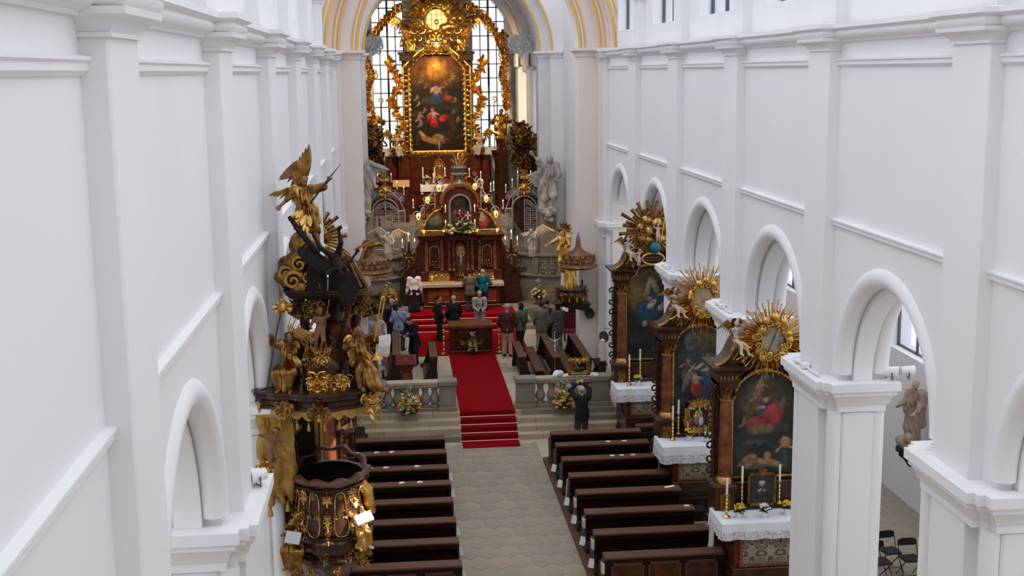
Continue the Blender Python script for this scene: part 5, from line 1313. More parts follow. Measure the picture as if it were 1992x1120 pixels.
# upper stage on the board: scrolled supports, base shell, upper cornice
BT = BZ+.34
for i, (x, y) in enumerate(((-.3, .0), (-.02, -.22), (.5, .05), (.2, .5))):
    s = 1 if x > .1 else -1
    v = MB().tube([(x+s*.22, y-.1, BT), (x+s*.24, y-.1, BT+.25), (x+s*.1, y-.05, BT+.6), (x, y, BT+.9), (x+s*.02, y, BT+1.15), (x+s*.1, y-.02, BT+1.4)], [.13, .12, .09, .08, .085, .1], 10)
    o = obj('scroll_support', v, 'walnut', pul, smooth=60)
    g = MB(); acanthus_ring(g, (x+s*.06, y-.02, BT+1.08), .1, .34, 9, .5, 2); rocaille(g, (x+s*.1, y-.14, BT+1.25), .26, .3, (1, 0, 0), (0, 0, 1), (0, -1, 0), seed=50+i, n=6); obj('gilt_scroll', rocaille(MB(), (x+s*.2, y-.2, BT+.5), .2, .5, (1, 0, 0), (0, 0, 1), (0, -1, 0), seed=60+i, n=5), 'gold_dark', o, smooth=40)
    obj('gilt_capital', g, 'gold_dark', o, smooth=40)
obj('core_drum', MB().lathe([(.34, BT), (.3, BT+.3), (.2, BT+.7), (.18, BT+1.1), (.3, BT+1.45)], 20, c=(.06, .3, 0)), 'dark_wood', pul, smooth=40)
sh = []
for i in range(7):
    a = -60+20*i; sh.append(('c', (.0, -.35, BT+.02), (.0+.2*math.sin(rad(a)), -.4, BT+.38*math.cos(rad(a*.7))+.05), .05, .075))
obj('shell_base', sdf_mesh('shell_base', sh, .02, .03), 'brown_wood', pul)
g = MB(); rocaille(g, (-.02, -.5, BT+.58), .42, .3, (1, 0, 0), (0, 0, 1), (0, -1, 0), seed=71, n=7); obj('shell_crest', g, 'gold', pul, smooth=40)
cp = [(-.56, .9), (-.56, -.1), (-.44, -.28), (-.2, -.34), (.1, -.3), (.34, -.32), (.62, -.2), (.7, .1), (.66, .9)]
cp = [tuple(q) for q in smooth_path(cp, 3)]
if sum(cp[i][0]*cp[(i+1) % len(cp)][1]-cp[(i+1) % len(cp)][0]*cp[i][1] for i in range(len(cp))) < 0: cp = cp[::-1]
cz = BT+1.42; u = MB().sweep([(-.1, 0), (-.02, 0), (.0, .03), (.04, .06), (.04, .09), (.07, .11), (.07, .14), (-.1, .15)], cp, closed=True, z=cz); u.prism(cp, cz+.02, cz+.14, 'z'); obj('upper_cornice', u, 'walnut', pul, smooth=35)
# angel with a staff, putto, musician, double bass
st = pst('staff_angel', (-.56, -.42, BT), -12, 1.14, dict(SIT, hand_r=(-.20, -.09, .76), hand_l=(.1, -.3, .5), look=25, nod=12, twist=8), seed=3)
sf = obj('staff', MB().tube([(-.90, -.47, 6.12), (-.76, -.54, 6.8), (-.62, -.6, 7.36)], .014, 6), 'brown_wood', pul)
g = MB(); rays(g, (-.6, -.61, 7.42), .02, .15, 9, (1, 0, 0), (0, 0, 1), (0, -1, 0), w=.06); g.ball((-.6, -.61, 7.42), .08, 8, 6); obj('staff_head', g, 'gold', sf)
wing(st, (-.04, .12, .78), 1, .34, .44, 'gold', name='wing'); 
st = pst('putto', (-.04, -.46, BT+.62), -10, .66, dict(hand_r=(-.16, -.2, .6), hand_l=(.24, -.16, .95), look=15, foot_r=(-.1, -.04, .06), foot_l=(.1, .1, .1), twist=15), mats=('bronze_flesh', 'gold_dark', 'gold', 'gold_dark'), nude=True, child=True, seed=8, vox=.011)
obj('stick', MB().tube([(.2, -.14, .85), (.02, -.2, -.1)], .009, 6), 'gold_dark', st)
st = pst('musician_angel', (.58, -.42, BT), 28, 1.22, dict(SIT, hand_r=(-.22, -.2, .62), hand_l=(.16, -.3, .72), nod=-5, look=20, foot_l=(.12, -.34, .04)), seed=7)
g = MB()
for o in (0, .06): g.tube([(.1+o, -.3, .78), (.26+o, -.26, 1.42)], .011, 6)
g.tube([(.26, -.26, 1.42), (.275, -.26, 1.46), (.32, -.26, 1.46), (.32, -.26, 1.42)], .011, 6); g.tube([(.19, -.28, 1.1), (.24, -.28, 1.1)], .009, 6); g.lathe([(.012, 0), (.03, -.14), (.1, -.24), (.1, -.25), (.02, -.16)], 12, c=(.14, -.3, .74)); obj('trombone', g, 'gold_bright', st, smooth=40)
ms = obj('music_sheet', MB().tube([(0, 0, .17), (.012, -.012, .1), (0, -.02, 0), (.012, -.01, -.12), (.0, .015, -.17)], .1, 4, flat=.05, up=(0, 1, 0), T=rot3(0, 6, -5), o=(.2, -.42, .72)), 'silver', st)
lines = MB()
for k in range(7): lines.box(.14, .26, -.436, -.43, .62+.03*k, .624+.03*k)
obj('music_lines', lines, 'iron', st)
cel = [(-.05, -.42), (-.16, -.36), (-.2, -.2), (-.14, -.04), (-.12, .08), (-.17, .2), (-.13, .32), (-.04, .37), (.04, .37), (.13, .32), (.17, .2), (.12, .08), (.14, -.04), (.2, -.2), (.16, -.36), (.05, -.42)]
Tc = rot3(10, 14, 24); oc = (.2, -.3, BT+.68)
ce = obj('double_bass', MB().prism([tuple(q) for q in smooth_path(cel+[cel[0]], 2)][:-1], -.07, .07, 'y', T=Tc, o=oc), 'cherry_wood', pul)
obj('neck', MB().merge(MB().box(-.025, .025, -.1, -.04, -.05, .78), Tc, oc), 'dark_wood', ce)
for x in (-.07, .07): obj('sound_hole', MB().merge(MB().tube([(x-.02, -.073, .0), (x, -.073, -.08), (x+.02, -.073, -.16)], .008, 5), Tc, oc), 'black', ce)
# gilt clouds, volute, archangel and the fallen one on top
TZ = cz+.14
clouds('cloud', [(-.5, -.05, TZ+.1), (-.36, -.15, TZ+.14), (-.46, 0, TZ+.34), (-.3, -.02, TZ+.5), (-.24, .0, TZ+.66), (-.1, .1, TZ+.3), (-.2, .1, TZ+.12)], .21, 5, 'gold_dark', pul, vox=.022, k=.02)
g = MB()
for x, y, z, r in ((-.44, -.32, TZ+.17, .15), (-.56, -.2, TZ+.26, .12), (-.34, -.26, TZ+.42, .13), (-.2, -.3, TZ+.2, .1), (-.22, -.2, TZ+.66, .11)): g.scroll((x, y, z), r, 1.5, (1, 0, 0), (0, 0, 1), .5, w=.32, n=6, seg=12)
obj('cloud_curl', g, 'gold', pul, smooth=60)
for y0, y1 in ((-.25, -.1), (.05, .2)):
    v = [(.1, 0), (.72, 0), (.66, .08), (.56, .28), (.44, .5), (.34, .6), (.24, .6), (.16, .5), (.12, .3)]
    obj('roof_volute', MB().prism([(x, z+TZ) for x, z in v], y0, y1, 'y'), 'dark_wood', pul)
g = MB()
for k in range(3): g.tube([(.72-.1*k, -.27, TZ+.03), (.62-.09*k, -.28, TZ+.25), (.5-.07*k, -.27, TZ+.48), (.36-.04*k, -.26, TZ+.6)], .022, 6)
g.petal((.52, -.1, TZ+.6), (1, 0, .35), (0, 0, 1), .42, .14, curl=.1); rocaille(g, (.28, -.3, TZ+.4), .24, .4, (1, 0, 0), (0, 0, 1), (0, -1, 0), seed=13, n=6); obj('volute_gilding', g, 'gold_dark', pul, smooth=40)
st = pst('archangel', (-.22, -.02, TZ+.62), 12, 1.18, dict(lean=-6, side=-4, hand_r=(-.34, -.02, .60), hand_l=(.30, -.12, .93), look=20, tilt=10, nod=10, foot_l=(.16, -.12, .02), foot_r=(-.05, .05, .04), knee_l=(.3, -1, .1)), robe='tunic', seed=5)
wing(st, (-.03, .12, .85), -1, .34, .36, 'gold_dark', lift=.5); wing(st, (.0, .14, .86), -1, .12, .5, 'bronze_flesh', lift=1.6, seed=2)
g = MB()
for i in range(7): g.petal((-.1+.025*i, .05, .98+.03*i), (-.22+.06*i, .1, 1.), (0, -1, 0), .30+.035*i, .11, curl=-.1)
obj('raised_wing', g, 'gold_dark', st)
obj('spear', MB().tube([(.04, -.2, .74), (.34, -.16, 1.1), (.56, -.14, 1.34)], [.016, .014, .004], 6), 'dark_wood', st)
g = MB()
for i in range(10): a = i*.63; g.petal((.02*math.cos(a), -.05, .62+.03*math.sin(a)), (-1+.12*i, -.3+.1*(i % 3), -.35-.05*i), (0, -1, .3), .26+.05*(i % 3), .12, curl=.25)
obj('sash', g, 'gold', st, smooth=60)
DEV = ('black_figure',)*4
st = pst('fallen_angel', (.16, -.4, TZ+1.02), 0, .9, dict(lean=25, hand_r=(-.42, -.1, .5), hand_l=(.2, -.34, .86), nod=20, foot_r=(-.14, -.12, .1), foot_l=(.28, .05, .12), knee_l=(.8, -.6, .3), knee_r=(-.3, -1, .3)), mats=DEV, nude=True, seed=6, hair='curly')
st.rotation_euler = (rad(18), rad(172), rad(10))
mb = MB()
w0 = np.array((0, .08, .72))
for s, tip in ((-1, (-.05, .1, 1.34)), (1, (.5, .1, .2))):
    for k in range(5):
        d = np.array(tip)-w0+np.array((s*.07*k, 0, -.04*k)); mb.petal(w0+np.array((s*.02*k, 0, 0)), d, (0, 1, 0), np.linalg.norm(d)*(1-.1*k), .17, th=.12, curl=.1)
obj('bat_wing', mb, 'black_figure', st)
mb = MB().petal((-.1, -.42, TZ+.62), (-.05, -.02, -1), (0, -1, 0), .92, .2, th=.15, curl=-.1, n=6); mb.petal((-.02, -.44, TZ+.6), (.12, -.02, -1), (0, -1, 0), .7, .16, th=.15, curl=-.1, n=6); mb.tube([(-.04, -.42, TZ+.62), (-.3, -.36, TZ+.95), (-.46, -.3, TZ+1.18)], [.05, .05, .03], 7); obj('drooping_wing', mb, 'black_figure', pul, smooth=50)
# ------------------------------------------------------------------ side altars against the west faces of the piers
def arch_outline(w, h, k):      # k: 'round' or 'ears'; relative top height over u in 0..1
    def f(u):
        x = abs(u-.5)*2
        if k == 'round':
            e = .93
            if x > e: return 1-.42*w/h
            return 1-.40*w/h+(.40*w/h)*math.sqrt(max(0, 1-(x/e)**2))
        if x > .82: return 1-.36*w/h
        if x > .55: return 1-.20*w/h+.0*(x)-.09*w/h*((x-.55)/.27)**2
        return 1-.13*w/h+.13*w/h*math.sqrt(max(0, 1-(x/.55)**2))
    return f
def frame_path(f, x0, z0, w, h, y, n=44):
    P = [(x0, y, z0), (x0, y, z0+h*f(0.0)*.5)]
    for i in range(n+1): u = i/n; P.append((x0+u*w, y, z0+h*f(min(max(u, .001), .999))))
    P += [(x0+w, y, z0+h*f(1)*.5), (x0+w, y, z0)]
    return P
def balus_col(r, z0, z1): 
    h = z1-z0
    return [(r*1.35, z0), (r*1.35, z0+.05), (r*1.15, z0+.07), (r*1.25, z0+.11), (r*1.02, z0+.14), (r*1.05, z0+h*.35), (r*.88, z1-.3), (r*.88, z1)]
def side_altar(label, x, y, paint, pz0, pz1, pk, pw, ent, gz, gr, kind, mz, cloth_z, seed):
    t = thing('side_altar', label, 'altar', (x, y, 0))
    pod = MB().bbox(-.9, 1.28, -1.5, .6, 0, .28, .02); pod.bbox(-.86, 1.2, -1.25, .6, .28, .52, .02); obj('podium', pod, 'pew_wood', t)
    me = obj('mensa', MB().bbox(-.86, .95, -.98, 0, .52, cloth_z-.01, .02), 'cherry_wood', t)
    obj('mensa_base', MB().bbox(-.9, 1.0, -1.06, 0, .52, mz-.08, .02), 'walnut', me)
    an = obj('antependium', MB().bbox(-.72, .72, -1.0, -.97, mz, cloth_z-.25, .006), 'brocade', me)
    D_ = Paint(150, 60, (.25, .205, .15), seed+9, .12); X_, Y_ = D_.U*3.5, D_.V*1.3+.1
    f_ = np.cos(2*PI*X_)+np.cos(2*PI*Y_)+.9*np.cos(2*PI*(X_+Y_*.9))+.9*np.cos(2*PI*(X_-Y_*.9)); b_ = (np.sin(4.2*f_) > .1)[..., None]
    D_.C = np.where(b_, D_.C*.42, D_.C*1.25)
    D_.obj('brocade_panel', an, lambda u: 1, -1.006, 1.40, cloth_z-.29-mz, -.70, mz+.02)
    b = MB()
    for a0, a1, c0, c1 in ((-.76, -.7, mz-.05, cloth_z-.2), (.7, .76, mz-.05, cloth_z-.2), (-.76, .76, mz-.06, mz), ): b.bbox(a0, a1, -1.03, -.98, c0, c1, .008)
    obj('panel_frame', b, 'amber_wood', me)
    # predella and pedestals
    pr = MB().bbox(-.9, .9, -.12, .5, .52, pz0-.12, .02); pr.bbox(-.62, .62, -.3, 0, .52, cloth_z+.12, .02); obj('predella', pr, 'walnut', t)
    for s in (-1, 1):
        p = MB().bbox(s*.88-.22, s*.88+.22, -.3, .3, 1.5, pz0-.1, .02); p.bbox(min(s*.5, s*.9), max(s*.5, s*.9), -.28, .3, .52, 1.52, .02); p.bbox(s*.88-.26, s*.88+.26, -.34, .34, pz0-.2, pz0-.12, .02); p.bbox(s*.88-.26, s*.88+.26, -.34, .34, 1.5, 1.62, .02)
        po = obj('pedestal', p, 'walnut', t)
        g = MB().bbox(s*.88-.11, s*.88+.11, -.325, -.3, 1.78, pz0-.3, .008); rocaille(g, (s*.88, -.34, (1.78+pz0-.3)/2), .18, .4, (1, 0, 0), (0, 0, 1), (0, -1, 0), seed=seed, n=4); obj('gilt_panel', g, 'gold_dark', po, smooth=40)
        z0, z1 = pz0-.12, ent-.5
        co = obj('column', MB().lathe(balus_col(.135, z0, z1), 18, c=(s*.86, -.12, 0)), 'red_marble', t, smooth=40)
        obj('gilt_base', MB().lathe([(.19, z0+.02), (.19, z0+.08), (.16, z0+.14), (.15, z0+.16)], 16, c=(s*.86, -.12, 0)), 'gold', co, smooth=40); g = MB(); acanthus_ring(g, (s*.86, -.12, z1-.26), .13, .4, 9, .35, 2); obj('gilt_collar', MB().lathe([(.13, z1-.28), (.15, z1-.27), (.15, z1-.24), (.13, z1-.23)], 14, c=(s*.86, -.12, 0)), 'gold', co, smooth=40)
        obj('gilt_capital', g, 'gold', co, smooth=40)
        # entablature block over the column
        P = [(s*.86-.2, .35), (s*.86-.2, -.34), (s*.86+.2, -.34), (s*.86+.2, .35)]
        if sum(P[i][0]*P[(i+1) % 4][1]-P[(i+1) % 4][0]*P[i][1] for i in range(4)) < 0: P = P[::-1]
        e = MB().sweep([(-.1, 0), (0, 0), (.0, .1), (.03, .12), (.03, .26), (.06, .3), (.1, .36), (.16, .4), (.18, .41), (.18, .47), (-.1, .49)], P, closed=True, z=ent-.47); e.prism(P, ent-.45, ent, 'z')
        eo = obj('entablature', e, 'walnut', t, smooth=35)
        g = MB(); 
        for k in range(5): g.bbox(s*.86-.2+.08*k, s*.86-.15+.08*k, -.375, -.33, ent-.3, ent-.2, .008)
        g.lathe([(.2, ent-.46), (.22, ent-.44), (.2, ent-.42)], 4, c=(s*.86, -.12, 0)); obj('gilt_dentils', g, 'gold_dark', eo)
        # open fretwork scrolls on the outer side
        g = MB(); zz = np.linspace(pz0+.1, ent-.7, 7)
        for k, z in enumerate(zz): g.scroll((s*1.13, .05, z), .13, s*(1.35 if k % 2 else -1.35), (1, 0, 0), (0, 0, 1), PI/2*(1 if k % 2 else -1), w=.22, n=6, seg=12)
        g.tube([(s*1.05, .05, pz0), (s*1.08, .05, (pz0+ent)/2), (s*1.05, .05, ent-.6)], .04, 6); obj('fretwork', g, 'walnut', t, smooth=50)
        # rising volute on top
        P = [(s*a, ent+b) for a, b in ((1.14, 0), (1.0, .05), (.9, .12), (.83, .22), (.78, .34), (.72, .47), (.62, .57), (.5, .61), (.42, .56), (.45, .47), (.5, .40), (.48, .02))]
        v = obj('volute', MB().prism(P, -.3, .3, 'y'), 'walnut', t)
        g = MB().tube([(a, -.31, b) for a, b in P[:9]], .045, 6); g.tube([(a-s*.13, -.31, b-.0) for a, b in P[2:8]], .025, 6); g.bbox(min(s*.5, s*.62), max(s*.5, s*.62), -.34, -.28, ent+.04, ent+.42, .02); rocaille(g, (s*.56, -.34, ent+.25), .16, .4, (1, 0, 0), (0, 0, 1), (0, -1, 0), seed=seed+2, n=4); obj('volute_gilding', g, 'gold_dark', v, smooth=40)
    obj('retable', MB().bbox(-1.0, 1.0, .0, .5, pz0-.12, ent-.05, .02), 'dark_wood', t)
    top = MB().prism([(-.8, ent-.1), (.8, ent-.1), (.6, ent+.3), (.3, ent+.66), (-.3, ent+.66), (-.6, ent+.3)], .05, .4, 'y'); obj('attic', top, 'dark_wood', t)
    h = pz1-pz0; f = arch_outline(pw, h, pk)
    pic = paint.obj('altar_painting', t, f, -.03, pw, h, -pw/2, pz0)
    fp = frame_path(f, -pw/2-.02, pz0-.02, pw+.04, h+.03, -.05); fp2 = [fp[0]]
    for q in fp[1:]:
        if np.linalg.norm(np.array(q)-np.array(fp2[-1])) > .012: fp2.append(q)
    g = MB().tube(fp2+[(pw/2-.1, -.05, pz0-.02), (-pw/2+.1, -.05, pz0-.02)], .045, 6, closed=True, up=(0, 1, 0)); 
    for k in range(0, len(fp2)): q = fp2[k]; g.ball((q[0], q[1]-.04, q[2]), .022, 5, 4) if k % 2 else None
    obj('gilt_frame', g, 'gold', t, smooth=50)
    # glory
    if kind != 'tall':
        gl = obj('glory_rays', rays(MB(), (0, -.36, gz), .3, gr*1.06, 90, (1, 0, 0), (0, 0, 1), (0, -1, 0), seed, w=.026), 'gold_bright', t)
        pts = [(.31*math.cos(rad(a)), -.40, gz+.37*math.sin(rad(a))) for a in range(0, 360, 30)]
        clouds('cloud_wreath', pts, .115, seed, 'gold', gl, vox=.018, k=.015)
        g = MB(); rnd = random.Random(seed)
        for a in range(15, 375, 30): g.scroll((.32*math.cos(rad(a)), -.5, gz+.38*math.sin(rad(a))), .085, 1.6, (1, 0, 0), (0, 0, 1), rnd.uniform(0, 6), w=.3, n=6, seg=10)
        for c in ((-.16, .42), (.02, .5), (.2, .4)): g.ball((c[0], -.5, gz+c[1]), .085, 8, 6)
        obj('cloud_curls', g, 'gold_bright', gl, smooth=60)
        P = Paint(26, 30, (.36, .27, .14), seed+3, .3)
        if kind == 'arrow': P.blob(.6, .6, .5, .1, (.25, .27, .28), .8, 10); P.blob(.8, .35, .15, .25, (.22, .2, .2), .8)
        else: P.C[...] = P.C*1.15; P.blob(.42, .42, .1, .1, (.45, .12, .08), .6); P.blob(.6, .42, .1, .1, (.45, .12, .08), .6)
        op = P.obj('medallion', gl, lambda u: 1, -.44, .46, .58, -.23, gz-.29)
        if kind == 'arrow': obj('arrow', MB().tube([(-.1, -.47, gz-.26), (.1, -.47, gz+.26)], .008, 5), 'black', op)
    else:
        gl = obj('glory_rays', rays(MB(), (-.05, -.2, gz), .4, gr, 40, (1, 0, 0), (0, 0, 1), (0, -1, 0), seed, w=.09), 'gold_dark', t)
        g = MB()
        for i in range(26): a = i*2.4; q = .46*math.sqrt(i/26); g.scroll((-.05+q*math.cos(a), -.3-.12*(1-q), gz+q*math.sin(a)*1.1), .12, 1.4, (1, 0, 0), (0, 0, 1), a, w=.3, n=6, seg=9)
        obj('cloud_curls', g, 'gold_dark', gl, smooth=50)
        clouds('cloud_bank', [(-.05+.3*math.cos(a), -.22, gz+.3*math.sin(a)) for a in np.arange(0, 6.2, .7)]+[(-.05, -.25, gz)], .2, seed, 'gold', gl, vox=.03)
        og = obj('orb', MB().ball((.05, -.5, gz-.45), .17, 16, 10), 'globe_teal', t, smooth=True)
        obj('orb_cross', MB().tube([(.2, -.6, gz-.3), (.3, -.6, gz+.4)], .014, 6).tube([(.22, -.6, gz+.4), (.38, -.6, gz+.4)], .014, 6), 'gold_bright', og)
        statue('christ_child', '', '', (.12, -.55, gz-.28), 0, .5, dict(hand_r=(-.24, -.1, .95), hand_l=(.2, -.15, .8)), ('pale_flesh', 'pale_flesh', 'gold', 'gold_dark'), parent=t, nude=True, child=True, vox=.012)
        ca = MB(); ca.lathe([(.3, 0), (.3, .04), (.02, .05)], 28, sy=.5, T=np.array([[1, 0, 0], [0, 0, -1], [0, 1, 0]]), c=(.0, -.42, gz-.8)); co = obj('cartouche', ca, 'dark_wood', t)
        obj('cartouche_frame', MB().tube(circ((0, -.46, gz-.8), 1, 36, rx=.32, ry=.17), .035, 6, closed=True), 'gold', co)
        l = MB()
        for k in range(2):
            for q in range(8):
                xx = -.22+.058*q; l.box(xx, xx+.012, -.485, -.47, gz-.78-.075*k, gz-.73-.075*k); l.box(xx, xx+.035, -.485, -.47, gz-.755-.075*k-(q % 3)*.01, gz-.745-.075*k-(q % 3)*.01)
        obj('cartouche_letters', l, 'gold', co)
        statue('putto', '', '', (-.42, -.45, ent+.1), rad(20), .5, dict(hand_r=(-.22, -.2, .8), hand_l=(.2, -.1, .9), lean=10), ('pale_flesh', 'pale_flesh', 'gold', 'gold_dark'), parent=t, nude=True, child=True, seed=3, vox=.012)
    # reclining putto on the left volute
    pu = statue('putto', '', '', (-.68, -.34, ent+.3), rad(30), .8, dict(pelvis=(0, .06, .3), sit=1, lean=-10, hand_r=(-.3, -.22, .66), hand_l=(.3, -.12, .3), foot_r=(-.14, -.24, .0), foot_l=(.16, -.22, -.06), look=20), ('pale_flesh', 'gold', 'gold', 'hair_dark'), parent=t, nude=True, child=True, seed=seed, vox=.012)[0]
    wing(pu, (-.03, .1, .4), -1, .28, .32, 'gold_dark', lift=1.2); wing(pu, (.03, .1, .4), 1, .2, .28, 'gold_dark', lift=1.2, seed=3)
    g = MB()
    for i in range(9): g.petal((-.05+.02*i, -.02, .2), (-1+.25*i, -.3, -.5+.1*(i % 3)), (0, -1, .3), .26, .1, curl=.3)
    obj('drape', g, 'gold', pu, smooth=50)
    return t
def altar_cloth(label, x, y, cz, drop):
    t = thing('altar_cloth', label, 'cloth', (x, y, cz)); w = 1.16
    V = []; nx, ny = 40, 6
    top = MB().bbox(-w, w, -1.08, -.08, .0, .012, .004); obj('cloth_top', top, 'linen', t)
    def drape(P0, P1, out, d):
        mb = MB(); n = 48; Vv = []; F = []
        for th in (0, .006):
            for j in range(7):
                for i in range(n+1):
                    u = i/n; dd = d*(j/6); wv = .018*math.sin(u*n*.62)*(j/6)+.008*math.sin(u*23+1)*(j/6)
                    sc = .012*abs(math.sin(u*n*.5)) if j == 6 else 0
                    p = np.array(P0)*(1-u)+np.array(P1)*u+np.array(out)*(wv+.02*(j/6)-th); Vv.append((p[0], p[1], .008-dd-sc))
        m = 7*(n+1)
        for k in (0, 1):
            for j in range(6):
                for i in range(n): a = k*m+j*(n+1)+i; F.append((a, a+1, a+n+2, a+n+1) if k else (a+n+1, a+n+2, a+1, a))
        return Vv, F, n
    for nm, P0, P1, out in (('front_drop', (-w, -1.085, 0), (w, -1.085, 0), (0, -1, 0)), ('side_drop', (-w-.005, -.1, 0), (-w-.005, -1.08, 0), (-1, 0, 0)), ('side_drop', (w+.005, -.1, 0), (w+.005, -1.08, 0), (1, 0, 0))):
        Vv, F, n = drape(P0, P1, out, drop); m = n+1
        f1 = [f for f in F if max(q % (7*m)//m for q in f) <= 3]; f2 = [f for f in F if max(q % (7*m)//m for q in f) > 3]
        obj(nm, MB().add(Vv, f1), 'linen', t, smooth=True); obj('lace_hem', MB().add(Vv, f2), 'lace', t, smooth=True)
    return t
Y3, Y2, Y1, AX = 24.3, 29.82, 35.35, 7.52
p3 = Paint(64, 104, (.045, .045, .042), 11, .5)
p3.blob(.5, .68, .34, .3, (.15, .11, .05), 1.2); p3.blob(.72, .66, .2, .2, (.07, .06, .05), 1); p3.blob(.45, .82, .2, .1, (.12, .09, .06), .9)
p3.blob(.53, .6, .13, .16, (.05, .07, .13), .5).blob(.62, .56, .14, .2, (.46, .06, .06), .4, -25).blob(.4, .5, .2, .09, (.34, .05, .045), .5, 10).blob(.7, .56, .07, .14, (.33, .05, .05), .5)
p3.blob(.52, .72, .045, .06, (.52, .33, .22), .4).blob(.5, .755, .05, .04, (.12, .06, .03), .6).blob(.45, .64, .06, .025, (.6, .5, .4), .5)
p3.blob(.47, .43, .2, .08, (.22, .15, .1), .7).putto(.42, .83, .3, (.45, .27, .18), 20).putto(.36, .75, .22, (.4, .22, .15)).putto(.78, .66, .26, (.24, .15, .1)).putto(.18, .5, .2, (.3, .16, .1)).putto(.5, .92, .2, (.25, .18, .12))
p3.blob(.42, .3, .3, .05, (.05, .085, .09), 1).person(.85, .2, .5, (.07, .08, .09), (.52, .34, .22), 10).blob(.84, .3, .09, .08, (.42, .26, .13), .6).blob(.6, .1, .2, .055, (.42, .27, .17), .5, -12).blob(.56, .17, .05, .06, (.42, .27, .17), .5).blob(.3, .13, .11, .1, (.42, .24, .14), .6, 20).blob(.36, .07, .17, .05, (.3, .19, .12), .6).blob(.2, .13, .12, .04, (.33, .2, .13), .7, 40)
p2 = Paint(64, 104, (.05, .052, .048), 12, .5)
p2.blob(.62, .83, .3, .2, (.17, .14, .08), 1.1).blob(.5, .62, .4, .08, (.05, .085, .09), .9)
p2.blob(.36, .83, .13, .17, (.19, .17, .14), .6, -20).blob(.33, .76, .1, .1, (.11, .14, .13), .6).blob(.43, .89, .04, .05, (.42, .28, .2), .5).putto(.84, .79, .2, (.42, .2, .14), 10).blob(.88, .78, .1, .06, (.42, .12, .08), .7)
p2.person(.27, .48, .5, (.11, .09, .075), (.48, .32, .22), -6).person(.68, .45, .75, (.045, .075, .12), (.52, .36, .26), 0, 1, (.15, .17, .16)).person(.42, .33, .5, (.4, .055, .04), (.46, .32, .22), 12, 1, (.36, .3, .22)).blob(.25, .34, .05, .2, (.24, .2, .15), .6, -20).blob(.36, .5, .12, .02, (.5, .42, .34), .6, 50).blob(.62, .47, .1, .025, (.5, .38, .3), .5, 10)
p1 = Paint(64, 124, (.03, .026, .022), 13, .5)
p1.blob(.25, .72, .26, .42, (.22, .13, .045), 1, 20).blob(.5, .88, .3, .16, (.10, .08, .05), 1).blob(.62, .62, .34, .12, (.015, .055, .11), .6, 15).blob(.45, .5, .24, .14, (.02, .07, .13), .5, -20).blob(.4, .42, .16, .12, (.015, .06, .10), .5).blob(.82, .56, .16, .07, (.32, .2, .14), .5, 30).blob(.55, .58, .13, .06, (.48, .36, .26), .5, 45).blob(.5, .63, .05, .05, (.4, .24, .15), .5).blob(.46, .74, .05, .22, (.34, .25, .16), .6, -12).blob(.62, .76, .06, .2, (.3, .22, .14), .6, 22).blob(.68, .34, .13, .09, (.5, .045, .05), .5).blob(.62, .36, .06, .04, (.45, .3, .2), .5).blob(.4, .37, .06, .07, (.32, .2, .14), .5)
for _p in (p1, p2, p3): _p.C *= .66
al3 = side_altar('side altar nearest the loft on the right, its medallion crossed by an arrow', AX, Y3, p3, 2.55, 4.8, 'round', 1.38, 5.0, 5.54, .78, 'arrow', .98, 1.87, 1)
al2 = side_altar('middle side altar on the right, two red hearts in its sunburst medallion', AX-.02, Y2, p2, 2.4, 4.62, 'round', 1.32, 4.68, 5.36, .88, 'heart', .95, 1.78, 2)
al1 = side_altar('tall side altar farthest along the right nave wall, with a teal globe on top', AX-.16, Y1, p1, 2.5, 5.3, 'ears', 1.4, 5.25, 6.35, .95, 'tall', 1.05, 1.82, 3)
altar_cloth('white lace-edged cloth on the right side altar nearest the loft', AX, Y3, 1.87, .33)
altar_cloth('white lace-edged cloth on the middle right side altar', AX-.02, Y2, 1.78, .42)
altar_cloth('white lace-edged cloth on the farthest right side altar', AX-.16, Y1, 1.82, .38)
LX = 2*CX-AX
for src, y, l in ((al3, Y3, 'side altar behind the pulpit on the left, only its columns showing'), (al2, Y2, 'middle side altar hidden by the left nave piers'), (al1, Y1, 'far left side altar whose gilt rays show through the arch')):
    dup(src, (LX, y, 0), 0, l)
for g_, pts in (('far', None),): pass
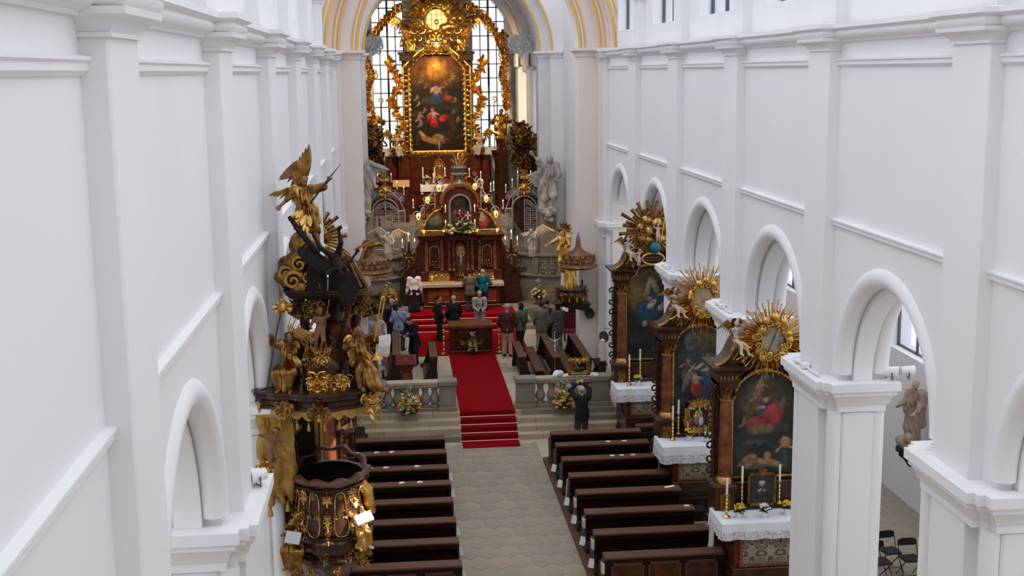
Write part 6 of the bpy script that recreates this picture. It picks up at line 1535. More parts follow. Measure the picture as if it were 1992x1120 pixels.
# things standing on the mensas
G = 'candlesticks on the side altars'
for l, loc, h, c in (('tall brass candlestick with white candle, front left of the nearest side altar', (6.56, 23.6, 1.885), .5, .34), ('tall brass candlestick left of the small dark portrait', (7.0, 24.02, 1.99), .48, .36), ('tall brass candlestick right of the small dark portrait', (7.8, 24.02, 1.99), .48, .36),
        ('outer brass candlestick on the middle side altar', (6.72, 29.3, 1.80), .52, .36), ('inner brass candlestick beside the gilt-framed icon', (6.91, 29.5, 1.9), .52, .36),
        ('outer brass candlestick on the farthest right side altar', (6.64, 34.7, 1.84), .56, .36), ('inner brass candlestick on the farthest right side altar', (7.01, 34.95, 1.94), .56, .36)):
    candlestick(l, loc, h, G, c, cr=.025, k=.9)
FG = 'potted flowers on the side altars'
for l, loc, s, pt, sd in (('yellow potted flowers left on the nearest side altar', (6.81, 23.55, 1.885), 1.05, 'yellow_petal', 1), ('white potted flowers in the middle of the nearest side altar', (7.33, 23.5, 1.885), 1.05, 'white_petal', 2), ('yellow potted flowers right on the nearest side altar', (7.84, 23.6, 1.885), 1.05, 'yellow_petal', 3),
        ('yellow potted flowers left of the gilt-framed icon', (7.13, 29.25, 1.80), 1.1, 'yellow_petal', 4), ('yellow potted flowers right of the gilt-framed icon', (7.82, 29.3, 1.80), 1.1, 'yellow_petal', 5), ('white potted flowers in front of the gilt-framed icon', (7.57, 29.05, 1.80), .95, 'white_petal', 6),
        ('yellow potted flowers on the farthest right side altar', (6.87, 34.6, 1.84), 1.15, 'yellow_petal', 7), ('white potted flowers on the farthest right side altar', (7.5, 34.6, 1.84), 1.0, 'white_petal', 8)):
    potted(l, loc, s, pt, group=FG, seed=sd)
def picture(name, label, loc, w, h, P, fw, crest, seed):
    t = thing(name, label, 'picture', loc)
    fr = MB()
    for a0, a1, c0, c1 in ((-w/2-fw, -w/2, 0, h+2*fw), (w/2, w/2+fw, 0, h+2*fw), (-w/2-fw, w/2+fw, 0, fw), (-w/2-fw, w/2+fw, h+fw, h+2*fw)): fr.bbox(a0, a1, -.03, .03, c0, c1, .012)
    if crest:
        for zz in (fw*.5, h+fw*1.5): rocaille(fr, (0, -.04, zz), w+fw*1.6, fw*1.5, (1, 0, 0), (0, 0, 1), (0, -1, 0), seed=seed, n=6)
        for xx in (-w/2-fw/2, w/2+fw/2): rocaille(fr, (xx, -.04, h/2+fw), fw*1.4, h, (1, 0, 0), (0, 0, 1), (0, -1, 0), seed=seed+1, n=5)
    rocaille(fr, (0, -.03, h+2*fw+.03), w*.35, .14, (1, 0, 0), (0, 0, 1), (0, -1, 0), seed=seed, n=4)
    obj('frame', fr, 'gold' if crest else 'gold_dark', t, smooth=40); obj('back_panel', MB().box(-w/2-.01, w/2+.01, .0, .028, fw*.6, h+fw*1.4), 'dark_wood', t)
    P.obj('canvas', t, lambda u: 1, -.006, w, h, -w/2, fw); return t
pp = Paint(30, 40, (.035, .035, .035), 21, .4); pp.blob(.5, .42, .2, .2, (.06, .05, .045), .7).blob(.5, .66, .09, .1, (.36, .22, .16), .5).blob(.5, .72, .15, .06, (.45, .36, .28), .5).blob(.42, .45, .08, .05, (.4, .3, .24), .5, 30).blob(.6, .44, .09, .05, (.38, .28, .22), .5, -30)
picture('small_portrait', 'small dark framed portrait leaning on the nearest side altar', (7.4, 23.95, 1.99), .50, .60, pp, .055, False, 3)
pi = Paint(30, 36, (.03, .03, .035), 22, .2); pi.blob(.5, .34, .3, .3, (.24, .10, .06), .4).blob(.62, .3, .13, .25, (.42, .40, .46), .4).blob(.48, .66, .19, .2, (.62, .42, .08), .3).blob(.48, .65, .12, .14, (.06, .06, .09), .3).blob(.5, .63, .065, .085, (.45, .28, .17), .4).blob(.33, .55, .11, .12, (.6, .4, .08), .3).blob(.34, .54, .06, .07, (.42, .25, .15), .4)
picture('gilt_framed_icon', 'icon of a mother and child in a wide gilt rococo frame', (7.44, 29.5, 1.9), .46, .52, pi, .15, True, 6)
t = thing('iron_candelabrum', 'thin curled iron candle holder with a cream candle by the icon', 'candle holder', (7.72, 28.95, 1.79))
g = MB().tube([(0, 0, 0), (0, 0, .16)], .01, 6)
for s in (-1, 1): g.scroll((s*.06, 0, .03), .05, 1.3, (s, 0, 0), (0, 0, 1), 0, w=.14); g.scroll((s*.05, 0, -.12), .06, 1.3, (s, 0, 0), (0, 0, 1), 0, w=.14)
obj('scrolls', g, 'iron', t); obj('candle', MB().lathe([(.028, .16), (.028, .4), (.01, .42)], 10), 'wax_old', t)
t = thing('iron_candelabrum', 'thin curled iron candle holder with a short candle on the farthest right altar', 'candle holder', (7.58, 34.4, 1.84))
obj('scrolls', g, 'iron', t); obj('candle', MB().lathe([(.03, .16), (.03, .34), (.01, .36)], 10), 'wax_old', t)
# low wooden rail in front of the farthest altar
t = thing('altar_rail', 'dark carved wooden rail in front of the farthest right side altar', 'rail', (6.95, 33.5, 0))
obj('rail', MB().bbox(-.35, .95, -.12, .12, .9, .98, .02), 'pew_ledge', t)
me_ = mesh_of('carved_baluster', MB().prism([(-.08, .05), (.08, .05), (.05, .2), (.11, .45), (.05, .7), (.08, .9), (-.08, .9), (-.05, .7), (-.11, .45), (-.05, .2)], -.03, .03, 'y')); fixn(me_); me_.materials.append(M['walnut'])
for i in range(5): obj('carved_baluster', me_, None, t, loc=(-.2+.26*i, 0, 0))
obj('base_rail', MB().bbox(-.35, .95, -.1, .1, 0, .06, .01), 'walnut', t)
# statue on a corbel on the aisle wall, floodlights on the imposts
st, _ = statue('aisle_statue', 'carved stone-coloured saint statue on a black corbel on the aisle wall', 'statue', (12.3, 27.7, 1.95), rad(-70), 1.6, dict(hand_r=(-.1, -.2, .62), hand_l=(.16, -.15, .55), look=10), ('statue_tan',)*4, seed=4, hair='beard')
obj('rock_base', sdf_mesh('rock_base', [('e', (0, -.05, .0), (.3, .26, .2), None), ('e', (.1, -.25, .22), (.12, .12, .14), None), ('e', (-.15, -.2, .08), (.2, .15, .14), None)], .03, .06), 'statue_tan', st)
ck = obj('corbel', MB().lathe([(.1, -.55), (.2, -.4), (.34, -.28), (.34, -.2), (.42, -.16), (.42, -.1)], 12), 'black', st, smooth=40)
def floodlight(label, loc, rz, m='plaster', group=None):
    t = thing('floodlight', label, 'floodlight', loc, rad(rz), group)
    obj('can', MB().tube([(0, .12, .12), (0, -.1, .12)], [.07, .1], 12), m, t, smooth=40); obj('lens', MB().tube([(0, -.095, .12), (0, -.105, .12)], .085, 12), 'silver', t)
    obj('bracket', MB().tube([(-.1, 0, .12), (-.1, 0, 0), (.1, 0, 0), (.1, 0, .12)], .012, 6), 'iron', t)
floodlight('white round floodlight on the right pier impost, nearer the nave', (8.15, 19.28, 5.86), 60, group=None)
floodlight('white round floodlight on the right pier impost, nearer the aisle', (8.42, 19.28, 5.86), 75)
floodlight('small white floodlight on the left pier impost below the pulpit curtain', (-1.88, 15.2, 5.86), -60)
for i, (y, l) in enumerate(((20.3, 'second'), (25.83, 'third'), (31.36, 'fourth'))):
    t = thing('cable_run', 'loose pale cable and clamps lying on the %s right pier impost' % l, 'cable', (7.0, y, 5.845))
    obj('cable', MB().tube([(0, -.7, .02), (-.05, -.3, .05), (.02, 0, .02), (-.08, .3, .06), (0, .65, .02)], .02, 6), 'linen', t); obj('clamp', MB().bbox(-.08, .06, -.1, .08, 0, .09, .02), 'plaster', t); obj('clamp', MB().bbox(-.05, .05, .3, .42, 0, .07, .02), 'plaster', t)
# ------------------------------------------------------------------ central altar before the choir
CA = 2.6
t = thing('central_altar', 'red marbled and gilt altar with crown top and lit lamps on the carpeted dais', 'altar', (CA, 51.0, 1.14))
def Z(z): return z-1.14
mn = obj('mensa', MB().bbox(-1.6, 1.6, .12, 1.2, 0, Z(2.05), .03), 'cherry_wood', t)
obj('mensa_plinth', MB().bbox(-1.68, 1.68, .06, 1.2, 0, .12, .03), 'cherry_wood', mn)
obj('mensa_slab', MB().bbox(-1.78, 1.78, 0, 1.2, Z(2.05), Z(2.2), .03), 'sandstone_light', mn)
for a, b in ((-1.45, -.55), (-.45, .45), (.55, 1.45)):
    pn = obj('front_panel', MB().bbox(a, b, .09, .13, .22, .78, .01), 'amber_wood', mn)
    g = MB(); g.bbox(a, b, .07, .1, .22, .27, .008); g.bbox(a, b, .07, .1, .73, .77, .008)
    obj('gilt_border', g, 'gold_dark', pn)
obj('base_block', MB().bbox(-1.75, 1.75, .7, 1.6, Z(2.0), Z(2.62), .03), 'cherry_wood', t)
for a, b, s in ((-1.4, -.5, 1), (.5, 1.4, 2)):
    g = MB().bbox(a, b, .66, .7, Z(2.2), Z(2.55), .01)
    for k in range(3): rocaille(g, (a+.15+.3*k, .63, Z(2.38)), .28, .3, (1, 0, 0), (0, 0, 1), (0, -1, 0), seed=s+k, n=4)
    obj('gilt_relief', g, 'gold_bright', t, smooth=40)
g = MB().bbox(-.28, .28, .5, .7, Z(2.2), Z(2.62), .02); rocaille(g, (0, .47, Z(2.4)), .3, .36, (1, 0, 0), (0, 0, 1), (0, -1, 0), seed=5, n=5); obj('tabernacle_base', g, 'gold_dark', t, smooth=40)
obj('body', MB().bbox(-1.7, 1.7, .85, 1.6, Z(2.6), Z(4.0), .02), 'cherry_wood', t)
for s in (-1, 1):
    pnl = [(s*1.12+x, z) for x, z in [(-.2, Z(2.78)), (.2, Z(2.78)), (.2, Z(3.5))]+arc(0, Z(3.5), .2, 0, 180, 12)[1:-1]+[(-.2, Z(3.5))]]
    pn = obj('niche_panel', MB().prism(pnl, .82, .87, 'y'), 'walnut', t)
    obj('silver_border', MB().tube([(x, .81, z) for x, z in pnl], .022, 6, closed=True, up=(0, 1, 0)), 'silver', pn, smooth=50)
    g = MB(); rocaille(g, (s*1.12, .8, Z(3.1)), .22, .5, (1, 0, 0), (0, 0, 1), (0, -1, 0), seed=9, n=5); obj('panel_relief', g, 'gold_dark', pn, smooth=40)
    for x in (.30, .48, .80, 1.46):
        c = obj('column', MB().lathe(balus_col(.075, Z(2.62), Z(3.95)), 14, c=(s*x, .72 if x < .6 else .78, 0)), 'red_marble', t, smooth=40)
        obj('gilt_base', MB().lathe([(.11, Z(2.64)), (.11, Z(2.7)), (.085, Z(2.74))], 12, c=(s*x, .72 if x < .6 else .78, 0)), 'gold_dark', c, smooth=40); g = MB(); acanthus_ring(g, (s*x, .72 if x < .6 else .78, Z(3.72)), .075, .24, 7, .4, 1); obj('gilt_capital', g, 'gold_dark', c, smooth=40)
    v = [(1.7, Z(3.95)), (1.86, Z(3.6)), (1.92, Z(3.2)), (2.05, Z(2.9)), (2.4, Z(2.65)), (2.5, Z(2.4)), (2.5, Z(1.2)), (1.7, Z(1.2))]
    sv = obj('side_wing', MB().prism([(s*a, b) for a, b in v], .8, 1.5, 'y'), 'walnut', t)
    obj('wing_moulding', MB().tube([(s*a, .79, b) for a, b in v[:6]], .05, 7), 'cherry_wood', sv, smooth=50)
tab = obj('tabernacle', MB().lathe([(.3, Z(2.62)), (.3, Z(3.6)), (.24, Z(3.75)), (.05, Z(3.95))], 20, c=(0, .86, 0), sy=.8), 'red_marble', t, smooth=40)
k = MB().box(-.02, .02, .55, .6, Z(2.85), Z(3.6)); k.box(-.17, .17, .55, .6, Z(3.36), Z(3.42)); rocaille(k, (0, .56, Z(3.5)), .36, .3, (1, 0, 0), (0, 0, 1), (0, -1, 0), seed=14, n=4); obj('crucifix', k, 'gold_bright', tab, smooth=40)
statue('corpus', '', '', (0, .5, Z(2.9)), 0, .5, dict(hand_r=(-.3, 0, 1.02), hand_l=(.3, 0, 1.02), nod=15), ('silver',)*4, parent=tab, nude=True, hair=None, vox=.012)
P = [(-1.74, 1.6), (-1.74, .7), (-.95, .7), (-.95, .78), (-.62, .78), (-.62, .6), (.62, .6), (.62, .78), (.95, .78), (.95, .7), (1.74, .7), (1.74, 1.6)]
e = MB().sweep([(-.2, 0), (0, 0), (.02, .06), (.06, .1), (.06, .16), (.12, .2), (.14, .26), (-.2, .28)], P, z=Z(3.92)); e.prism(P, Z(3.93), Z(4.18), 'z'); obj('cornice', e, 'cherry_wood', t, smooth=35)
for s in (-1, 1):
    obj('gilt_rail', MB().bbox(min(s*.65, s*1.72), max(s*.65, s*1.72), .68, .76, Z(4.28), Z(4.4), .02).box(min(s*.66, s*1.7), max(s*.66, s*1.7), .76, 1.3, Z(4.15), Z(4.38)), 'gold', t)
    w = [(.52, Z(4.36)), (1.62, Z(4.36)), (1.5, Z(4.6)), (1.3, Z(4.95)), (1.05, Z(5.15)), (.8, Z(5.25)), (.62, Z(5.55)), (.52, Z(5.65))]
    wg = obj('gable_wing', MB().prism([(s*a, b) for a, b in w], .95, 1.2, 'y'), 'walnut', t)
    g = MB().tube([(s*a, .93, b) for a, b in w[1:]], [.06, .06, .07, .06, .06, .07, .05], 8)
    for a, b in w[1:-1]: g.petal((s*a, .9, b), (s*.6, -.2, .8), (0, -1, 0), .2, .14, curl=.3); g.ball((s*a, .89, b), .06, 7, 5)
    obj('gilt_edge', g, 'gold_bright', wg, smooth=50)
    wp = Paint(24, 24, (.03, .03, .025), 30+s, .4)
    if s < 0: wp.blob(.55, .3, .4, .2, (.10, .14, .08), .6).person(.62, .5, .55, (.3, .14, .05), (.5, .32, .2))
    else: wp.blob(.5, .25, .25, .25, (.42, .05, .04), .6).person(.42, .52, .6, (.45, .34, .24), (.55, .38, .26))
    x0 = .56 if s > 0 else -1.5
    wp.obj('wing_painting', wg, (lambda u: 1-.72*u) if s > 0 else (lambda u: 1-.72*(1-u)), .93, .94, 1.08, x0, Z(4.42))
inn = arc(0, Z(5.5), .42, 0, 180, 16); out = arc(0, Z(5.5), .62, 0, 180, 16)
nb = [(.62, Z(4.2))]+out+[(-.62, Z(4.2))]
nc = obj('niche', MB().prism(nb, 1.0, 1.25, 'y'), 'dark_wood', t)
obj('niche_pier', MB().bbox(-.72, -.46, .66, 1.2, Z(4.15), Z(5.5), .02), 'cherry_wood', t); obj('niche_pier', MB().bbox(.46, .72, .66, 1.2, Z(4.15), Z(5.5), .02), 'cherry_wood', t)
obj('gable_arch', MB().ring(arc(0, Z(5.5), .46, 0, 180, 20), arc(0, Z(5.5), .78, 0, 180, 20), .6, 1.2, 'y'), 'cherry_wood', t, smooth=40)
obj('arch_cornice', MB().ring(arc(0, Z(5.52), .72, 0, 180, 20), arc(0, Z(5.52), .84, 0, 180, 20), .52, 1.2, 'y'), 'amber_wood', t, smooth=40)
ib = MB().ring([(-.4, Z(4.3))]+arc(0, Z(5.45), .4, 180, 0, 16)+[(.4, Z(4.3))], [(-.48, Z(4.3))]+arc(0, Z(5.45), .48, 180, 0, 16)+[(.48, Z(4.3))], .62, .98, 'y'); obj('silver_arch', ib, 'silver', t, smooth=40)
np_ = Paint(20, 30, (.08, .055, .03), 40, .4); np_.blob(.5, .8, .4, .2, (.20, .15, .06), 1); np_.obj('niche_painting', nc, lambda u: 1-.28*(abs(u-.5)*2)**2.5, .985, .8, 1.5, -.4, Z(4.35))
st = statue('risen_figure', '', '', (-.02, .6, Z(4.42)), 0, .85, dict(hand_r=(-.24, -.1, .9), hand_l=(.26, -.12, .7)), ('pale_flesh', 'red_velvet', 'red_velvet', 'hair_dark'), parent=t, robe='tunic', vox=.014)[0]
fl_ = obj('banner', MB().bbox(.2, .48, -.06, -.045, .38, .78, .004), 'red_velvet', st)
k = MB(); k.box(.315, .365, -.068, -.06, .40, .76); k.box(.22, .46, -.068, -.06, .56, .62); obj('banner_cross', k, 'white_shirt', fl_)
obj('banner_pole', MB().tube([(.2, -.05, 0), (.19, -.05, .95)], .012, 6), 'gold_dark', fl_)
cr = MB().lathe([(.3, Z(6.2)), (.34, Z(6.3)), (.24, Z(6.42)), (.2, Z(6.55)), (.28, Z(6.62)), (.3, Z(6.72)), (.22, Z(6.8)), (.26, Z(6.95)), (.34, Z(7.0)), (.3, Z(7.06)), (.12, Z(7.12)), (.02, Z(7.2))], 16, c=(0, .9, 0))
cw = obj('crown', cr, 'iron', t, smooth=40)
obj('crown_plume', acanthus_ring(MB(), (0, .9, Z(7.1)), .16, .6, 10, .3, 2), 'gold_bright', cw, smooth=40); g = MB(); acanthus_ring(g, (0, .9, Z(6.5)), .24, .34, 10, .4, 1)
for s in (-1, 1): rocaille(g, (s*.3, .6, Z(6.32)), .3, .36, (1, 0, 0), (0, 0, 1), (0, -1, 0), seed=16, n=5)
for i in range(8): a = i*.785; g.ball((.3*math.cos(a), .9+.3*math.sin(a), Z(6.75)), .05, 7, 5)
obj('crown_gilding', g, 'gold_bright', cw, smooth=40)
# sconces with lit bulbs on the altar
for x, z in ((-1.55, 4.35), (-.72, 4.35), (-.36, 4.3), (.36, 4.3), (.72, 4.35), (1.55, 4.35)):
    g = MB(); rocaille(g, (x, .6, Z(z)), .22, .3, (1, 0, 0), (0, 0, 1), (0, -1, 0), seed=18, n=3); so = obj('sconce', g, 'gold_bright', t, smooth=40)
    obj('bulb', MB().ball((x, .48, Z(z)+.02), .045, 8, 6, sz=1.5), 'lamp_glow', so, smooth=True)
for x in (-.62, .62):
    for z in (4.5, 5.15): c = obj('altar_candle', MB().lathe([(.025, Z(z)), (.025, Z(z)+.22)], 8, c=(x, .6, 0)), 'wax', t); obj('flame', MB().lathe([(.002, Z(z)+.22), (.018, Z(z)+.26), (.002, Z(z)+.34)], 6, c=(x, .6, 0)), 'flame', c)
bouquet('wide garland of yellow and white flowers under the central altar niche', (CA, 51.4, 4.18), 1.7, .8, seed=21, nf=90, mix=('yellow_petal', 'white_petal', 'leaf_light'))
# wrought iron screen with glass lamps behind the altar
t = thing('iron_screen', 'grey wrought iron scroll screen with glowing globe lamps behind the central altar', 'screen', (CA, 53.2, 1.14))
g = MB(); rnd = random.Random(2)
for s in (-1, 1):
    g.tube([(s*2.0, 0, 0), (s*2.0, 0, Z(3.9))], .03, 6); g.tube([(s*1.0, 0, Z(2)), (s*1.0, 0, Z(5.9))], .025, 6); g.tube([(s*2.0, 0, Z(3.9)), (s*1.7, 0, Z(4.9)), (s*1.3, 0, Z(5.6)), (s*.7, 0, Z(6.4))], .03, 6)
for i in range(38):
    s = 1 if i % 2 else -1; q = rnd.uniform(0, 1); x = s*(.7+1.4*q); z = Z(6.3-2.3*q)+rnd.uniform(-.1, .45); g.scroll((x, rnd.uniform(-.08, .08), z), rnd.uniform(.1, .22), 1.3, (s, 0, 0), (0, 0, 1), rnd.uniform(0, 6), w=.1, n=5, seg=9)
obj('scrollwork', g, 'iron_pale', t)
for i, (x, z) in enumerate(((-.83, 6.06), (-1.33, 5.55), (-1.74, 4.85), (.72, 6.09), (1.2, 5.55), (1.62, 4.88))):
    lm = obj('globe_lamp', MB().lathe([(.03, -.14), (.05, -.1), (.085, 0), (.09, .07), (.06, .13), (.05, .14)], 10, c=(x, -.3, Z(z))), 'lamp_glow', t, smooth=True)
    g = MB()
    for k in range(8): a = k*.785; g.petal((x+.1*math.cos(a), -.3+.1*math.sin(a), Z(z)-.1), (math.cos(a), math.sin(a), 1.2), (math.cos(a), math.sin(a), 0), .28, .07, th=.2, curl=.1, n=4)
    obj('lamp_mount', g, 'gold_bright', lm)
for i, (x, z) in enumerate(((-1.05, 6.3), (-.55, 6.55), (-1.55, 5.8), (-1.95, 5.2), (.5, 6.5), (1.0, 6.35), (1.05, 6.0), (1.42, 5.85), (1.55, 5.9), (1.95, 5.1))):
    cc = obj('screen_candle', MB().lathe([(.05, Z(z)), (.05, Z(z)+.03), (.02, Z(z)+.03), (.02, Z(z)+.3)], 8, c=(x, -.12, 0)), 'wax', t); obj('flame', MB().lathe([(.002, Z(z)+.3), (.016, Z(z)+.34), (.002, Z(z)+.4)], 6, c=(x, -.12, 0)), 'flame', cc)

# ------------------------------------------------------------------ curved stone parapets, stairs, gates
def parapet(side):
    s = -1 if side == 'left' else 1; X0 = CA+s*4.3; Yc = 54.2; r = 2.42
    t = thing('stair_parapet', 'curved sandstone stair parapet with relief balustrade %s of the central altar' % side, 'parapet', (X0, Yc, ZF))
    A = np.linspace(rad(90), rad(0), 22)
    def pt(a, q): return (-s*q*math.sin(PI/2-a+0) if False else -s*q*math.cos(a), -q*math.sin(a))
    P = [pt(a, r) for a in A]
    if s < 0: Pq = P[::-1]
    else: Pq = P
    wall = MB().prism([(0, 0)]+P, 0, 1.62, 'z'); obj('lower_wall', wall, 'stone_dark', t, smooth=30)
    wi = MB().ring(P, [pt(a, r-.25) for a in A], 1.6, 2.46, 'z'); obj('upper_parapet', wi, 'stone_dark', t, smooth=30)
    # direction so that the profile points outwards
    d = np.array(Pq[1])-np.array(Pq[0]); nrm = np.array([d[1], -d[0]])
    if nrm@np.array(Pq[0]) < 0: Pq = Pq[::-1]
    mo = MB().sweep([(-.1, 0), (0, 0), (.1, .04), (.1, .1), (.04, .14), (-.1, .16)], Pq, z=1.56); mo.sweep([(-.3, 0), (0, 0), (.06, .03), (.1, .06), (.1, .14), (-.3, .15)], Pq, z=2.42); mo.sweep([(-.1, 0), (.06, 0), (.06, .2), (0, .24), (-.1, .24)], Pq, z=0)
    obj('moulding', mo, 'stone_dark', t, smooth=40)
    for k in range(3):
        a = A[3+7*k]; p = pt(a, r); nz = np.array((p[0], p[1], 0)); nz /= np.linalg.norm(nz); ax = np.cross((0, 0, 1), nz)
        q = np.array((p[0], p[1], 0)); g = MB()
        rocaille(g, q+np.array((0, 0, 2.05))+nz*.02, .7, .5, ax, (0, 0, 1), nz, seed=33+k, n=6, thick=.22); obj('pierced_relief', g, 'stone_dark', t, smooth=40)
        b = A[min(6+7*k, 21)]; p = pt(b, r); nz = np.array((p[0], p[1], 0)); nz /= np.linalg.norm(nz); ax = np.cross((0, 0, 1), nz)
        V = MB().box(-.13, .13, -.08, .08, 1.72, 2.42); T = np.array([ax, nz, (0, 0, 1)]).T
        obj('parapet_pier', MB().merge(V, T, (p[0], p[1], 0)), 'stone_dark', t)
    return t
parapet('left'); parapet('right')
for s, nm in ((-1, 'left'), (1, 'right')):
    st = MB(); a, b = sorted((CA+s*2.35, CA+s*4.3))
    for k in range(5): st2 = struct('choir_stair', MB().bbox(a, b, 54.3+.36*k, 56.3, 1.4, 2.28+.15*k, .02), 'stone_dark', plat)
    a, b = sorted((CA+s*1.9, CA+s*2.3)); pw = MB().prism([(53.6, 1.0), (55.9, 1.0), (55.9, 4.0), (55.4, 4.0), (54.4, 3.3), (53.6, 2.6)], a, b, 'x'); struct('stair_cheek', pw, 'stone_dark', plat)
    a, b = sorted((CA+s*3.72, CA+s*4.45)); struct('jamb_base', MB().bbox(a, b, 54.4, 55.6, .6, 4.75, .03), 'sandstone', plat)
struct('choir_front_wall', MB().box(CA-2.0, CA+2.0, 54.6, 55.9, .6, 3.0), 'stone_dark', plat)
def gate(side, x0, x1, open_leaf):
    t = thing('iron_gate', 'grey wrought iron gate with gilt crest, %s of the central altar%s' % (side, ', one leaf open' if open_leaf else ''), 'gate', ((x0+x1)/2, 56.1, 3.0)); w = (x1-x0)/2; zs = 1.75
    f = MB()
    for x in (-w, -w*.66, w*.66, w): f.tube([(x, 0, 0), (x, 0, zs)], .035, 6)
    f.tube([(-w, 0, zs), (-w*.66, 0, zs)], .035, 6); f.tube([(w*.66, 0, zs), (w, 0, zs)], .035, 6); f.tube([(x, 0, z) for x, z in arc(0, zs, w*.66, 180, 0, 16)], .035, 6)
    obj('gate_frame', f, 'iron_pale', t)
    def panel(x0, x1, top, seed):
        g = MB(); rnd = random.Random(seed); n = max(1, int((x1-x0)/.2))
        for i in range(n+1): x = x0+(x1-x0)*i/n; g.tube([(x, 0, .02), (x, 0, top)], .012, 5)
        z = .1
        while z < top-.1:
            for i in range(n):
                x = x0+(x1-x0)*(i+.5)/n
                for q in (-1, 1): g.scroll((x+q*.045, 0, z+.1), .07, 1.2*q, (1, 0, 0), (0, 0, 1), 1.5*q, w=.16, n=5, seg=8)
            g.tube([(x0, 0, z), (x1, 0, z)], .01, 5); z += .22
        return g
    obj('side_lattice', panel(-w, -w*.66, zs, 1), 'iron_pale', t); obj('side_lattice', panel(w*.66, w, zs, 2), 'iron_pale', t)
    wl = w*.64
    def leaf():
        g = panel(0, wl, zs+.05, 3); P = [(0, 0, 0), (wl, 0, 0), (wl, 0, zs+.45), (wl*.6, 0, zs+.35), (0, 0, zs)]; g.tube([(0, 0, 0), (wl, 0, 0)], .025, 6); g.tube([(wl, 0, 0), (wl, 0, zs+.4)], .025, 6); g.tube([(0, 0, zs), (wl*.5, 0, zs+.32), (wl, 0, zs+.42)], .025, 6); g.tube([(0, 0, 0), (0, 0, zs)], .025, 6)
        for q in range(4): g.scroll((wl*(.4+.15*q), 0, zs+.1+.06*q), .09, 1.3, (1, 0, 0), (0, 0, 1), q, w=.14, n=5, seg=8)
        return g
    l1 = obj('gate_leaf', leaf(), 'iron_pale', t, loc=(-w*.65, 0, 0)); l2 = obj('gate_leaf', leaf(), 'iron_pale', t, loc=(w*.65, 0, 0), rot=(0, 0, PI))
    if open_leaf: l1.rotation_euler = (0, 0, rad(80)); l2.rotation_euler = (0, 0, PI-rad(8))
    for l in (l1, l2): g = MB(); rocaille(g, (wl*.5, -.03, .95), .4, .9, (1, 0, 0), (0, 0, 1), (0, -1, 0), seed=7, n=5, thick=.1); obj('gilt_flower', g, 'gold_dark', l, smooth=40)
    c = MB(); rnd = random.Random(5)
    for i in range(15):
        for s in (-1, 1): q = i/15; x = s*(.12+w*.85*q); c.scroll((x, 0, zs+w*.7*math.sqrt(max(0, 1-q*q))*.9+.16+.1*(i % 3)), .12, 1.3, (s, 0, 0), (0, 0, 1), i, w=.11, n=5, seg=9)
    for s in (-1, 1): c.tube([(s*w, 0, zs), (s*w*.75, 0, zs+.5), (s*w*.35, 0, zs+.85), (0, 0, zs+1.2)], .025, 6)
    cr = obj('crest_scrolls', c, 'iron_pale', t)
    g = MB().ball((0, -.05, zs+.95), .17, 10, 8, sz=1.4); rocaille(g, (0, -.12, zs+1.0), .5, .6, (1, 0, 0), (0, 0, 1), (0, -1, 0), seed=4, n=6); rocaille(g, (0, -.06, zs+1.55), .4, .4, (1, 0, 0), (0, 0, 1), (0, -1, 0), seed=8, n=5); obj('gilt_crest', g, 'gold_bright', cr, smooth=40)
    for x, z in ((-.85, .75), (-.55, 1.0), (-.3, 1.35), (.3, 1.35), (.55, 1.0), (.85, .75)):
        cc = obj('gate_candle', MB().lathe([(.05, zs+z), (.05, zs+z+.03), (.022, zs+z+.03), (.022, zs+z+.3)], 8, c=(x, -.06, 0)), 'wax', t); obj('flame', MB().lathe([(.002, zs+z+.3), (.015, zs+z+.34), (.002, zs+z+.4)], 6, c=(x, -.06, 0)), 'flame', cc)
gate('left', -1.45, .3, False); gate('right', 4.92, 6.66, True)
# statues around the chancel
st, _ = statue('parapet_angel', 'small white angel with gilt wing spread, on the left stair parapet', 'statue', (-.46, 52.05, 3.14), rad(-10), 1.2, dict(hand_r=(-.3, -.1, .92), hand_l=(.2, -.15, .6), lean=-4, look=-15), ('marble_white',)*4, seed=3)
wing(st, (-.03, .1, .92), -1, .62, .6, 'marble_white', lift=1.1); wing(st, (.03, .1, .92), 1, .62, .6, 'marble_gilt', lift=.9)
st, _ = statue('parapet_angel', 'small white angel bending forward on the right stair parapet', 'statue', (5.72, 52.05, 3.12), rad(-25), 1.25, dict(hand_r=(-.2, -.25, .74), hand_l=(.06, -.28, .72), lean=14, look=-30, nod=20), ('marble_white',)*4, seed=6)
wing(st, (-.03, .1, .95), -1, .3, .6, 'marble_white', lift=.2); wing(st, (.03, .1, .95), 1, .62, .6, 'marble_gilt', lift=1.0)
st, _ = statue('white_angel', 'large white marble angel raising one arm on the right choir arch pier', 'statue', (6.74, 54.2, 4.75), rad(-12), 2.55, dict(hand_r=(-.3, -.12, 1.04), hand_l=(.12, -.16, .6), nod=5, look=-10, lean=-4, foot_l=(.09, -.1, .06)), ('marble_white',)*4, seed=2, robe='tunic')
wing(st, (-.12, .25, 1.9), -1, .3, 1.35, 'marble_white', lift=-.15); clouds('cloud_base', [(0, -.08, .0), (.12, -.1, .12), (-.12, -.08, .04), (-.03, .0, -.3)], .2, 4, 'marble_white', st)
st, _ = statue('white_angel', 'large white marble angel with folded wing on the left choir arch pier', 'statue', (-1.55, 54.2, 4.75), rad(14), 2.55, dict(hand_r=(-.12, -.16, .6), hand_l=(.2, -.12, .55), nod=15, look=20), ('marble_white',)*4, seed=5)
wing(st, (.08, .25, 1.95), 1, .5, 1.5, 'marble_white', lift=.5); clouds('cloud_base', [(0, -.08, .0), (.12, -.1, .12), (-.12, -.08, .04), (-.03, .0, -.3)], .2, 6, 'marble_white', st)
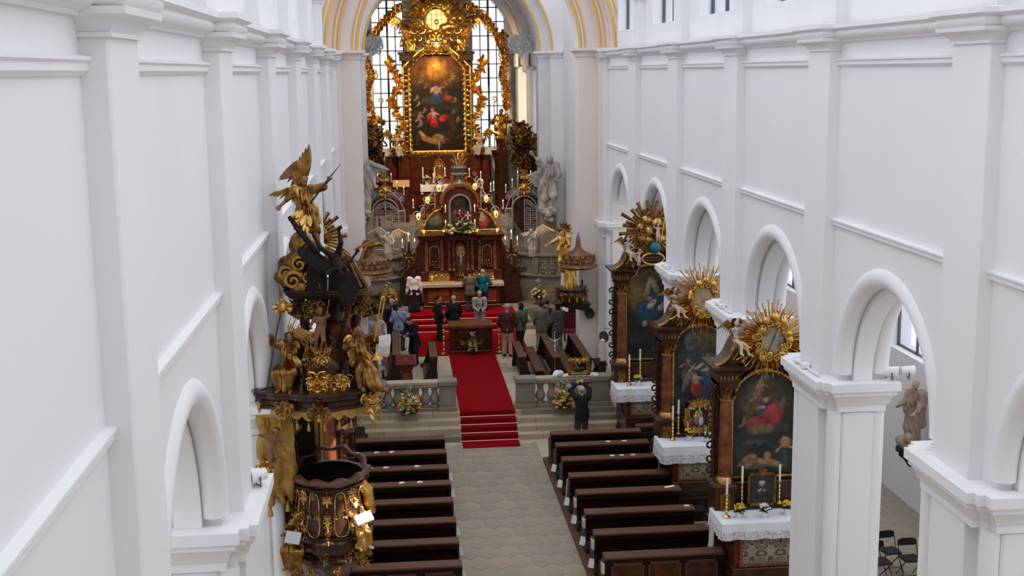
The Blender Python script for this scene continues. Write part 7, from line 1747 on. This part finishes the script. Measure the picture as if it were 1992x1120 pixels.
def side_shrine(side):
    s = 1 if side == 'right' else -1; x = CX+s*3.55
    t = thing('canopied_statue', 'gilt statue under a carved bronze canopy on the %s chancel arch pier' % side, 'statue', (x, 41.75, 0), 0)
    d = MB().lathe([(.1, 2.85), (.3, 3.0), (.44, 3.12), (.5, 3.3), (.44, 3.44), (.5, 3.5), (.48, 3.56), (.3, 3.58)], 18, c=(-.2, 0, 0)); db = obj('base_drum', d, 'walnut', t, smooth=40)
    g = MB()
    for k in range(6): a = rad(-170+32*k); rocaille(g, (-.2+.48*math.cos(a), .48*math.sin(a), 3.3), .3, .3, (-math.sin(a), math.cos(a), 0), (0, 0, 1), (math.cos(a), math.sin(a), 0), seed=k, n=3)
    obj('drum_ornament', g, 'gold_dark', db, smooth=40)
    q = [('c', (-.24, -.02, 3.56), (-.22, 0, 4.25), .22, .17, (.03, 9, (-.22, 0, 3.9), 1)), ('c', (-.3, -.12, 3.58), (-.15, -.05, 4.2), .1, .12, (.02, 7, (-.22, 0, 3.9), 2))]
    obj('gilt_drapery', sdf_mesh('gilt_drapery', q, .025, .05), 'gold_bright', t)
    c = MB().lathe([(.1, 4.2), (.52, 4.22), (.6, 4.27), (.62, 4.33), (.56, 4.38), (.52, 4.42), (.58, 4.50), (.56, 4.62), (.46, 4.72), (.26, 4.80), (.12, 4.92), (.07, 5.15), (.09, 5.2), (.05, 5.3), (.01, 5.48)], 20, c=(.05, 0, 0)); co = obj('canopy', c, 'bronze_flesh', t, smooth=40)
    g = MB(); g.tube(circ((.05, 0, 4.31), .62, 24, (1, 0, 0), (0, 1, 0)), .045, 6, closed=True)
    for k in range(9): a = rad(-180+22.5*k); rocaille(g, (.05+.55*math.cos(a), .55*math.sin(a), 4.58), .24, .26, (-math.sin(a), math.cos(a), 0), (0, 0, 1), (math.cos(a), math.sin(a), .2), seed=k+3, n=3)
    obj('canopy_carving', g, 'gold_dark', co, smooth=40)
    if s > 0:
        fg = statue('gilt_woman', '', '', (-.42, .15, 4.1), rad(-25), 1.45, dict(hand_r=(-.42, -.2, .62), hand_l=(.1, -.2, .62), look=-20, side=-6), ('flesh', 'gold_bright', 'gold_bright', 'gold_dark'), parent=t, seed=4, female=1)[0]
        g = MB(); rays(g, (.0, .0, 1.44), .06, .32, 16, (1, 0, 0), (0, 0, 1), (0, -1, 0), a0=-20, a1=200, w=.05); obj('ray_crown', g, 'gold_dark', fg)
    else:
        g = MB(); g.scroll((-.1, -.1, 5.2), .22, 1.4, (1, 0, 0), (0, 0, 1), 0, w=.2); g.tube([(-.3, -.1, 4.7), (-.1, -.12, 5.2), (.3, -.1, 5.25), (.45, -.1, 5.2)], [.1, .09, .08, .04], 8); obj('finial_scroll', g, 'gold_dark', t, smooth=50)
    for k, xx in enumerate((-.75, .3)): statue('putto', '', '', (xx, -.1, 3.0), rad(20-50*k), .6, dict(hand_r=(-.2, -.1, .8), hand_l=(.2, -.12, .75), lean=5), ('bronze_flesh',)*4, parent=t, nude=True, child=True, seed=k, vox=.015)
    obj('bracket', MB().prism([(-.6, 2.9), (.3, 2.7), (.5, 2.95), (-.9, 3.0)] if s > 0 else [(-.3, 2.7), (.5, 2.9), (.6, 3.0), (-.6, 2.95)], -.05, .5, 'y'), 'dark_wood', t)
side_shrine('right'); side_shrine('left')
for x, l in ((.66, 'left'), (4.8, 'right')):
    t = thing('triple_candelabrum', 'dark gilt pyramid candelabrum with three lit candles %s of the central altar' % l, 'candelabrum', ((x+.27 if l == 'left' else x-.27)*0+(CA-2.2 if l == 'left' else CA+2.2), 52.1, 2.78))
    g = MB().lathe([(.14, 0), (.1, .2), (.06, .5), (.05, .9), (.06, 1.1)], 10); rocaille(g, (0, -.1, .5), .5, .8, (1, 0, 0), (0, 0, 1), (0, -1, 0), seed=7, n=7); g.tube([(-.26, 0, .85), (0, -.02, .5), (.26, 0, .85)], .025, 6); obj('stem', g, 'gold_dark', t, smooth=40)
    for a, b in ((-.26, .85), (0, 1.12), (.26, .85)): c = obj('candle', MB().lathe([(.05, b), (.022, b+.02), (.022, b+.24)], 8, c=(a, 0, 0)), 'wax', t); obj('flame', MB().lathe([(.002, b+.24), (.02, b+.3), (.002, b+.4)], 6, c=(a, 0, 0)), 'flame', c)
bouquet('tall white and yellow flowers in a terracotta pot below the right stair parapet', (5.86, 51.3, 1.15), .75, .95, seed=31, nf=36, pot='terracotta', mix=('white_petal', 'yellow_petal'))
bouquet('orange and yellow flowers in a terracotta pot below the left stair parapet', (-.5, 51.3, 1.15), .8, 1.0, seed=32, nf=40, pot='terracotta', mix=('orange_petal', 'yellow_petal'))
for s, nm in ((-1, 'left'), (1, 'right')): a, b = sorted((CA+s*2.6, CA+s*4.2)); struct('parapet_step', MB().bbox(a, b, 50.6, 52.2, .6, 1.15, .03), 'stone_dark', plat)

# ------------------------------------------------------------------ high altar in the apse
HC = 2.36; HY = 70.4
t = thing('high_altar', 'towering gilt high altar with dark painting and glowing round window in the apse', 'altar', (HC, HY, 3.0))
def zz(z): return z-3.0
tb = obj('predella_wall', MB().bbox(-3.0, 3.0, -.2, .6, 0, zz(6.3), .03), 'walnut', t)
tb2 = obj('predella_wall', MB().bbox(-2.3, 2.4, -.6, .2, 0, zz(6.4), .04), 'cherry_wood', t)
for x in (-2.65, -1.9, -1.3, 1.4, 2.0, 2.65):
    y0 = -.63 if abs(x) < 2.3 else -.23
    pn = obj('wall_panel', MB().bbox(x-.25, x+.25, y0, y0+.05, zz(4.3), zz(6.0), .01), 'cherry_wood', t)
    b = MB().tube([(x-.27, y0, zz(4.28)), (x+.27, y0, zz(4.28)), (x+.27, y0, zz(6.02)), (x-.27, y0, zz(6.02))], .016, 5, closed=True, up=(0, 1, 0)); obj('panel_border', b, 'gold_dark', pn)
g = MB(); 
for x in np.linspace(-3.2, 3.3, 9): rocaille(g, (x, -.7 if abs(x) < 2.3 else -.3, zz(6.35)), .5, .25, (1, 0, 0), (0, 0, 1), (0, -1, 0), seed=int(x*7)+30, n=3)
obj('cornice_gilding', g, 'gold_dark', t, smooth=40)
tbn = obj('tabernacle', MB().lathe([(.45, zz(4.2)), (.42, zz(5.6)), (.3, zz(6.0)), (.05, zz(6.2))], 18, c=(.02, -.7, 0), sy=.7), 'amber_wood', t, smooth=40)
g = MB(); rocaille(g, (.02, -1.05, zz(5.85)), .5, .4, (1, 0, 0), (0, 0, 1), (0, -1, 0), seed=3, n=5); obj('tabernacle_gilding', g, 'gold_bright', tbn, smooth=40)
# frame and picture
FW, FH, FZ = 2.92, 5.4, 6.66
hp = Paint(90, 160, (.016, .010, .007), 50, .5)
_r = random.Random(77)
for _ in range(34): hp.blob(_r.uniform(.05, .95), _r.uniform(.04, .72), _r.uniform(.04, .11), _r.uniform(.03, .07), _r.choice(((.05, .026, .016), (.07, .025, .012), (.03, .03, .028), (.08, .045, .025))), .7, _r.uniform(-60, 60), .8)
hp.blob(.5, .80, .42, .26, (.22, .075, .015), 1.3).blob(.5, .83, .2, .17, (.70, .30, .035), .9).blob(.5, .845, .1, .085, (1., .55, .08), .8)
for u, v, h, c in ((.22, .72, .2, (.42, .22, .14)), (.3, .66, .16, (.34, .2, .14)), (.78, .74, .22, (.45, .32, .22)), (.66, .66, .2, (.48, .28, .18)), (.1, .53, .2, (.5, .3, .2)), (.16, .47, .16, (.5, .32, .22)), (.85, .5, .18, (.36, .2, .1)), (.27, .4, .2, (.46, .24, .14)), (.14, .33, .22, (.45, .3, .22)), (.17, .26, .16, (.4, .34, .28)), (.88, .3, .2, (.48, .3, .2)), (.8, .38, .16, (.35, .25, .2)), (.6, .08, .22, (.38, .2, .1))): hp.putto(u+_r.uniform(-.03, .03), v, h*_r.uniform(.7, 1.1), tuple(q*_r.uniform(.35, .75) for q in c), _r.uniform(-70, 70))
hp.person(.48, .57, .34, (.05, .10, .17), (.55, .36, .24), 0, 1, (.34, .26, .2)).blob(.5, .51, .13, .10, (.03, .055, .10), .6).blob(.7, .53, .08, .05, (.30, .05, .025), .6).blob(.48, .615, .1, .05, (.45, .34, .24), .6)
hp.person(.42, .34, .34, (.5, .03, .02), (.55, .36, .26), 6).blob(.62, .32, .10, .06, (.42, .025, .02), .5, 20).blob(.43, .26, .07, .07, (.36, .02, .02), .5, -30).blob(.42, .35, .05, .05, (.3, .36, .34), .5).blob(.34, .32, .05, .09, (.34, .02, .015), .6, -20)
hp.blob(.34, .09, .16, .05, (.42, .2, .09), .6, -20).blob(.5, .11, .1, .08, (.42, .24, .12), .6).blob(.24, .13, .14, .035, (.38, .2, .1), .6, -45).blob(.52, .03, .012, .08, (.4, .34, .24), .5)
hf = lambda u: 1-(.02+.16*((abs(u-.5)*2-.45)/.55)**1.2*FW/2.92*1.0 if abs(u-.5)*2 > .45 else .02*(abs(u-.5)*2/.45)**2)
hp.C *= .8
hp.obj('altar_painting', t, hf, -.3, FW, FH, -FW/2, zz(FZ))
obj('retable_board', MB().bbox(-1.95, 1.95, -.22, .3, zz(6.4), zz(11.9), .03), 'dark_wood', t)
PP = frame_path(hf, -FW/2-.12, zz(FZ)-.12, FW+.24, FH+.2, -.3, 60); PQ = [PP[0]]
for q in PP[1:]:
    if np.linalg.norm(np.array(q)-np.array(PQ[-1])) > .05: PQ.append(q)
fr = MB().tube(PQ, .13, 7, closed=True, up=(0, 1, 0)); fr.tube([(x*1.19, y-.04, (z-zz(9.3))*1.055+zz(9.3)) for x, y, z in PQ], .07, 6, closed=True, up=(0, 1, 0))
rnd = random.Random(3)
for i in range(0, len(PQ)): 
    x, y, z = PQ[i]; q = 1.09
    fr.petal((x*q, y-.12, z), (rnd.uniform(-1, 1), -.4, rnd.uniform(-1, 1)), (0, -1, 0), .24, .14, curl=.3, n=4)
for z in np.arange(6.7, 11.2, .28):
    for s in (-1, 1):
        for dx in (-.09, .12): fr.scroll((s*(1.62+dx), -.42, zz(z+dx)), .11, 1.3, (s, 0, 0), (0, 0, 1), rnd.uniform(0, 6), w=.24, n=5, seg=9)
for x in np.arange(-1.5, 1.6, .26): fr.scroll((x, -.45, zz(6.5)), .1, 1.3, (1, 0, 0), (0, 0, 1), x*3, w=.24, n=5, seg=9)
obj('gilt_frame', fr, 'gold_bright', t, smooth=50)
# open gilt leaf scrolls at the sides of the frame
for s in (-1, 1):
    g = MB(); pts = [(1.95, 6.7), (2.2, 7.4), (2.0, 8.2), (2.35, 8.9), (2.55, 9.4), (2.2, 10.0), (2.1, 10.6), (2.5, 11.1), (2.6, 11.6)]
    g.tube([(s*a, -.2, zz(b)) for a, b in smooth_path(pts, 4)], .09, 7)
    for i, (a, b) in enumerate(smooth_path(pts, 3)):
        for q in range(3): an = i*1.3+q*1.7; g.petal((s*a, -.25, zz(b)), (s*math.cos(an)*1.0, -.3, math.sin(an)), (0, -1, 0), .42, .2, curl=.4, n=4)
        g.scroll((s*(a+.12*math.cos(i)), -.28, zz(b)), .14, 1.4, (s, 0, 0), (0, 0, 1), i*1.1, w=.2, n=5, seg=9)
    obj('side_scrolls', g, 'gold_bright', t, smooth=50)
    a, b = sorted((s*1.2, s*2.15)); e = MB().bbox(a, b, -.6, .3, zz(11.95), zz(12.1), .03).bbox(a+.08, b-.08, -.5, .3, zz(11.6), zz(11.95), .03); obj('cornice_piece', e, 'dark_wood', t)
    sa = statue('seated_angel', '', '', (s*1.55, -.4, zz(12.1)), rad(-s*20), 2.1, dict(SIT, hand_r=(-.3, -.2, .75), hand_l=(.3, -.2, .8), look=-s*20), ('flesh', 'gold_bright', 'gold_bright', 'gold_dark'), parent=t, seed=3+s)[0]
    wing(sa, (s*.1, .2, 1.3), s, .9, 1.0, 'gold_bright', lift=1)
    v = MB(); v.scroll((s*1.3, -.2, zz(12.6)), .5, 1.4, (s, 0, 0), (0, 0, 1), 0, w=.22, n=7, seg=12); rocaille(v, (s*1.0, -.4, zz(13.1)), .8, 1.2, (1, 0, 0), (0, 0, 1), (0, -1, 0), seed=5, n=7); obj('upper_volute', v, 'gold', t, smooth=50)
    ga = statue('kneeling_angel', '', '', (s*2.35, -.7, zz(6.35)), rad(-s*30), 1.5, dict(SIT, hand_r=(-.2, -.3, .6), hand_l=(.2, -.3, .6)), ('flesh', 'marble_white', 'gold_bright', 'gold_dark'), parent=t, seed=7+s)[0]
    wing(ga, (s*.1, .15, .95), s, .6, .8, 'gold_bright', lift=1)
g = MB(); g.lathe([(.62, 0), (.58, .06), (.3, .1)], 26, sy=.62, T=np.array([[1, 0, 0], [0, 0, -1], [0, 1, 0]]), c=(.02, -.5, zz(12.5))); rocaille(g, (.02, -.6, zz(12.5)), 1.5, .9, (1, 0, 0), (0, 0, 1), (0, -1, 0), seed=8, n=9); ct = obj('cartouche', g, 'gold_bright', t, smooth=40)
ov = MB().lathe([(.38, 0), (.36, .03), (.02, .04)], 24, sy=.5, T=np.array([[1, 0, 0], [0, 0, -1], [0, 1, 0]]), c=(.02, -.62, zz(12.5))); obj('cartouche_oval', ov, 'dark_wood', ct)
l = MB()
for k in range(2):
    for q in range(9): l.box(-.24+.058*q, -.215+.058*q, -.68, -.66, zz(12.52)-.11*k, zz(12.6)-.11*k)
obj('cartouche_letters', l, 'silver', ct)
gw = obj('glory_window', MB().lathe([(.56, 0), (.56, .06)], 32, T=np.array([[1, 0, 0], [0, 0, -1], [0, 1, 0]]), c=(.06, -.3, zz(13.85))), 'glory_window', t)
b = MB()
for x in (-.28, 0, .28): b.box(.06+x-.015, .06+x+.015, -.39, -.37, zz(13.85)-math.sqrt(.55**2-x*x), zz(13.85)+math.sqrt(.55**2-x*x)); b.box(.06-math.sqrt(.55**2-x*x), .06+math.sqrt(.55**2-x*x), -.39, -.37, zz(13.85)+x-.012, zz(13.85)+x+.012)
b.tube(circ((.06, -.38, zz(13.72)), .1, 14), .03, 5, closed=True); obj('window_bars', b, 'dark_wood', gw)
g = MB(); rays(g, (.06, -.15, zz(13.9)), .62, 2.3, 44, (1, 0, 0), (0, 0, 1), (0, -1, 0), 4, w=.07); obj('glory_rays', g, 'gold', t)
pts = [(.06+.85*math.cos(a), -.25, zz(13.9)+.85*math.sin(a)) for a in np.arange(0, 6.2, .45)]+[(.06+1.35*math.cos(a), -.15, zz(14.0)+1.3*math.sin(a)) for a in np.arange(0, 3.3, .5)]
clouds('glory_clouds', pts, .34, 9, 'gold_bright', t, vox=.05)
g = MB(); rnd = random.Random(12)
for i in range(46): a = rnd.uniform(-.3, 3.5); q = rnd.uniform(.75, 1.9); g.scroll((.06+q*math.cos(a), -.55, zz(13.9)+q*math.sin(a)), rnd.uniform(.12, .24), 1.4, (1, 0, 0), (0, 0, 1), a*3, w=.24, n=5, seg=9); g.petal((.06+q*math.cos(a), -.5, zz(13.9)+q*math.sin(a)), (math.cos(a), -.4, math.sin(a)), (0, -1, 0), .45, .22, curl=.3, n=4)
obj('glory_scrolls', g, 'gold', t, smooth=50)
# outer gilt trees of ornament with statues in front of the windows' edges
for s, l in ((-1, 'left'), (1, 'right')):
    X = HC+s*3.6; t = thing('gilt_figure_pier', 'dark gilt saint under a tall carved branch, %s of the high altar painting' % l, 'statue', (X, 69.9, 3.0))
    obj('pedestal', MB().lathe([(.55, 0), (.5, .2), (.42, .5), (.42, 3.1), (.55, 3.3), (.6, 3.6)], 16), 'walnut', t, smooth=40)
    statue('saint', '', '', (0, -.1, 3.6), rad(-s*25), 2.3, dict(hand_r=(-.2, -.2, .66), hand_l=(.18, -.2, .75), look=-s*15), ('bronze_flesh', 'gold_dark', 'gold', 'gold_dark'), parent=t, seed=5+s, hair='beard')
    obj('crozier', MB().tube([(-s*.42, -.3, 3.65), (-s*.42, -.3, 6.3)], .03, 6).scroll((-s*.42, -.3, 6.45), .17, 1.3, (1, 0, 0), (0, 0, 1), -1.5, w=.2), 'gold', t, smooth=50)
    g = MB(); br = [(.25, 6.0), (.3, 7.0), (.05, 7.8), (.25, 8.6), (.0, 9.4), (-.35, 10.2), (-.9, 10.9), (-1.6, 11.5)]
    g.tube([(s*a, 0, b) for a, b in smooth_path(br, 4)], [.16]*29, 8)
    for i, (a, b) in enumerate(smooth_path(br, 3)):
        for q in range(4): an = i*1.7+q*1.57; g.petal((s*a, -.1, b), (math.cos(an), -.4, math.sin(an)+.3), (0, -1, 0), .34, .26, curl=.4, n=4)
        g.scroll((s*a+.2*math.cos(i), -.2, b), .2, 1.4, (s, 0, 0), (0, 0, 1), i*1.3, w=.22, n=6, seg=9)
    obj('carved_branch', g, 'gold', t, smooth=50)
    statue('branch_angel', '', '', (s*.1, -.2, 9.0), rad(-s*30), 1.3, dict(hand_r=(-.3, -.1, .9), hand_l=(.25, -.1, .7)), ('bronze_flesh', 'gold_dark', 'gold_dark', 'gold_dark'), parent=t, seed=9)
t = thing('high_mensa', 'white cloth covered altar table before the high altar', 'altar', (2.3, 67.2, 3.0))
obj('table', MB().bbox(-1.0, 1.1, 0, 1.2, 0, 1.85, .02), 'cherry_wood', t); obj('table_cloth', MB().bbox(-1.06, 1.16, -.06, 1.2, 1.85, 1.9, .01).box(-1.06, 1.16, -.08, -.05, 1.55, 1.88), 'linen', t)
obj('gradine', MB().bbox(-1.0, .7, .6, 1.0, 1.9, 2.15, .02), 'amber_wood', t)
for i, x in enumerate((1.3, 1.95, 3.3)): candlestick('tall white candle %s on the white cloth altar table' % ('at the left end', 'in the middle', 'at the right end')[i], (x+.1, 67.6, 4.905), .35, 'high altar candles', .6, cr=.04, k=1.4)
potted('pale flowers at the left end of the white cloth altar table', (1.62, 67.35, 4.905), 1.8, 'white_petal', name='potted_flower'); potted('yellow flowers in front of the tabernacle on the white cloth table', (2.3, 67.35, 4.905), 1.8, 'yellow_petal', name='potted_flower')
t = thing('choir_lectern', 'reddish wooden lectern with open book left of the white cloth altar table', 'lectern', (.2, 66.5, 3.0))
obj('desk', MB().prism([(-.4, 0), (.4, 0), (.36, 1.5), (.45, 1.9), (-.45, 1.9), (-.36, 1.5)], -.25, .25, 'y'), 'cherry_wood', t); obj('book', MB().merge(MB().bbox(-.45, .45, -.3, .3, 0, .06, .01), TR.T, (0, -.05, 2.05)), 'tan_trouser', t)
# choir stalls along the walls
for s, l in ((-1, 'left'), (1, 'right')):
    xw = -1.95 if s < 0 else 6.9
    t = thing('choir_stalls', 'dark carved choir stalls with gilt tops along the %s choir wall' % l, 'stalls', (xw, 62.5, 3.0))
    a, b = sorted((0, -s*.7)); obj('back_wall', MB().bbox(min(0, -s*.12), max(0, -s*.12), -5.5, 5.5, 0, 4.2, .03), 'dark_wood', t); obj('seat_row', MB().bbox(a, b, -5.5, 5.5, 0, 1.1, .03), 'pew_wood', t)
    for k in range(7):
        y = -5+1.65*k; obj('stall_pilaster', MB().bbox(min(0, -s*.25), max(0, -s*.25), y-.1, y+.1, 1.1, 4.1, .02), 'walnut', t)
        g = MB(); rocaille(g, (-s*.2, y, 4.5), .9, 1.0, (0, 1, 0), (0, 0, 1), (-s, 0, 0), seed=k, n=6); obj('gilt_top', g, 'gold_dark', t, smooth=40)
    for k in range(6): y = -4.2+1.65*k; obj('stall_panel', MB().bbox(min(-s*.12, -s*.16), max(-s*.12, -s*.16), y-.5, y+.5, 1.4, 3.9, .02), 'walnut', t)
    g2 = thing('stall_crown_figure', 'dark gilt figure group crowning the %s choir stalls' % l, 'statue', (xw-s*.7, 60.5, 7.2))
    obj('perch', MB().lathe([(.2, 0), (.35, .1), (.3, .2)], 12), 'dark_wood', g2)
    statue('figure', '', '', (0, 0, .2), rad(-s*40), 1.5, dict(SIT, hand_r=(-.2, -.2, .8), hand_l=(.2, -.2, .6)), ('bronze_flesh', 'gold_dark', 'gold_dark', 'gold_dark'), parent=g2, seed=2)
    g = MB(); 
    for k in range(3): rocaille(g, (-s*.1, .1, -.4-.7*k+1.2), .9, .9, (1, 0, 0), (0, 0, 1), (0, -1, 0), seed=k+20, n=7)
    obj('carving', g, 'gold_dark', g2, smooth=40)
    rl = thing('stucco_cartouche', 'grey stucco wreath cartouche on the %s choir wall below the vault' % l, 'relief', (CC+s*3.55, 59.0, 12.15))
    g = MB(); rocaille(g, (0, 0, 0), 1.0, 1.0, (1, 0, 0), (0, 0, 1), (0, -1, 0), seed=17, n=9); g.tube(circ((0, 0, 0), .35, 18), .07, 6, closed=True); obj('stucco', g, 'plaster_choir', rl, smooth=40)
